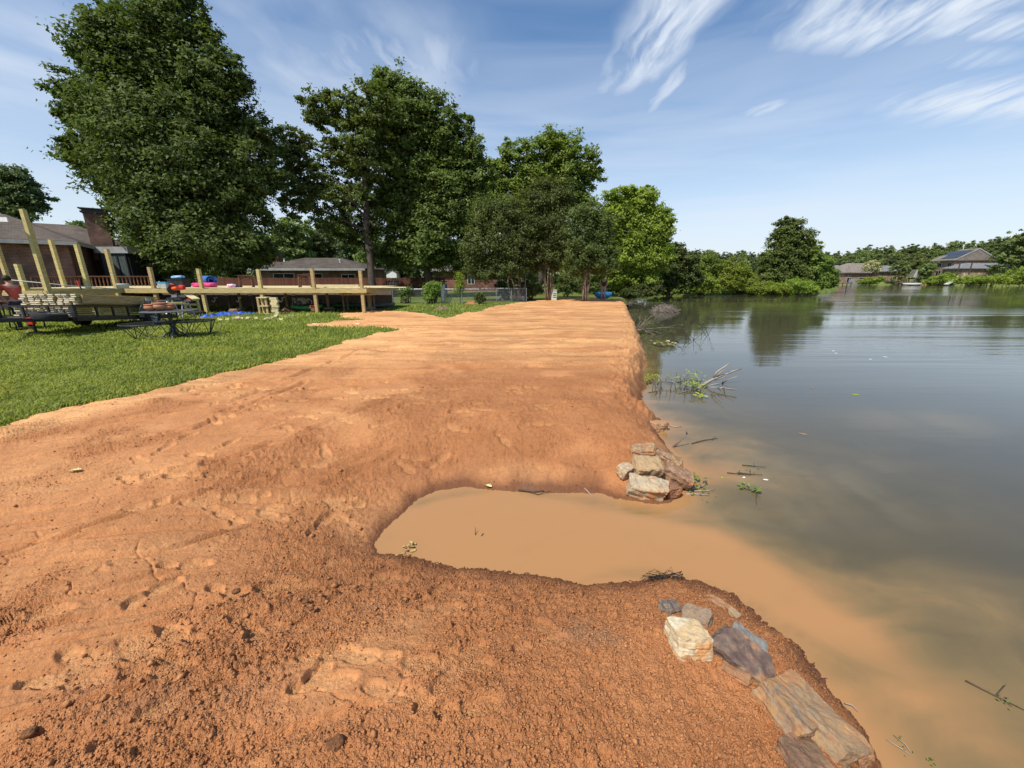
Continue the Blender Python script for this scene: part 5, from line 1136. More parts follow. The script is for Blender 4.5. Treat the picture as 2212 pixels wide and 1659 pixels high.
def low_table(label, cpx, rx_px, basepx, seed):
    rr = random.Random(seed); b = P(*basepx); Yc = b.y + .25; c = PD(cpx[0], cpx[1], Yc); r = rx_px * pxm(*cpx, Yc)
    t = thing('wire_table', label, 'table', (c.x, c.y, .4), 'low wire based tables'); m = MB(); n = 36
    m.tube([c + Vector((r * math.cos(2 * math.pi * k / n), r * math.sin(2 * math.pi * k / n), 0)) for k in range(n + 1)], .016, 6, False); m.build('rim_ring', W['black_metal'], t, True)
    ring_mesh(MB(), c + Vector((0, 0, .004)), r - .01).build('mesh_top', W['black_metal'], t)
    for k in range(3):
        a0 = 2 * math.pi * k / 3 + .4; f = Vector((c.x + .62 * r * math.cos(a0), c.y + .62 * r * math.sin(a0), .41))
        for da in (-.62, -.3, 0, .3, .62):
            tp_ = c + Vector((r * math.cos(a0 + da * 1.3), r * math.sin(a0 + da * 1.3), -.01)); mid = tp_.lerp(f, .55) + Vector((math.cos(a0), math.sin(a0), 0)) * .03 * abs(da)
            MB().tube([tp_, mid, f + Vector((0, 0, .0))], .010, 5).build('wire_leg', W['black_metal'], t)
        f2 = Vector((c.x + .62 * r * math.cos(a0 + 2.094), c.y + .62 * r * math.sin(a0 + 2.094), .41)); m2 = (f + f2) / 2; m2 = m2 + (Vector((c.x, c.y, .41)) - m2) * .25 + Vector((0, 0, .06))
        MB().tube([f, f.lerp(m2, .6) , m2, f2.lerp(m2, .6), f2], .011, 5).build('stretcher', W['black_metal'], t, True)
    return t
low_table('low round wire based table left of the pedestal table', (320, 699), 47, (323, 735), 1)
low_table('low round wire based table right of the pedestal table', (414, 693), 41, (430, 730), 2)
for i, (x, y, r, l) in enumerate(((720, 630, .15, 'left of three clay bowls on the patio table'), (862, 632, .19, 'largest clay bowl, in the middle of the patio table'), (990, 628, .14, 'right and smallest of the clay bowls on the patio table'))):
    u, v = zdd(x, y); p = PD(u, v, pb.y - .05 + .12 * i); c = Vector((p.x, p.y, tc_.z + .026)); pot = thing('clay_pot', l, 'pot', c, 'clay bowls on the patio table')
    MB().lathe(c, [(r * .5, 0), (r * .95, r * .35), (r, r * .62), (r * .86, r * .95), (r * .80, r * .95), (r * .9, r * .6), (r * .45, .03), (0, .03)], 24).build('bowl', W['terra'], pot, True)
    MB().lathe(c + Vector((0, 0, r * .93)), [(r * .78, 0), (r * .92, 0), (r * .94, .02), (r * .92, .035), (r * .8, .035)], 24).build('pot_rim', W['terra'], pot, True)
    MB().lathe(c + Vector((0, 0, r * .8)), [(0, 0), (r * .8, 0.0)], 20).build('potting_soil', mat('potting_soil', (.06, .04, .03)), pot)

# ---------------------------------------------------------------- saw, stand, frames
sb = P(393, 686); ss = thing('saw_stand', 'white and grey folding saw stand on the grass before the deck', 'stand', (sb.x, sb.y, .4)); SY = sb.y
top = PD(395, 651, SY); M_ = W['white']
for x, m_ in ((-.42, 'white'), (.28, 'galv')):
    for dy, lx in ((-.22, 0), (.22, .1)):
        MB().bar((sb.x + x + lx, SY + dy * 1.3, .4), (sb.x + x * .9 + lx * .5, SY + dy * .5, top.z), .06 if m_ == 'white' else .045).build('leg', W[m_], ss)
for z_ in (.75, 1.05): MB().bar((sb.x - .42, SY - .22, z_), (sb.x + .28, SY - .22, z_), .035).build('crossbar', W['galv'], ss)
MB().bar((sb.x - .34, SY - .25, .55), (sb.x - .12, SY - .15, 1.15), .09, .02).build('side_brace', W['white'], ss)
MB().bar((sb.x - 1.0, SY, top.z + .03), (sb.x + .6, SY, top.z + .03), .12, .06).build('stand_rail', W['grey_metal'], ss)
for x in (-.9, .5): MB().box((sb.x + x, SY, top.z + .09), (.16, .1, .06)).build('work_support', W['red'], ss)
sw_ = thing('mitre_saw', 'orange and black mitre saw on the folding saw stand', 'saw', (sb.x, SY, top.z + .06)); o = Vector((sb.x - .05, SY, top.z + .06))
MB().box(o + Vector((0, 0, .05)), (.62, .34, .09)).build('saw_base', W['black_metal'], sw_); MB().lathe(o + Vector((0, -.02, .1)), [(.17, 0), (.17, .03), (0, .03)], 20).build('turntable', W['grey_metal'], sw_)
MB().box(o + Vector((-.16, .12, .15)), (.26, .03, .1)).build('fence_left', W['galv'], sw_); MB().box(o + Vector((.16, .12, .15)), (.26, .03, .1)).build('fence_right', W['galv'], sw_)
MB().bar(o + Vector((0, .17, .1)), o + Vector((-.02, .2, .42)), .1).build('arm', W['black_metal'], sw_)
Q = Vector((.95, -.3, .05)).normalized().to_track_quat('Z', 'Y').to_matrix(); bc = o + Vector((-.10, -.02, .45))
MB().lathe(bc, [(0, -.03), (.16, -.03), (.20, -.01), (.20, .03), (.16, .05), (0, .05)], 24, Q).build('blade_guard', W['black_metal'], sw_, True); MB().lathe(bc - Q @ Vector((0, 0, .045)), [(0, 0), (.15, 0), (.15, .008), (0, .008)], 24, Q).build('blade', mat('red_blade', (.40, .05, .04), (.28, .035, .03), 5, .4), sw_)
MB().lathe(bc + Vector((.10, -.03, .03)), [(.06, -.02), (.085, .0), (.085, .2), (.06, .23), (0, .23)], 16, Q).build('motor', W['orange'], sw_, True); MB().tube([bc + Vector((.02, -.02, .12)), bc + Vector((.10, -.1, .24)), bc + Vector((.22, -.1, .20))], .028, 8).build('handle', W['orange'], sw_, True)
tag(soft('dust_bag', 'red dust bag behind the orange saw', bc + Vector((.36, .12, -.02)), (.26, .18, .2), W['red'], 'bag', 9))
# cut board leaning
tag(MB().bar(PD(*zdd(1255, 410), SY + .3), PD(*zdd(1375, 470), SY - .2), .26, .04).build('cut_board', W['pine_pale'], None, at=PD(*zdd(1310, 440), SY)), 'short pale board hanging off the saw', 'board')
lb = P(430, 674); lf = thing('ladder_frame', 'pale yellow ladder-like lumber frame standing by the deck post', 'frame', (lb.x, lb.y, .4)); LZ = PD(430, 624, lb.y).z
for x in (.06, -.62): MB().box((lb.x + x, lb.y, (LZ + .4) / 2), (.13, .04, LZ - .4)).build('stile', W['pine_pale'], lf)
for i in range(5):
    z_ = .55 + i * (LZ - .62) / 4; MB().box((lb.x - .28, lb.y - .055, z_), (.62, .06, .10)).build('rung', W['pine_pale'], lf)
# box frame
a = P(*z2(1345, 912)); b = P(*z2(1480, 905)); sf = thing('shelf_frame', 'small upright lumber frame with a shelf standing before the deck', 'frame', (a.x, a.y, .4)); hz_ = PD(*z2(1380, 708), a.y).z
for dx, dy in ((0, 0), (b.x - a.x, .05), (.06, .26), (b.x - a.x + .06, .28)): MB().box((a.x + dx, a.y + dy, (hz_ + .4) / 2), (.09, .09, hz_ - .4)).build('upright', W['pine'], sf)
w_ = b.x - a.x
for z_, nm in ((hz_ + .025, 'top_board'), (.4 + (hz_ - .4) * .52, 'shelf'), (.43, 'bottom_board')): MB().box((a.x + w_ / 2 + .03, a.y + .15, z_), (w_ + .16, .40, .045)).build(nm, W['pine_pale'], sf)
# buckets
def bucket(label, u, v, r, h, m, logo=False):
    c = P(u, v); c.z = H1(c.x, c.y); t = thing('bucket', label, 'bucket', c); k = MB().lathe(c, [(r * .82, 0), (r, h), (r * .96, h), (r * .80, .02), (0, .02)], 24).build('bucket_body', m, t, True)
    for z_ in (.80, .88, .96): MB().lathe(c + Vector((0, 0, h * z_)), [(r * (.82 + .18 * z_), -.006), (r * (.82 + .18 * z_) + .012, -.006), (r * (.82 + .18 * z_) + .012, .006), (r * (.82 + .18 * z_), .006)], 24).build('band', m, t)
    MB().tube([c + Vector((r * 1.0 * math.cos(x), -.02 - r * .55 * math.sin(x), h * .86 - h * .42 * math.sin(x))) for x in [math.pi * i / 10 for i in range(11)]], .006, 5).build('handle', W['white'], t)
    if logo: MB().box(c + Vector((0, -r * .915, h * .45)), (r * .9, .008, h * .30), M=Matrix.Rotation(R(4), 3, 'X')).build('label_patch', W['offwhite'], t)
bucket('orange bucket on the grass before the deck near the kayaks', 679.5, 675.5, .17, .38, W['orange'], True); bucket('red bucket behind the small lumber frame', 575, 672, .19, .40, W['red']); bucket('second red bucket half hidden by the offcut stack', 588, 671, .17, .36, W['red'])
# offcut stack
sc_ = P(*z2(1545, 912)); rr = random.Random(6); z_ = .4
W_ORD = ('lowest', 'second', 'third', 'fourth', 'fifth', 'sixth', 'topmost')
for i in range(7):
    h_ = .115; tag(MB().box((sc_.x + rr.uniform(-.04, .04), sc_.y + rr.uniform(-.03, .03), z_ + h_ / 2), (.30 + rr.uniform(-.05, .05), .14, h_ - .004), R(rr.uniform(-14, 14))).build('lumber_offcut', W['pine_pale'], None, at=Vector((sc_.x, sc_.y, z_))), W_ORD[i] + ' block of the small offcut stack at the deck post', 'offcut', 'blocks stacked by the deck post'); z_ += h_
# offcuts strewn over the grass
OFF = [((820, 950), (862, 1000), 'leftmost offcut of the row before the blue tarp'), ((935, 940), (930, 1005), 'second offcut of the row before the blue tarp'), ((1012, 935), (1022, 990), 'offcut half under another in the middle of the row before the tarp'), ((1055, 935), (1070, 1005), 'offcut lying over another in the middle of the row before the tarp'), ((1108, 930), (1105, 998), 'upright looking offcut right of the middle of the row before the tarp'), ((1215, 925), (1150, 995), 'long offcut slanting left at the right end of the tarp'),
       ((1250, 925), (1328, 992), 'longest single offcut, slanting right between tarp and lumber frame'), ((1440, 952), (1395, 975), 'small offcut alone below the lumber frame'), ((1515, 935), (1450, 975), 'left one of two crossing offcuts below the offcut stack'), ((1565, 915), (1510, 975), 'right one of two crossing offcuts below the offcut stack'), ((1605, 938), (1595, 1010), 'offcut pointing at the camera right of the crossing pair'), ((1560, 925), (1740, 940), 'long flat strip of wood among the strewn offcuts'), ((1625, 940), (1735, 938), 'short strip of wood beside the long one'), ((1700, 918), (1795, 928), 'thin strip at the right end of the strewn offcuts'), ((1965, 898), (1898, 945), 'single offcut on the grass left of the orange bucket')]
for (x0, y0), (x1, y1), l in OFF:
    a, b = P(*z2(x0, y0), .425), P(*z2(x1, y1), .425); d = (b - a); L = max(.28, min(d.length, .95)); m_ = (a + b) / 2; d.normalize(); hh = .05 if 'strip' not in l else .025
    if 'lying over' in l or 'right one of two' in l: m_.z += .05
    o = MB().bar(m_ - d * L / 2, m_ + d * L / 2, .13 if 'strip' not in l else .09, hh).build('lumber_offcut', W['pine_pale'], None, at=m_); o.data.materials.append(W['pine_end']); tag(o, l, 'offcut', 'offcuts strewn on the grass')
# blue tarp
def tarp():
    nx, ny = 90, 40; a = P(433, 686); b = P(538, 679); rr = 0; V = []
    for j in range(ny):
        for i in range(nx):
            s_, t_ = i / (nx - 1), j / (ny - 1); x = a.x + (b.x - a.x) * s_ + .3 * math.sin(t_ * 3 + s_ * 5); y = a.y - .45 + (b.y - a.y) * s_ + 1.5 * (t_ - .1) * (.55 + .45 * math.sin(math.pi * min(1, s_ * 1.15)))
            V.append((x, y))
    V = np.array(V); x, y = V[:, 0], V[:, 1]; z = .42 + .16 * np.abs(fbm(x * 2.2, y * 2.6, 4, 301)) * 1.6 + .05 * np.abs(fbm(x * 7, y * 7, 3, 303)); e = np.minimum.reduce([np.tile(np.arange(nx), ny), np.tile(nx - 1 - np.arange(nx), ny), np.repeat(np.arange(ny), nx) * 2, np.repeat(ny - 1 - np.arange(ny), nx) * 2]) / 8.0
    z = .42 + (z - .42) * np.clip(e + .15, 0, 1); idx = np.arange(nx * ny).reshape(ny, nx); q = np.stack([idx[:-1, :-1], idx[:-1, 1:], idx[1:, 1:], idx[1:, :-1]], -1).reshape(-1, 4)
    o = np_mesh('blue_tarp', np.stack([x, y, z], -1) - np.array([a.x, a.y, .4]), q, W['tarp'], smooth=True, loc=(a.x, a.y, .4)); tag(o, 'crumpled blue tarp on the grass before the deck', 'tarp')
tarp()
p = P(426, 681); soft('cable_heap', 'heap of black cable on the grass left of the blue tarp', p, (.7, .45, .2), W['rubber'], 'cable', 12)
p = P(508, 676); soft('stone', 'brown stone on top edge of the blue tarp', p, (.5, .35, .22), mat('brown_stone', (.26, .16, .11), (.17, .10, .07)), 'stone', 13)
# kayaks and bag under the deck
def kayak(label, a, b, wd, h, m, z0=.42, cock=True):
    a, b = Vector(a), Vector(b); d = b - a; L = d.length; d.normalize(); sx = Vector((-d.y, d.x, 0)); t = thing('kayak', label, 'kayak', (a + b) / 2, None); t.location.z = z0; mb = MB(); n = 14; k = 12; vs = []; fs = []
    for i in range(n + 1):
        s_ = i / n; w = wd / 2 * (max(.02, math.sin(math.pi * min(.98, max(.02, s_)))) ** .6); rise = .10 * (2 * s_ - 1) ** 4
        for j in range(k):
            an = 2 * math.pi * j / k; x = w * math.cos(an); zz = h / 2 * math.sin(an) * (.35 + .65 * w / (wd / 2)); vs.append(a + d * L * s_ + sx * x + Vector((0, 0, z0 - a.z + h / 2 + zz + rise)))
    for i in range(n):
        for j in range(k): fs.append((i * k + j, i * k + (j + 1) % k, (i + 1) * k + (j + 1) % k, (i + 1) * k + j))
    fs += [tuple(range(k))[::-1], tuple(range(n * k, n * k + k))]; mb.add(vs, fs).build('hull', m, t, True)
    if cock:
        c = a + d * L * .5 + Vector((0, 0, z0 - a.z + h * .98)); n = 20; MB().tube([c + d * (.42 * math.cos(2 * math.pi * q / n)) + sx * (wd * .30 * math.sin(2 * math.pi * q / n)) for q in range(n + 1)], .025, 6, False).build('cockpit_rim', W['black_metal'], t, True)
    return t
a = P(*z2(1730, 868)); kayak('bright green kayak under the deck with a camouflage bag on it', a, a + Vector((1.3, .8, 0)), .75, .30, W['green_plastic'], .4)
a = P(*z3(150, 845)); kayak('dark green kayak lying under the deck behind the orange bucket', a + Vector((0, .4, 0)), a + Vector((2.6, .9, 0)), .62, .30, W['dkgreen'])
a = P(*z3(470, 840)); kayak('dark grey kayak under the right end of the deck', a + Vector((0, .5, 0)), a + Vector((2.9, .35, 0)), .62, .30, W['grey_metal'])
p = P(*z2(1795, 868)); bg = soft('camouflage_bag', 'grey camouflage bag on the bright green kayak', (p.x + .12, p.y + .25, .70), (.85, .45, .42), mat('camo', (.42, .37, .34), (.10, .085, .075), 7, .9, lo=.45, hi=.52), 'bag', 21)
for i, (x0, x1) in enumerate(((740, 800), (1040, 1100), (1580, 1640))):
    pts = [PD(*z2(x, y), 21.0) for x, y in ((x1 + 5, 698), (x1 - 30, 705), (x1 - 20, 730), (x0 + 25, 758), (x0, 738))]; t = thing('rack_hook', ('left', 'middle', 'right')[i] + ' white S-shaped hook of the boat rack under the deck', 'hook', pts[0], 'white boat rack hooks')
    MB().tube(pts, .03, 7).build('hook', W['white'], t, True); q = PD(*z2(x1 + 115, 665), 21.0); MB().box(q, (.17, .06, .09)).build('end_cap', W['white'], t); MB().box((q.x + .02, q.y + .1, (q.z + .4) / 2), (.09, .09, q.z - .45)).build('rack_post', W['grey_wood'], t)
tag(MB().tube([PD(*z2(1850, 722), 21), PD(*z2(1950, 722), 21), PD(*z2(1980, 745), 21), PD(*z2(1985, 780), 21)], .025, 7).build('white_bracket', W['white'], None, True, at=PD(*z2(1850, 722), 21)), 'bent white bracket under the deck above the orange bucket', 'bracket')
p = P(680, 701.5); tag(MB().box(p + Vector((0, 0, .035)), (.16, .2, .012), R(20)).build('paper_scrap', W['white'], None, at=p), 'small white scrap on the soil tongue before the deck', 'scrap')
q = P(*z3(665, 1036)); tag(MB().box(q + Vector((0, 0, .04)), (.2, .14, .015), R(-20)).build('paper_scrap', W['white'], None, at=q), 'white scrap on the orange soil tongue right of the lawn tip', 'scrap')

# ---------------------------------------------------------------- people
def skin_chain(name, J, E, m, parent, root=0, sub=1):
    me = bpy.data.meshes.new(name); bm = bmesh.new(); ly = bm.verts.layers.skin.verify(); vs = []
    for i, (p, r) in enumerate(J):
        v = bm.verts.new(p); v[ly].radius = (r if isinstance(r, tuple) else (r, r)); v[ly].use_root = (i == root); vs.append(v)
    for a, b in E: bm.edges.new((vs[a], vs[b]))
    bm.to_mesh(me); bm.free(); o = link(name, me, m, parent); o.modifiers.new('skin', 'SKIN').use_smooth_shade = True; s_ = o.modifiers.new('sub', 'SUBSURF'); s_.levels = s_.render_levels = sub; return o
def person(label, loc, face, top_m, leg_m, arms, lean=0.0, long_hair=True, shorts=False, hat=None, H=1.72):
    """a standing figure: joints in metres, x to its left, y forward"""
    t = thing('person', label, 'person', loc, rz=face); k = H / 1.72
    def V(x, y, z): return Vector((x, y + lean * max(0, z - .95), z)) * k
    sk = W['skin']
    J = [(V(0, 0, .95), .12), (V(0, .01, 1.15), .105), (V(0, 0, 1.38), .115), (V(0, .005, 1.50), .05), (V(0, .02, 1.60), .085), (V(0, .03, 1.67), .075)]
    E = [(0, 1), (1, 2), (2, 3), (3, 4), (4, 5)]
    for s_ in (-1, 1):
        b = len(J); J += [(V(s_ * .10, 0, .90), .085), (V(s_ * .11, .02, .50), .058), (V(s_ * .11, -.01, .10), .04), (V(s_ * .115, .03, .04), .042), (V(s_ * .12, .16, .03), .035)]; E += [(0, b), (b, b + 1), (b + 1, b + 2), (b + 2, b + 3), (b + 3, b + 4)]
        e, h = arms[0 if s_ < 0 else 1]; b = len(J); J += [(V(s_ * .19, 0, 1.41), .055), (V(*e), .04), (V(*h), .028)]; E += [(2, b), (b, b + 1), (b + 1, b + 2)]
        hd = (Vector(h) - Vector(e)).normalized(); sd = hd.cross(Vector((0, 0, 1))); sd = sd.normalized() if sd.length > .1 else Vector((1, 0, 0)); pal = len(J); J.append((V(*(Vector(h) + hd * .06)), (.034, .022))); E.append((b + 2, pal))
        for f in range(4):
            q = Vector(h) + hd * .07 + sd * (.026 - .0175 * f); L_ = (.07, .08, .075, .06)[f]; c = len(J); J += [(V(*(q + hd * L_ * .5)), .009), (V(*(q + hd * L_ - Vector((0, 0, .015)))), .008)]; E += [(pal, c), (c, c + 1)]
        c = len(J); J += [(V(*(Vector(h) + hd * .05 + sd * .045)), .010), (V(*(Vector(h) + hd * .09 + sd * .055)), .009)]; E += [(pal, c), (c, c + 1)]
    skin_chain('body', J, E, sk, t)
    hb = V(0, .03, 1.635); mb = MB(); mb.lathe(hb + Vector((0, .088, -.02)), [(0, -.03), (.016, -.02), (.010, .03), (0, .035)], 8); mb.build('nose', sk, t, True)
    for s_ in (-1, 1):
        mb = MB(); mb.lathe(hb + Vector((s_ * .034, .078, .012)), [(0, -.010), (.011, -.004), (.011, .004), (0, .010)], 8); mb.build('eye', W['dark'], t, True); mb = MB(); mb.lathe(hb + Vector((s_ * .086, 0, -.01)), [(0, -.03), (.014, -.01), (.014, .015), (0, .03)], 8); mb.build('ear', sk, t, True)
    mb = MB(); mb.box(hb + Vector((0, .082, -.055)), (.045, .012, .009)); mb.build('mouth', mat('lips', (.35, .12, .10)), t)
    T_ = [(V(0, 0, .93), .135), (V(0, .01, 1.15), .125), (V(0, 0, 1.37), .135)]; Et = [(0, 1), (1, 2)]
    for s_ in (-1, 1):
        e = arms[0 if s_ < 0 else 1][0]; b = len(T_); T_ += [(V(s_ * .19, 0, 1.415), .068), (V(*Vector((s_ * .19, 0, 1.41)).lerp(Vector(e), .45)), .06)]; Et += [(2, b), (b, b + 1)]
    skin_chain('shirt', T_, Et, top_m, t)
    L_ = [(V(0, 0, .97), .135)]; El = []
    for s_ in (-1, 1):
        b = len(L_); L_ += [(V(s_ * .10, 0, .88), .105), (V(s_ * .11, .02, .52), .08 if shorts else .075)]; El += [(0, b), (b, b + 1)]
        if not shorts: L_ += [(V(s_ * .11, -.01, .10), .06)]; El += [(b + 1, b + 2)]
    skin_chain('shorts' if shorts else 'trousers', L_, El, leg_m, t)
    for s_ in (-1, 1): skin_chain('shoe', [(V(s_ * .115, -.05, .045), .05), (V(s_ * .118, .06, .04), .045), (V(s_ * .12, .17, .03), .035)], [(0, 1), (1, 2)], W['rubber'], t)
    iv, jf = ico(3); v = iv * np.array([.098, .108, .112]); v[:, 1] -= .018; v[:, 2] += .02; keep = ~((iv[jf].mean(1)[:, 1] > .42) & (iv[jf].mean(1)[:, 2] < .42)); f = jf[keep & ~(iv[jf].mean(1)[:, 2] < -.55)]
    o = np_mesh('hair', v + np.array(hb), f, hat or W['hair'], t, True)
    if long_hair: mb = MB(); mb.tube([hb + Vector((0, -.10, .03)), hb + Vector((0, -.14, -.06)), hb + Vector((0, -.12, -.2))], [.05, .055, .03], 8); mb.build('ponytail', W['hair'], t, True)
    return t
p = PD(30, 630, 12.9); gz_ = H1(p.x, p.y)
person('person in a red sleeveless top with dark hair, turned left at the table', (p.x, p.y, gz_), R(75), mat('coral_top', (.62, .10, .06), (.5, .07, .045), 3, .8), mat('dark_trousers', (.03, .03, .035)), (((-.22, .22, 1.15), (-.10, .42, 1.02)), ((.23, .20, 1.15), (.12, .42, 1.02))), .22, True, H=1.74)
p = PD(-42, 640, 12.4)
person('person in a white shirt cut off by the left edge, bending over the table', (p.x, p.y, H1(p.x, p.y)), R(-60), mat('white_shirt', (.66, .66, .68), (.56, .56, .60), 3, .8), mat('dark_trousers', (.03, .03, .035)), (((-.22, .22, 1.15), (-.12, .42, 1.0)), ((.22, .2, 1.15), (.1, .42, 1.0))), .5, False, H=1.72)
p = PD(*zm(1412, 555), 31.0); p = Vector((p.x, p.y, H1(p.x, p.y)))
person('person in a dark shirt and pale shorts standing under the trees by the blue boat', p, R(160), mat('navy_shirt', (.04, .045, .07), (.03, .035, .05), 4, .85), mat('khaki', (.42, .36, .30), (.34, .29, .24), 4, .85), (((-.26, .05, 1.14), (-.18, .25, 1.0)), ((.26, .05, 1.14), (.18, .25, 1.0))), .05, False, True, W['black_metal'], H=1.78)
a = PD(*zm(1330, 545), 32.5); b = PD(*zm(1495, 545), 32.5); g0 = max(H1(a.x, a.y), .3); g0 = .42
kayak('blue boat lying on the bank under the trees behind the standing person', Vector((a.x, a.y, g0)), Vector((b.x, b.y, g0)), .9, .62, mat('blue_hull', (.05, .22, .42), (.03, .15, .32), 3, .5), g0)
# things under the multi-stem trees
p = PD(*zm(932, 515), 30.5); gb = H1(p.x, p.y); ub = thing('utility_box', 'small pale utility box standing right of the middle multi-stem tree', 'box', (p.x, p.y, gb)); zt_ = PD(*zm(935, 475), 30.5).z
MB().box((p.x, p.y, (gb + zt_) / 2), (.46, .4, zt_ - gb)).build('box_body', mat('pale_green_box', (.50, .58, .48), (.42, .5, .41), 2, .5), ub); MB().box((p.x, p.y, zt_ + .03), (.52, .46, .06)).build('lid', mat('pale_green_box', (.5, .58, .48)), ub)
for i in range(3): MB().box((p.x + .08, p.y - .205, gb + .25 + .14 * i), (.22, .012, .05)).build('mark', W['black_metal'], ub)
p = P(*zm(470, 575)); soft('black_dome', 'black dome shaped lid on the grass left of the multi-stem trees', p, (.62, .5, .46), W['rubber'], 'lid', 31)
p = P(*zm(420, 578)); bs = thing('chair_base', 'grey star shaped chair base on the grass beside the black dome', 'chair base', p)
for k in range(5): an = 2 * math.pi * k / 5 + .3; MB().tube([p + Vector((0, 0, .24)), p + Vector((.36 * math.cos(an), .36 * math.sin(an), .04))], [.035, .02], 6).build('leg', W['galv'], bs)
MB().tube([p + Vector((0, 0, .22)), p + Vector((0, 0, .5))], .03, 8).build('stem', W['galv'], bs)
p = P(*zm(615, 572)); soft('plastic_bag', 'crumpled white plastic bag at the foot of the left multi-stem tree', p, (.75, .5, .36), mat('bag_plastic', (.55, .55, .55), (.36, .37, .38), 8, .4), 'bag', 33)
p = P(*zm(575, 574)); soft('paper_bag', 'red and white bag beside the white plastic bag', p, (.45, .35, .36), mat('red_bag', (.5, .42, .38), (.4, .12, .08), 6, .7), 'bag', 34)
a = P(*zm(618, 535)); tag(MB().tube([a, PD(*zm(606, 425), a.y)], .03, 7).build('garden_stake', mat('pale_stake', (.45, .47, .40)), None, at=a), 'pale stake leaning beside the left multi-stem tree', 'stake')
a, b = P(*zm(200, 588)), P(*zm(540, 586)); tag(MB().bar(a + Vector((0, 0, .06)), b + Vector((0, 0, .06)), .12, .06).build('timber', W['grey_wood'], None, at=a), 'long dark timber lying on the grass before the short fence', 'timber')
# ---------------------------------------------------------------- stones
from mathutils import noise as mn
def rockmat(name, base, band, accent, scale=14, dirx=(.85, .75, 1.0), dirt=.55):
    m = bpy.data.materials.new(name); m.use_nodes = True; nt = m.node_tree; b = nt.nodes['Principled BSDF']; b.inputs['Roughness'].default_value = .78; b.inputs['Specular IOR Level'].default_value = .3
    tc = nd(nt, 'ShaderNodeTexCoord'); v = tc.outputs['Object']; st = mapping(nt, v, (3, 3, 1.0), (R(35), R(20), 0))
    n1 = noise(nt, mapping(nt, v, dirx), scale * 2.2, 7, .62, .6); n2 = noise(nt, v, scale * .7, 6, .6); n3 = noise(nt, v, scale * 6, 4, .7)
    c = mixc(nt, rng(nt, n1, .38, .62), base, band); c = mixc(nt, rng(nt, n2, .52, .64), c, accent); c = mixc(nt, rng(nt, n3, .35, .75, 0, .45), c, tuple(x * .45 for x in base))
    c = mixc(nt, mth(nt, 'MULTIPLY', rng(nt, noise(nt, v, 9, 6, .65), .50, .66), dirt * 1.6), c, (.40, .19, .085))      # dried mud on it
    lk(nt, c, b.inputs['Base Color'])
    h = mth(nt, 'ADD', mth(nt, 'MULTIPLY', n1, 1.4), mth(nt, 'MULTIPLY', n3, .5)); bn = nd(nt, 'ShaderNodeBump', i_Strength=.9, i_Distance=.012); lk(nt, h, bn.inputs['Height']); lk(nt, bn.outputs[0], b.inputs['Normal'])
    return m
def rock(label, u, v, z, dims, rot, m, seed, pts=None, sink=.25, chamfer=.42, rough=.05, soil_z=True, lift=.26):
    dr = ray(u, v); ts = np.linspace(1.0, 9.0, 900); hx = soil_fields(dr.x * ts, dr.y * ts)[0]; zr_ = CZ + dr.z * ts
    hit = np.where(zr_ <= np.maximum(hx, 0))[0]; z = float(zr_[hit[0]]) + dims[2] * lift * .6     # where the line of sight meets the ground
    rr = random.Random(seed); d = Vector(dims) / 2; bm = bmesh.new()
    for i in (-1, 1):
        for j in (-1, 1):
            for k in (-1, 1):
                c = Vector((i * d.x * rr.uniform(.72, 1.05), j * d.y * rr.uniform(.72, 1.05), k * d.z * rr.uniform(.75, 1.05)))
                for ax in range(3):
                    e = c.copy(); e[ax] *= 1 - chamfer * rr.uniform(.25, 1.2); bm.verts.new(e)
    for _ in range(5):
        e = Vector((rr.uniform(-1, 1), rr.uniform(-1, 1), rr.uniform(-1, 1))); e = e / max(abs(x) for x in e); bm.verts.new(Vector((e.x * d.x, e.y * d.y, e.z * d.z)) * rr.uniform(.95, 1.12))
    r = bmesh.ops.convex_hull(bm, input=bm.verts[:]); bmesh.ops.delete(bm, geom=[g for g in r['geom_interior'] if isinstance(g, bmesh.types.BMVert)], context='VERTS')
    bmesh.ops.triangulate(bm, faces=bm.faces[:]); L = max(dims)
    for _ in range(4):
        ed = [e for e in bm.edges if e.calc_length() > L * .055]
        if not ed or len(bm.verts) > 5200: break
        bmesh.ops.subdivide_edges(bm, edges=ed, cuts=1, use_grid_fill=False); bmesh.ops.triangulate(bm, faces=[f for f in bm.faces if len(f.verts) > 3])
    off = Vector((seed * 3.1, seed * 1.7, 0)); bm.normal_update(); nn = [(x, x.normal.copy()) for x in bm.verts]
    for x, n in nn:
        q = x.co / L; lay = mn.noise(Vector((q.x * 1.5, q.y * 1.5, q.z * 16)) + off); f = mn.fractal(q * 5 + off, 1, 2, 5); ch = mn.noise(q * 2.2 + off)
        x.co += n * L * (rough * .8 * f + rough * .55 * lay + rough * .9 * min(0, ch))
    me = bpy.data.meshes.new('stone'); bm.to_mesh(me); bm.free(); o = link('stone', me, m); p = P(u, v, z)
    me.shade_smooth(); me.set_sharp_from_angle(angle=R(28))
    o.rotation_euler = tuple(R(a) for a in rot); o.location = p; tag(o, label, 'stone', None); return o
TAN, ORG, CRM, GRY, PRP, BRN, DRK, GRN = (.42, .28, .15), (.50, .25, .085), (.62, .53, .37), (.28, .27, .25), (.13, .085, .07), (.24, .13, .08), (.10, .085, .07), (.24, .23, .17)
def k_(u, v, z=.25): p = P(u, v, z); return pxm(u, v, p.y)
A = lambda x, y: zr(x, y)
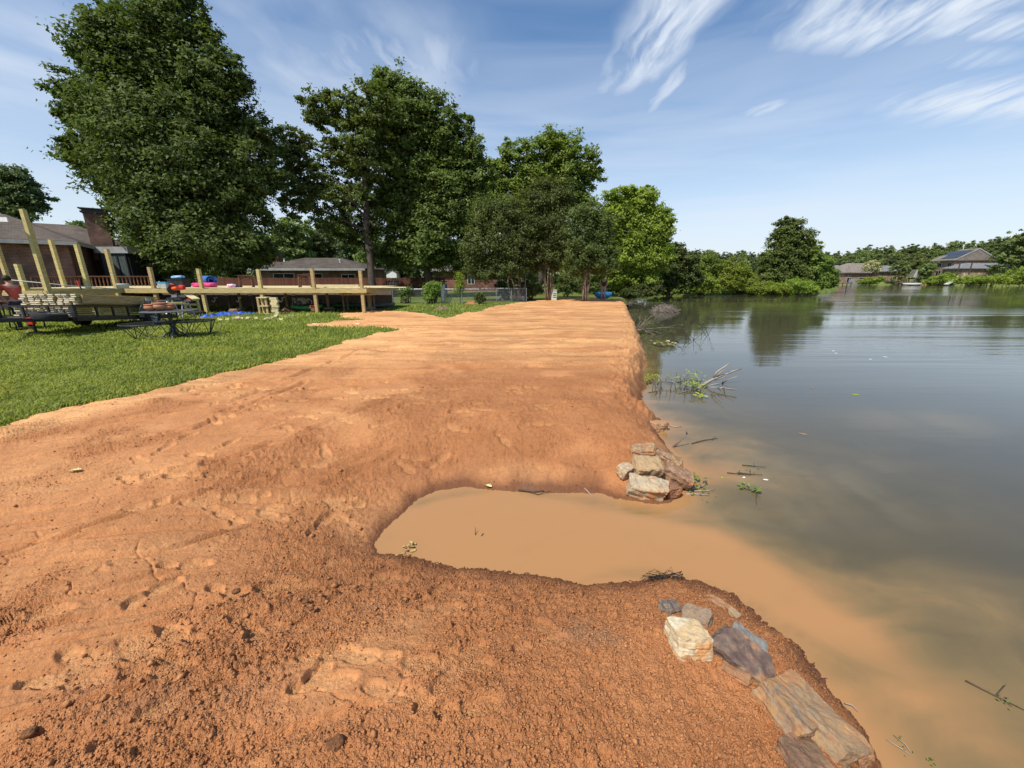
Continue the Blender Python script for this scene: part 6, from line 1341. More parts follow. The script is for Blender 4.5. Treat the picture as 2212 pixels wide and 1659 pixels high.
# the group at the mouth of the cut
u, v = A(660, 470); rock('tan stone with a dark underside at the back of the upper stone group', u, v + 4, .30, (0.252, 0.185, 0.143), (12, -8, -25), rockmat('stone_a', TAN, BRN, ORG), 1)
u, v = A(910, 575); rock('long narrow brown stone with a golden streak, back right of the upper group', u, v + 2, .20, (0.302, 0.143, 0.126), (8, 22, -32), rockmat('stone_b', BRN, TAN, (.45, .36, .12)), 2)
u, v = A(675, 680); rock('broad olive and tan stone in the middle of the upper group', u, v, .26, (0.302, 0.202, 0.202), (18, 3, -5), rockmat('stone_c', (.38, .26, .14), (.46, .31, .16), (.27, .24, .15), 9), 3)
u, v = A(445, 690); rock('small cream cube-like stone at the left of the upper group', u, v + 3, .30, (0.160, 0.143, 0.151), (15, 8, 35), rockmat('stone_d', CRM, TAN, ORG), 4)
u, v = A(1000, 745); rock('dark brown stone with orange flank at the right tip of the upper group', u, v + 2, .13, (0.319, 0.185, 0.168), (10, 15, -28), rockmat('stone_e', BRN, (.38, .24, .14), DRK), 5)
u, v = A(690, 885); rock('large pale stone with orange left end at the front of the upper group', u, v, .16, (0.386, 0.202, 0.168), (22, 8, -14), rockmat('stone_f', (.50, .38, .23), (.38, .31, .22), (.46, .20, .06), 7), 6)
u, v = A(950, 905); rock('small reddish brown stone at the waterline of the upper group', u, v + 2, .09, (0.168, 0.143, 0.126), (0, 6, 15), rockmat('stone_g', (.26, .115, .06), BRN, (.35, .16, .08)), 7)
u, v = A(800, 205); rock('lone muddy stone on the bank point behind the upper stone group', u, v + 2, .13, (0.252, 0.202, 0.151), (0, 5, 20), rockmat('stone_h', (.45, .24, .12), TAN, BRN, dirt=.6), 8)
u, v = A(590, 800); rock('little brown stone wedged between the stones of the upper group', u, v, .18, (0.101, 0.084, 0.076), (0, 0, 30), rockmat('stone_i', BRN, (.4, .22, .12), TAN), 9)
# the row along the near point
u, v = zb(612, 620); rock('cream and orange block of stone standing upright in the near row', u, v + 10, .33, (0.185, 0.172, 0.181), (-6, 4, 5), rockmat('stone_j', (.66, .56, .38), (.58, .40, .20), (.60, .28, .09), 9, (.2, .3, 2.2), .12), 10, rough=.048, lift=.10)
u, v = zb(470, 395); rock('small dark stone with a purple face left behind the cream block', u, v + 4, .30, (0.120, 0.095, 0.103), (10, 15, 25), rockmat('stone_k', (.15, .10, .085), (.27, .23, .17), (.4, .36, .28)), 11, rough=.048, lift=.10)
u, v = zb(690, 455); rock('grey brown slab right behind the cream block', u, v + 6, .27, (0.172, 0.103, 0.120), (18, -10, -35), rockmat('stone_l', (.26, .19, .13), (.34, .23, .14), (.24, .21, .17)), 12, rough=.048, lift=.10)
u, v = zb(1020, 770); rock('dark purple veined stone with a pale right end in the near row', u, v + 6, .22, (0.292, 0.172, 0.163), (14, 14, -38), rockmat('stone_m', (.12, .075, .062), (.20, .14, .10), (.38, .33, .22), 8), 13, rough=.045, lift=.10)
u, v = zb(1090, 650); rock('blue grey stone smeared with orange mud behind the purple stone', u, v + 6, .19, (0.189, 0.112, 0.112), (10, 14, -40), rockmat('stone_n', (.25, .235, .21), (.19, .165, .135), (.46, .24, .09), dirt=.6), 14, rough=.05, lift=.10)
u, v = zb(1370, 1165); rock('tan and brown upright stone leaning on the big slab', u, v + 12, .19, (0.146, 0.241, 0.146), (8, 22, 18), rockmat('stone_o', (.30, .205, .13), (.42, .23, .09), (.22, .14, .10), 7), 15, rough=.048, lift=.10)
u, v = zb(1600, 1230); rock('biggest stone slab of the near row, grey brown, sloping into the water', u, v + 12, .12, (0.205, 0.34, 0.17), (4, 20, 24), rockmat('stone_p', (.38, .235, .12), (.29, .21, .13), (.44, .25, .11), 9), 16, rough=.045, lift=.10)
u, v = zb(1540, 1580); rock('wet dark stone under the big slab at the lower edge of the picture', u, v + 10, .20, (0.189, 0.146, 0.103), (0, 12, 20), rockmat('stone_q', (.20, .125, .07), BRN, (.3, .2, .13)), 17, lift=.10)
u, v = zb(990, 450); rock('small mud covered stone near the water behind the grey slab', u, v, .16, (0.052, 0.069, 0.052), (0, 0, 20), rockmat('stone_r', (.36, .25, .15), TAN, BRN), 18, lift=.10)
u, v = zb(860, 370); rock('flat mud coated stone on the tip of the near point', u, v, .17, (0.172, 0.086, 0.052), (0, 8, -35), rockmat('stone_s', (.38, .20, .10), (.42, .24, .12), BRN, dirt=.8), 19, lift=.10)
u, v = zb(1010, 920); rock('squat muddy stone lying in front of the purple stone', u, v, .27, (0.129, 0.069, 0.052), (0, 0, -40), rockmat('stone_t', (.37, .185, .09), (.4, .22, .11), BRN, dirt=.8), 20, lift=.10)
u, v = zb(1950, 1300); rock('mud lump by the water right of the big slab', u, v + 60, .05, (0.086, 0.103, 0.086), (0, 0, 10), rockmat('stone_u', (.30, .15, .075), (.38, .2, .1), BRN, dirt=.8), 21, lift=.10)

# ---------------------------------------------------------------- driftwood, weeds and leaves at the water
W['twig'] = mat('grey_twig', (.21, .17, .13), (.12, .095, .07), 8, .9); W['twig_dark'] = mat('dark_twig', (.085, .065, .05), (.05, .04, .03), 8, .9); W['twig_pale'] = mat('pale_twig', (.38, .33, .27), (.26, .22, .17), 6, .85)
def leaf_quads(mb, c, n, s, spread, rr, flat=False):
    for _ in range(n):
        p = Vector(c) + Vector((rr.gauss(0, spread), rr.gauss(0, spread), abs(rr.gauss(0, spread * .5)) if not flat else 0)); a = rr.uniform(0, 6.28); L = s * rr.uniform(.6, 1.3); e = Vector((math.cos(a), math.sin(a), rr.uniform(-.3, .5) if not flat else 0)) * L; w = Vector((-math.sin(a), math.cos(a), 0)) * L * .32
        mb.add([p, p + e * .5 + w + Vector((0, 0, .1 * L)), p + e, p + e * .5 - w + Vector((0, 0, .1 * L))], [(0, 1, 2, 3)])
def branch(name, label, segs, m, cat='branch', leaves=None, leafm='water_leaf', seed=1):
    base = Vector(segs[0][0][0]); t = thing(name, label, cat, base); rr = random.Random(seed)
    for i, (pts, r) in enumerate(segs): MB().tube(pts, [r * (1 - .6 * k / (len(pts) - 1)) for k in range(len(pts))], 6).build('limb' if i else 'stem', W[m], t, True)
    if leaves:
        mb = MB()
        for c, n, s, sp in leaves: leaf_quads(mb, c, n, s, sp, rr)
        o = mb.build('leaves', LM[leafm], t); o['kind'] = 'stuff'
    return t
def wp(x, y, h=0.0): p = P(*zw(x, y), 0); return Vector((p.x, p.y, h))
def wpd(x, y, Y): return PD(*zw(x, y), Y)
# dead branch standing out of the water
q0 = wp(970, 1160, -.03); Yb = q0.y
branch('dead_branch', 'pale dead branch with upswept fingers rising from the water', [([q0, wpd(1140, 1080, Yb), wpd(1290, 1020, Yb + .1), wpd(1430, 972, Yb + .2)], .034), ([wpd(1135, 1070, Yb), wpd(1165, 1010, Yb), wpd(1240, 960, Yb), wpd(1312, 908, Yb)], .022), ([wpd(1165, 1055, Yb), wpd(1210, 1010, Yb), wpd(1275, 975, Yb)], .014), ([wpd(1150, 1095, Yb), wpd(1220, 1075, Yb - .1), wpd(1280, 1035, Yb - .1)], .014), ([wp(1230, 1125, 0.0), wpd(1290, 1095, Yb - .2), wpd(1398, 1052, Yb - .2)], .014), ([wp(1050, 1170, .0), wpd(1120, 1145, Yb - .2), wpd(1215, 1130, Yb - .2)], .012), ([q0, wp(1180, 1180, .01), wp(1385, 1205, .01)], .014), ([wp(1180, 1175, .0), wpd(1215, 1190, Yb - .3), wpd(1260, 1145, Yb - .2)], .012)], 'twig_pale', seed=3)
rr = random.Random(12)
for k, (x0, x1, y, l) in enumerate(((400, 690, 1130, 'sparse leafy weeds standing in the shallow water by the bank'), (740, 1010, 1110, 'leafy weeds in the water left of the dead branch'), (430, 740, 1225, 'bare twigs poking from the water before the leafy weeds'), (760, 1000, 1230, 'drooping weed with three leaf rosettes in front of the dead branch'))):
    sg = []; lv = []
    for _ in range(13):
        x = rr.uniform(x0, x1); yy = y + rr.uniform(-45, 35); b = wp(x, yy, -.03); h = rr.uniform(.08, .26); e = b + Vector((rr.uniform(-.12, .12), rr.uniform(-.05, .05), h)); sg.append(([b, b.lerp(e, .6) + Vector((rr.uniform(-.03, .03), 0, .02)), e], .007)); 
        if k != 2: lv.append((e, 5 if k < 2 else 3, .055, .035)); lv.append((b.lerp(e, .6), 3, .045, .03))
    sg.append(([wp(x0, y + 10, .01), wp((x0 + x1) / 2, y - 15, .015), wp(x1, y, .01)], .009))
    if k == 3: lv += [(wp(880, 1185, .05), 10, .09, .05), (wp(980, 1190, .05), 10, .09, .05), (wp(965, 1290, .02), 9, .1, .05)]
    branch('water_weed', l, sg, 'twig', 'weed', lv or None, 'water_leaf', 20 + k)
# brush on the bank edge
sg = []; q = wp(310, 600, .18); Yq = q.y
for (x, y, d) in ((440, 480, 0), (520, 365, .3), (600, 410, .6), (640, 430, .9), (400, 395, .2), (320, 400, .4), (560, 660, -.2), (700, 620, .1), (860, 540, .4), (480, 560, .1), (430, 620, -.1), (560, 470, .5)):
    e = wpd(x, y, Yq + d); m_ = q.lerp(e, .5) + Vector((rr.uniform(-.1, .1), 0, rr.uniform(0, .15))); sg.append(([q + Vector((rr.uniform(-.1, .1), rr.uniform(-.1, .3), 0)), m_, e], rr.uniform(.012, .024)))
    for _ in range(2): sg.append(([m_, m_.lerp(e, .5) + Vector((rr.uniform(-.2, .2), rr.uniform(-.1, .1), rr.uniform(-.05, .2))), e + Vector((rr.uniform(-.3, .3), rr.uniform(-.2, .2), rr.uniform(-.2, .15)))], .008))
branch('brush_pile', 'tangle of grey branches and twigs hanging from the bank into the water', sg, 'twig', 'brush', [(wp(420, 560, .15), 60, .07, .28), (wp(520, 600, .1), 50, .07, .25), (wp(380, 660, .1), 40, .06, .22), (wp(330, 480, .3), 60, .07, .3)], 'oak', 31)
sg = []; q = wp(180, 320, .3)
for _ in range(16): e = q + Vector((rr.uniform(-.1, 1.6), rr.uniform(-1, 1.5), rr.uniform(-.25, .45))); sg.append(([q + Vector((rr.uniform(-.2, .2), rr.uniform(-.4, .4), 0)), q.lerp(e, .5) + Vector((0, 0, rr.uniform(0, .2))), e], rr.uniform(.012, .022)))
branch('brush_pile', 'dull brown dead brush on the bank edge at the far end of the soil strip', sg, 'twig', 'brush', [(q + Vector((.5, .2, 0)), 110, .09, .4)], 'deep', 33)
c = wp(620, 730, .04); branch('lily_clump', 'yellow green clump of broad leaves floating by the bank', [([c - Vector((.3, 0, .05)), c, c + Vector((.3, .0, .02))], .012)], 'twig', 'plant', [(c - Vector((.15, -.05, 0)), 26, .16, .10), (c + Vector((.12, 0, 0)), 22, .15, .10)], 'cream', 35)
for (x, y, h, l) in ((720, 690, .3, 'thin weed with small leaves right of the bank brush'), (880, 660, .4, 'twiggy weed with leaf tufts in the water beyond the yellow clump'), (1055, 600, .5, 'slim dark weed standing alone in open water')):
    b = wp(x, y, -.03); sg = []; lv = []
    for k in range(5): e = b + Vector((rr.uniform(-.35, .35), rr.uniform(-.2, .2), h * rr.uniform(.5, 1.4))); sg.append(([b + Vector((rr.uniform(-.2, .2), 0, 0)), b.lerp(e, .5) + Vector((rr.uniform(-.06, .06), 0, 0)), e], .009)); lv += [(e, 5, .075, .05), (b.lerp(e, .5), 3, .06, .05)]
    branch('water_weed', l, sg, 'twig_dark', 'weed', lv, 'oak', 40 + x)
# brush mound in the water
p = P(*zw(590, 350), 0); bm_ = thing('brush_mound', 'grey brown mound of dead brush rising from the water near the bank', 'mound', (p.x, p.y, 0)); sg = MB()
for _ in range(330):
    a = rr.uniform(0, 6.28); q = math.sqrt(rr.random()); s_ = Vector((p.x + .85 * q * math.cos(a), p.y + .7 * q * math.sin(a), .50 * (1 - q * q) * rr.uniform(.3, 1))); e = s_ + Vector((rr.uniform(-.35, .35), rr.uniform(-.3, .3), rr.uniform(-.12, .16))); sg.tube([s_, e], [.016, .007], 4)
o = sg.build('sticks', mat('mound_stick', (.23, .19, .155), (.12, .10, .08), 8, .9), bm_); o['kind'] = 'stuff'
mb = MB(); n = 20
for i in range(6): pass
mb.lathe((p.x, p.y, -.15), [(.78, 0), (.68, .3), (.45, .48), (.15, .58), (0, .6)], 20, Matrix(((1.05, 0, 0), (0, .85, 0), (0, 0, 1)))); mb.build('core', mat('mound_mud', (.16, .13, .10), (.10, .08, .065), 6, .95, .9, 20), bm_, True)
# twigs and weeds near the mouth of the cut
def rp(x, y, h=0.0): p = P(*zr(x, y), 0); return Vector((p.x, p.y, h))
q = rp(970, 445, 0); branch('stick', 'thin forked stick poking from the water behind the upper stones', [([q, PD(*zr(1050, 370), q.y), PD(*zr(1130, 290), q.y)], .014), ([PD(*zr(1118, 300), q.y), PD(*zr(1113, 262), q.y)], .009)], 'twig', 'stick')
branch('stick', 'dark twig floating right of the forked stick', [([rp(1170, 410, .005), rp(1300, 378, .012), rp(1455, 355, .01)], .008), ([rp(1390, 370, .01), rp(1430, 345, .03)], .005)], 'twig_dark', 'stick')
branch('stick', 'short grey twig floating beside the lone muddy stone', [([rp(930, 215, .008), rp(990, 230, .012), rp(1060, 225, .008)], .009)], 'twig_pale', 'stick')
c = rp(1245, 950, .01); lv = [(rp(1220, 810, .02), 16, .05, .035), (rp(1110, 900, .01), 30, .03, .06), (rp(1240, 950, .01), 20, .03, .08)]
branch('water_weed', 'green reed leaf and pale stems trailing from the tip of the upper stones', [([rp(1100, 920, .01), rp(1220, 910, .02), rp(1300, 880, .02), rp(1318, 858, .02), rp(1290, 838, .02)], .008), ([rp(1110, 960, .005), rp(1230, 965, .01), rp(1360, 975, .008)], .008), ([rp(1200, 930, .01), rp(1330, 935, .015), rp(1420, 915, .01)], .006)], 'twig_pale', 'weed', lv, 'fresh', 51)
c = rp(1880, 940, .02); branch('water_weed', 'small green leaf rosette floating in the muddy water', [([c, rp(1870, 1010, .0), rp(1880, 1080, .005)], .006), ([c, rp(1760, 910, .01), rp(1740, 890, .02)], .006)], 'twig_dark', 'weed', [(c, 12, .055, .022), (rp(1755, 905, .01), 9, .05, .03)], 'fresh', 53)
for (x, y, l) in ((1690, 745, 'floating twig with tiny leaves right of the upper stones'), (1850, 660, 'floating sprig with a white flower in the open muddy water'), (1810, 745, 'curled brown weed stem floating beyond the twig')):
    c = rp(x, y, .01); branch('water_weed', l, [([c + Vector((-.12, .03, 0)), c, c + Vector((.12, -.02, .0))], .006), ([c, c + Vector((.03, .06, .02))], .004)], 'twig_dark', 'weed', [(c, 6, .025, .04)], 'oak', int(x))
i0 = 0
for (u, v, s_, m_, l) in ((1800, 758, .05, 'white', 'white fleck floating in open water, upper of the left pair'), (1806, 763, .045, 'white', 'white fleck floating in open water, lower of the left pair'), (1912, 771, .06, 'white', 'widest white fleck floating in the open lake'), (1880, 776, .04, 'white', 'tiny white fleck left of the widest one'), (1848, 852, .07, 'lf', 'green leaf floating far out on the calm water'), (1734, 937, .06, 'bl', 'brown leaf floating on the water right of the lone muddy stone'), (1755, 838, .05, 'bl', 'small brown leaf floating above the green one'), (1607, 1031, .025, 'white', 'white petal near the upper stones, left'), (1654, 1036, .03, 'white', 'white petal near the upper stones, right'), (1560, 1031, .03, 'lf', 'small green leaf floating between weeds')):
    c = P(u, v, .004); mm = {'white': W['white'], 'lf': LM['water_leaf'], 'bl': mat('brown_leaf', (.32, .20, .10), (.22, .13, .06))}[m_]; mb = MB(); L = s_; a = (u * .37) % 3
    ex, ey = Vector((math.cos(a), math.sin(a), 0)) * L, Vector((-math.sin(a), math.cos(a), 0)) * L * .45; mb.add([c - ex, c - ex * .4 + ey, c + ex * .4 + ey * .9, c + ex, c + ex * .4 - ey, c - ex * .4 - ey * .9, c + Vector((0, 0, .008))], [(0, 1, 6), (1, 2, 6), (2, 3, 6), (3, 4, 6), (4, 5, 6), (5, 0, 6)])
    tag(mb.build('floating_leaf' if m_ != 'white' else 'floating_petal', mm, None, at=c), l, 'leaf' if m_ != 'white' else 'petal')
def bp(u, v, h=.005): p = P(u, v, 0); return Vector((p.x, p.y, h))
branch('stick', 'dark leafy twig floating in the murky water at the right edge', [([bp(2085, 1472), bp(2140, 1500), bp(2215, 1537)], .005), ([bp(2150, 1505), bp(2170, 1485, .02)], .003), ([bp(2165, 1512), bp(2185, 1530, .012)], .003)], 'twig_dark', 'stick', [(bp(2175, 1520, .008), 7, .018, .025), (bp(2160, 1505, .008), 5, .016, .02)], 'oak', 61)
branch('stick', 'pale bent straw at the waterline beside the big slab', [([bp(1823, 1525, .02), bp(1840, 1530, .02), bp(1853, 1541, .01)], .003)], 'twig_pale', 'stick')
branch('water_weed', 'pale grass straws and leaves in the water at the lower right of the near point', [([bp(1915, 1600), bp(1945, 1620, .01), bp(1965, 1632)], .0025), ([bp(1930, 1590), bp(1955, 1612, .01), bp(1968, 1628)], .0025)], 'twig_pale', 'weed', [(bp(1960, 1622), 8, .010, .02), (bp(2020, 1655), 5, .018, .015)], 'fresh', 63)
# leaves and litter on the soil and in the pool
def oak_leaf(label, u, v, z, L, rz, m):
    c = P(u, v, z); prof = [(0, .06), (.12, .16), (.2, .30), (.28, .18), (.40, .42), (.5, .22), (.62, .46), (.72, .24), (.86, .30), (1, .0)]; mb = MB(); up = []; dn_ = []; ce = []
    q = Matrix.Rotation(rz, 3, 'Z')
    for s_, w in prof: up.append(c + q @ Vector(((s_ - .5) * L, w * L * .8, .012 + .02 * w))); dn_.append(c + q @ Vector(((s_ - .5) * L, -w * L * .8, .016 + .03 * w))); ce.append(c + q @ Vector(((s_ - .5) * L, 0, .010)))
    n = len(prof); mb.add(up + ce + dn_, [(i, i + 1, n + i + 1, n + i) for i in range(n - 1)] + [(n + i, n + i + 1, 2 * n + i + 1, 2 * n + i) for i in range(n - 1)]); return tag(mb.build('fallen_leaf', m, None, at=c), label, 'leaf')
lp = mat('pale_leaf', (.62, .58, .28), (.5, .46, .2), 20, .6)
def soilz(u, v): p = P(u, v, .4); h = soil_fields(np.array([p.x]), np.array([p.y]))[0][0]; return float(max(h, .0))
for (u, v, L, rz, l) in ((161, 1019, .10, .3, 'pale lobed leaf lying on the soil at the left'), (1053, 1051, .11, -.6, 'pale yellow lobed leaf at the far edge of the muddy pool')):
    z_ = soilz(u, v) if v < 1040 else .01; oak_leaf(l, u, v, z_ + .005, L, rz, lp)
p = P(884, 1186, 0); lw = thing('leaf_litter', 'soggy clump of yellow brown leaves in the muddy pool', 'leaf litter', (p.x, p.y, 0)); mb = MB(); rr = random.Random(5); leaf_quads(mb, (p.x, p.y, .002), 16, .045, .026, rr); mb.build('leaves', mat('soggy_leaf', (.46, .33, .12), (.22, .14, .06), 30, .5), lw)
branch('stick', 'little dark twig sticking out of the middle of the muddy pool', [([bp(1027, 1157, -.01), bp(1027, 1149, .05)], .004), ([bp(1040, 1158, .0), bp(1044, 1154, .012)], .005)], 'twig_dark', 'stick')
branch('stick', 'dark sodden roots at the far edge of the muddy pool', [([bp(1120, 1062, .02), bp(1150, 1066, .02), bp(1175, 1064, .02)], .010), ([bp(1140, 1064, .01), bp(1162, 1070, .01), bp(1190, 1066, .03)], .006)], 'twig_dark', 'stick')
branch('stick', 'pale short straw at the pool edge before the upper stones', [([bp(1262, 1060, .03), bp(1272, 1068, .02), bp(1280, 1074, .0)], .006)], 'twig_pale', 'stick')
branch('root_tuft', 'tuft of dark rootlets at the water edge behind the near stones', [([bp(1385 + rr.uniform(0, 85), 1268 - rr.uniform(0, 14), .03), bp(1385 + rr.uniform(0, 90), 1262 - rr.uniform(0, 16), rr.uniform(.04, .09)), bp(1380 + rr.uniform(0, 100), 1258, rr.uniform(.01, .05))], .0025) for i in range(26)], 'twig_dark', 'roots')
for (u, v, s_, l) in ((510, 1278, .05, 'dark clod alone on the soil left of centre'), (660, 1300, .045, 'dark clod on the soil right of the first'), (672, 1315, .035, 'small dark clod below the other dark clods'), (62, 1585, .05, 'dark clod at the lower left of the soil'), (890, 985, .09, 'dark root-bound clod above the muddy pool'), (725, 1608, .07, 'dark stick-like clod near the lower edge')):
    z_ = soilz(u, v); c = P(u, v, z_); soft('dark_clod', l, c - Vector((0, 0, s_ * .2)), (s_ * .9, s_ * .7, s_ * .5), mat('dark_clod', (.24, .105, .042), (.13, .058, .026), 40, .95, .8, 80), 'clod', int(u), .5, 2)

# ---------------------------------------------------------------- houses and docks across the lake
def far_house(name, label, corner, Y, ang, Lx, Ly, hw, rise, wallm, roofm, gable=(False, False), base=None, wins=(), near=0):
    c = PD(corner[0], corner[1], Y); gz = far_z(c.x, c.y) if base is None else base; fr = Frame((c.x - math.cos(ang) * Lx * near, c.y - math.sin(ang) * Lx * near), ang); t = thing(name, label, 'house', (c.x, c.y, gz)); e = c.z
    mb = MB(); fr.box(mb, (.6, .6, gz - .5), (Lx - .6, Ly - .6, e - .1))
    if gable[1]: mb.add([fr(Lx - .6, .6, e - .1), fr(Lx - .6, Ly - .6, e - .1), fr(Lx - .6, Ly / 2, e + rise - .25), fr(Lx - .9, .6, e - .1), fr(Lx - .9, Ly - .6, e - .1), fr(Lx - .9, Ly / 2, e + rise - .25)], [(0, 1, 2), (5, 4, 3), (0, 2, 5, 3), (1, 4, 5, 2)])
    mb.build('wall', wallm, t); hip(fr, 0, Lx, 0, Ly, e, rise, .25, gable).build('roof', roofm, t)
    for x0, x1, z0, z1_ in wins: window(fr, t, x0, x1, z0 + gz, z1_ + gz, .6)
    return t, fr, e, gz
u, v = zf(1488, 592)
t, fr, e, gz = far_house('two_storey_house', 'two storey brick house with solar panels on its roof across the lake', (u, v), 124, R(-104.5), 12.0, 10.5, 6, 3.3, W['brick_far'], W['roof_far'], (False, True), None, ((1.6, 3.0, 3.4, 4.8), (5.0, 6.4, 3.4, 4.8), (9, 10.4, 3.4, 4.8), (1.6, 3, .6, 2.4), (5, 7, .6, 2.4), (8.5, 10.5, .4, 2.4)), 1)
pm = mat('solar_panel', (.018, .022, .035), (.012, .015, .025), 2, .25, spec=.6)
for i in range(4):
    for j in range(2):
        if (i, j) == (0, 0): continue
        x0 = 3.0 + i * 2.15; y0 = .7 + j * 1.9; sl_ = 3.3 / 5.25; vs = [fr(x0, y0, e + y0 * sl_ + .06), fr(x0 + 2.1, y0, e + y0 * sl_ + .06), fr(x0 + 2.1, y0 + 1.8, e + (y0 + 1.8) * sl_ + .06), fr(x0, y0 + 1.8, e + (y0 + 1.8) * sl_ + .06)]
        MB().add(vs + [q + Vector((0, 0, .06)) for q in vs], [(3, 2, 1, 0), (4, 5, 6, 7), (0, 1, 5, 4), (1, 2, 6, 5), (2, 3, 7, 6), (3, 0, 4, 7)]).build('solar_panel', pm, t)
mb = MB(); fr.box(mb, (11.5, -.02, e - .3), (12.0, -.004, e - .02)); 
for (a, b) in ((fr(12.06, -.1, e - .12), fr(12.06, 5.25, e + 3.2)), (fr(12.06, 10.6, e - .12), fr(12.06, 5.25, e + 3.2))): mb.bar(a, b, .12, .3)
mb.build('gable_trim', W['fascia'], t); p = fr(6, 5.25, e + 3.3); MB().tube([p - Vector((0, 0, .3)), p + Vector((0, 0, .9))], .12, 8).build('vent_pipe', W['offwhite'], t)
far_house('house_wing', 'low grey roofed house right of the two storey house across the lake', zf(1575, 678), 118, R(-4), 17, 7, 3, 1.5, W['brick_far'], W['roof_grey'], (False, False), None, ((2, 3.6, .6, 2.2), (6, 8, .2, 2.2), (10.5, 12, .6, 2.2)))
far_house('lake_house', 'low brown roofed house at the water behind the cream flowering tree', zf(330, 725), 128, R(4), 16, 9, 3, 3.0, W['brick_far'], W['roof_far'], (False, False), None, ((2, 3.5, .5, 2.2), (6, 8.5, .2, 2.2), (11, 13, .5, 2.2)))
far_house('lake_house', 'pale grey roofed house at the left end of the far bank', zf(205, 738), 131, R(6), 9.5, 8, 3, 2.8, mat('beige_wall', (.42, .36, .30), (.34, .29, .24), .6, .8), W['roof_grey'], (False, False), None, ((1.5, 3, .5, 2), (5, 7, .5, 2)))
far_house('lake_house', 'small blue grey roofed house between the cream tree and the slatted walls', zf(705, 712), 126, R(0), 9, 7, 3, 1.8, W['brick_far'], W['roof_grey'], (False, False), None, ((1.5, 3, .4, 2), (5, 7, .4, 2)))
def slat_fence(label, a, b, Y0, Y1, h, m, name='slat_wall'):
    A_, B_ = PD(*a, Y0), PD(*b, Y1); A_.z = far_z(A_.x, A_.y); B_.z = far_z(B_.x, B_.y); t = thing(name, label, 'fence', A_); n = max(3, int((B_ - A_).length / 2.4))
    for i in range(n + 1): p = A_.lerp(B_, i / n); MB().box(p + Vector((0, 0, h / 2)), (.16, .16, h + .1)).build('post', m, t)
    k = 9
    for j in range(k): z_ = h * (j + .5) / k; MB().bar(A_ + Vector((0, -.1, z_)), B_ + Vector((0, -.1, z_)), .04, h / k * .8).build('slat', m, t)
slat_fence('tan slatted fence left of the white steps on the far bank', zf(885, 760), zf(1020, 760), 122, 122, 2.3, W['slat']); slat_fence('long tan slatted fence below the two storey house', zf(1165, 760), zf(1440, 760), 119, 117, 2.3, W['slat']); slat_fence('grey slatted fence at the right end of the far bank', zf(1650, 745), zf(1860, 745), 111, 109, 2.0, mat('grey_slat', (.30, .29, .27), (.23, .22, .21)))
slat_fence('grey fence before the lake houses on the left of the far bank', zf(390, 775), zf(600, 775), 127, 126, 1.8, mat('grey_slat', (.30, .29, .27)))
# white steps
a, b = PD(*zf(1075, 700), 121), PD(*zf(1035, 775), 121); st_ = thing('wooden_steps', 'white painted steps with railing on the far bank', 'steps', (b.x, 121, far_z(b.x, 121)))
for i in range(9): p = a.lerp(b, i / 8); MB().box(p, (.8, 1.4, .1)).build('step', W['offwhite'], st_)
for dy in (-.75, .75): MB().bar(a + Vector((0, dy, 0)), b + Vector((0, dy, 0)), .08, .4).build('stringer', W['offwhite'], st_)
c = PD(*zf(1155, 700), 121); MB().bar(a + Vector((0, -.75, .1)), c + Vector((0, -.75, .1)), .12, .2).build('top_rail', W['offwhite'], st_)
for i in range(6): p = a.lerp(c, i / 5); MB().bar(p + Vector((0, -.75, 0)), (p.x + .05, p.y - .75, far_z(p.x, 121) - .1), .16).build('post', W['offwhite'], st_)
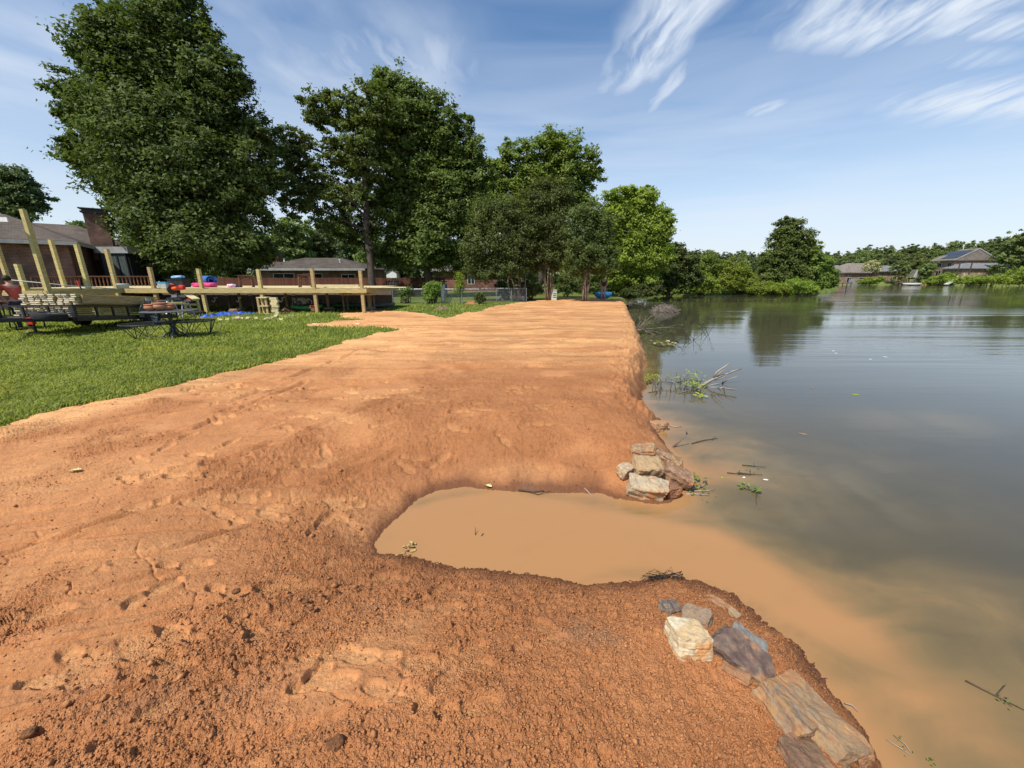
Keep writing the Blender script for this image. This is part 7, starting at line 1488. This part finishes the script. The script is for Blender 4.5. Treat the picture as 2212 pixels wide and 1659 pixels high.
# dock, boat and timber frames
a, b = PD(*zf(895, 812), 117), PD(*zf(1110, 808), 115.5); dkf = thing('boat_dock', 'weathered grey dock on posts at the far bank', 'dock', a); MB().bar((a.x, a.y, .75), (b.x, b.y, .75), 2.2, .2).build('dock_deck', W['grey_wood'], dkf)
for i in range(6): p = a.lerp(b, i / 5); MB().tube([(p.x, p.y - .9, -.6), (p.x, p.y - .9, 1.4 if i % 2 else .8)], .12, 6).build('post', W['grey_wood'], dkf)
p = PD(*zf(1040, 822), 113.5); kayak('pale flat boat moored at the far dock', Vector((p.x - 2.4, p.y, 0)), Vector((p.x + 2.4, p.y - .5, 0)), 1.7, .7, W['offwhite'], .0)
a, b = PD(*zf(250, 835), 118), PD(*zf(385, 820), 122); d2 = thing('boat_dock', 'low dark dock at the left end of the far bank', 'dock', a); MB().bar((a.x, a.y, .55), (b.x, b.y, .55), 2.0, .2).build('dock_deck', W['grey_wood'], d2)
for i in range(4): p = a.lerp(b, i / 3); MB().tube([(p.x, p.y - .8, -.6), (p.x, p.y - .8, .9)], .1, 6).build('post', W['grey_wood'], d2)
f_ = PD(*zf(1575, 810), 110); tf = thing('crossed_timbers', 'pale crossed timber frame standing in the bushes on the far bank', 'timbers', (f_.x, 110, far_z(f_.x, 110)))
for (x0, y0), (x1, y1) in (((1588, 730), (1575, 812)), ((1515, 765), (1545, 812)), ((1510, 780), (1655, 772)), ((1640, 760), (1655, 775))): MB().bar(PD(*zf(x0, y0), 110), PD(*zf(x1, y1), 110), .3).build('beam', W['pine_pale'], tf)
a, b = PD(*zf(1475, 812), 109.5), PD(*zf(1395, 850), 107.5); tag(MB().bar(a, b, .9, .12).build('plank_walk', W['offwhite'], None, at=a), 'pale plank ramp down to the water on the far bank', 'ramp')
p = PD(*zf(1535, 660), 113); q = far_z(p.x, 113); tag(MB().tube([(p.x, 113, q), (p.x, 113, PD(*zf(1535, 635), 113).z)], .14, 6).build('bare_pole', W['twig_dark'], None, at=Vector((p.x, 113, q))), 'thin dark pole before the brick gable across the lake', 'pole')
p = PD(*zf(1648, 700), 112); q = far_z(p.x, 112); tag(MB().tube([(p.x, 112, q), (p.x, 112, PD(*zf(1652, 615), 112).z)], .16, 6).build('bare_pole', W['twig_dark'], None, at=Vector((p.x, 112, q))), 'taller dark pole left of the grey fence across the lake', 'pole')
print('objects', len(bpy.data.objects), 'leaves', LEAVES)
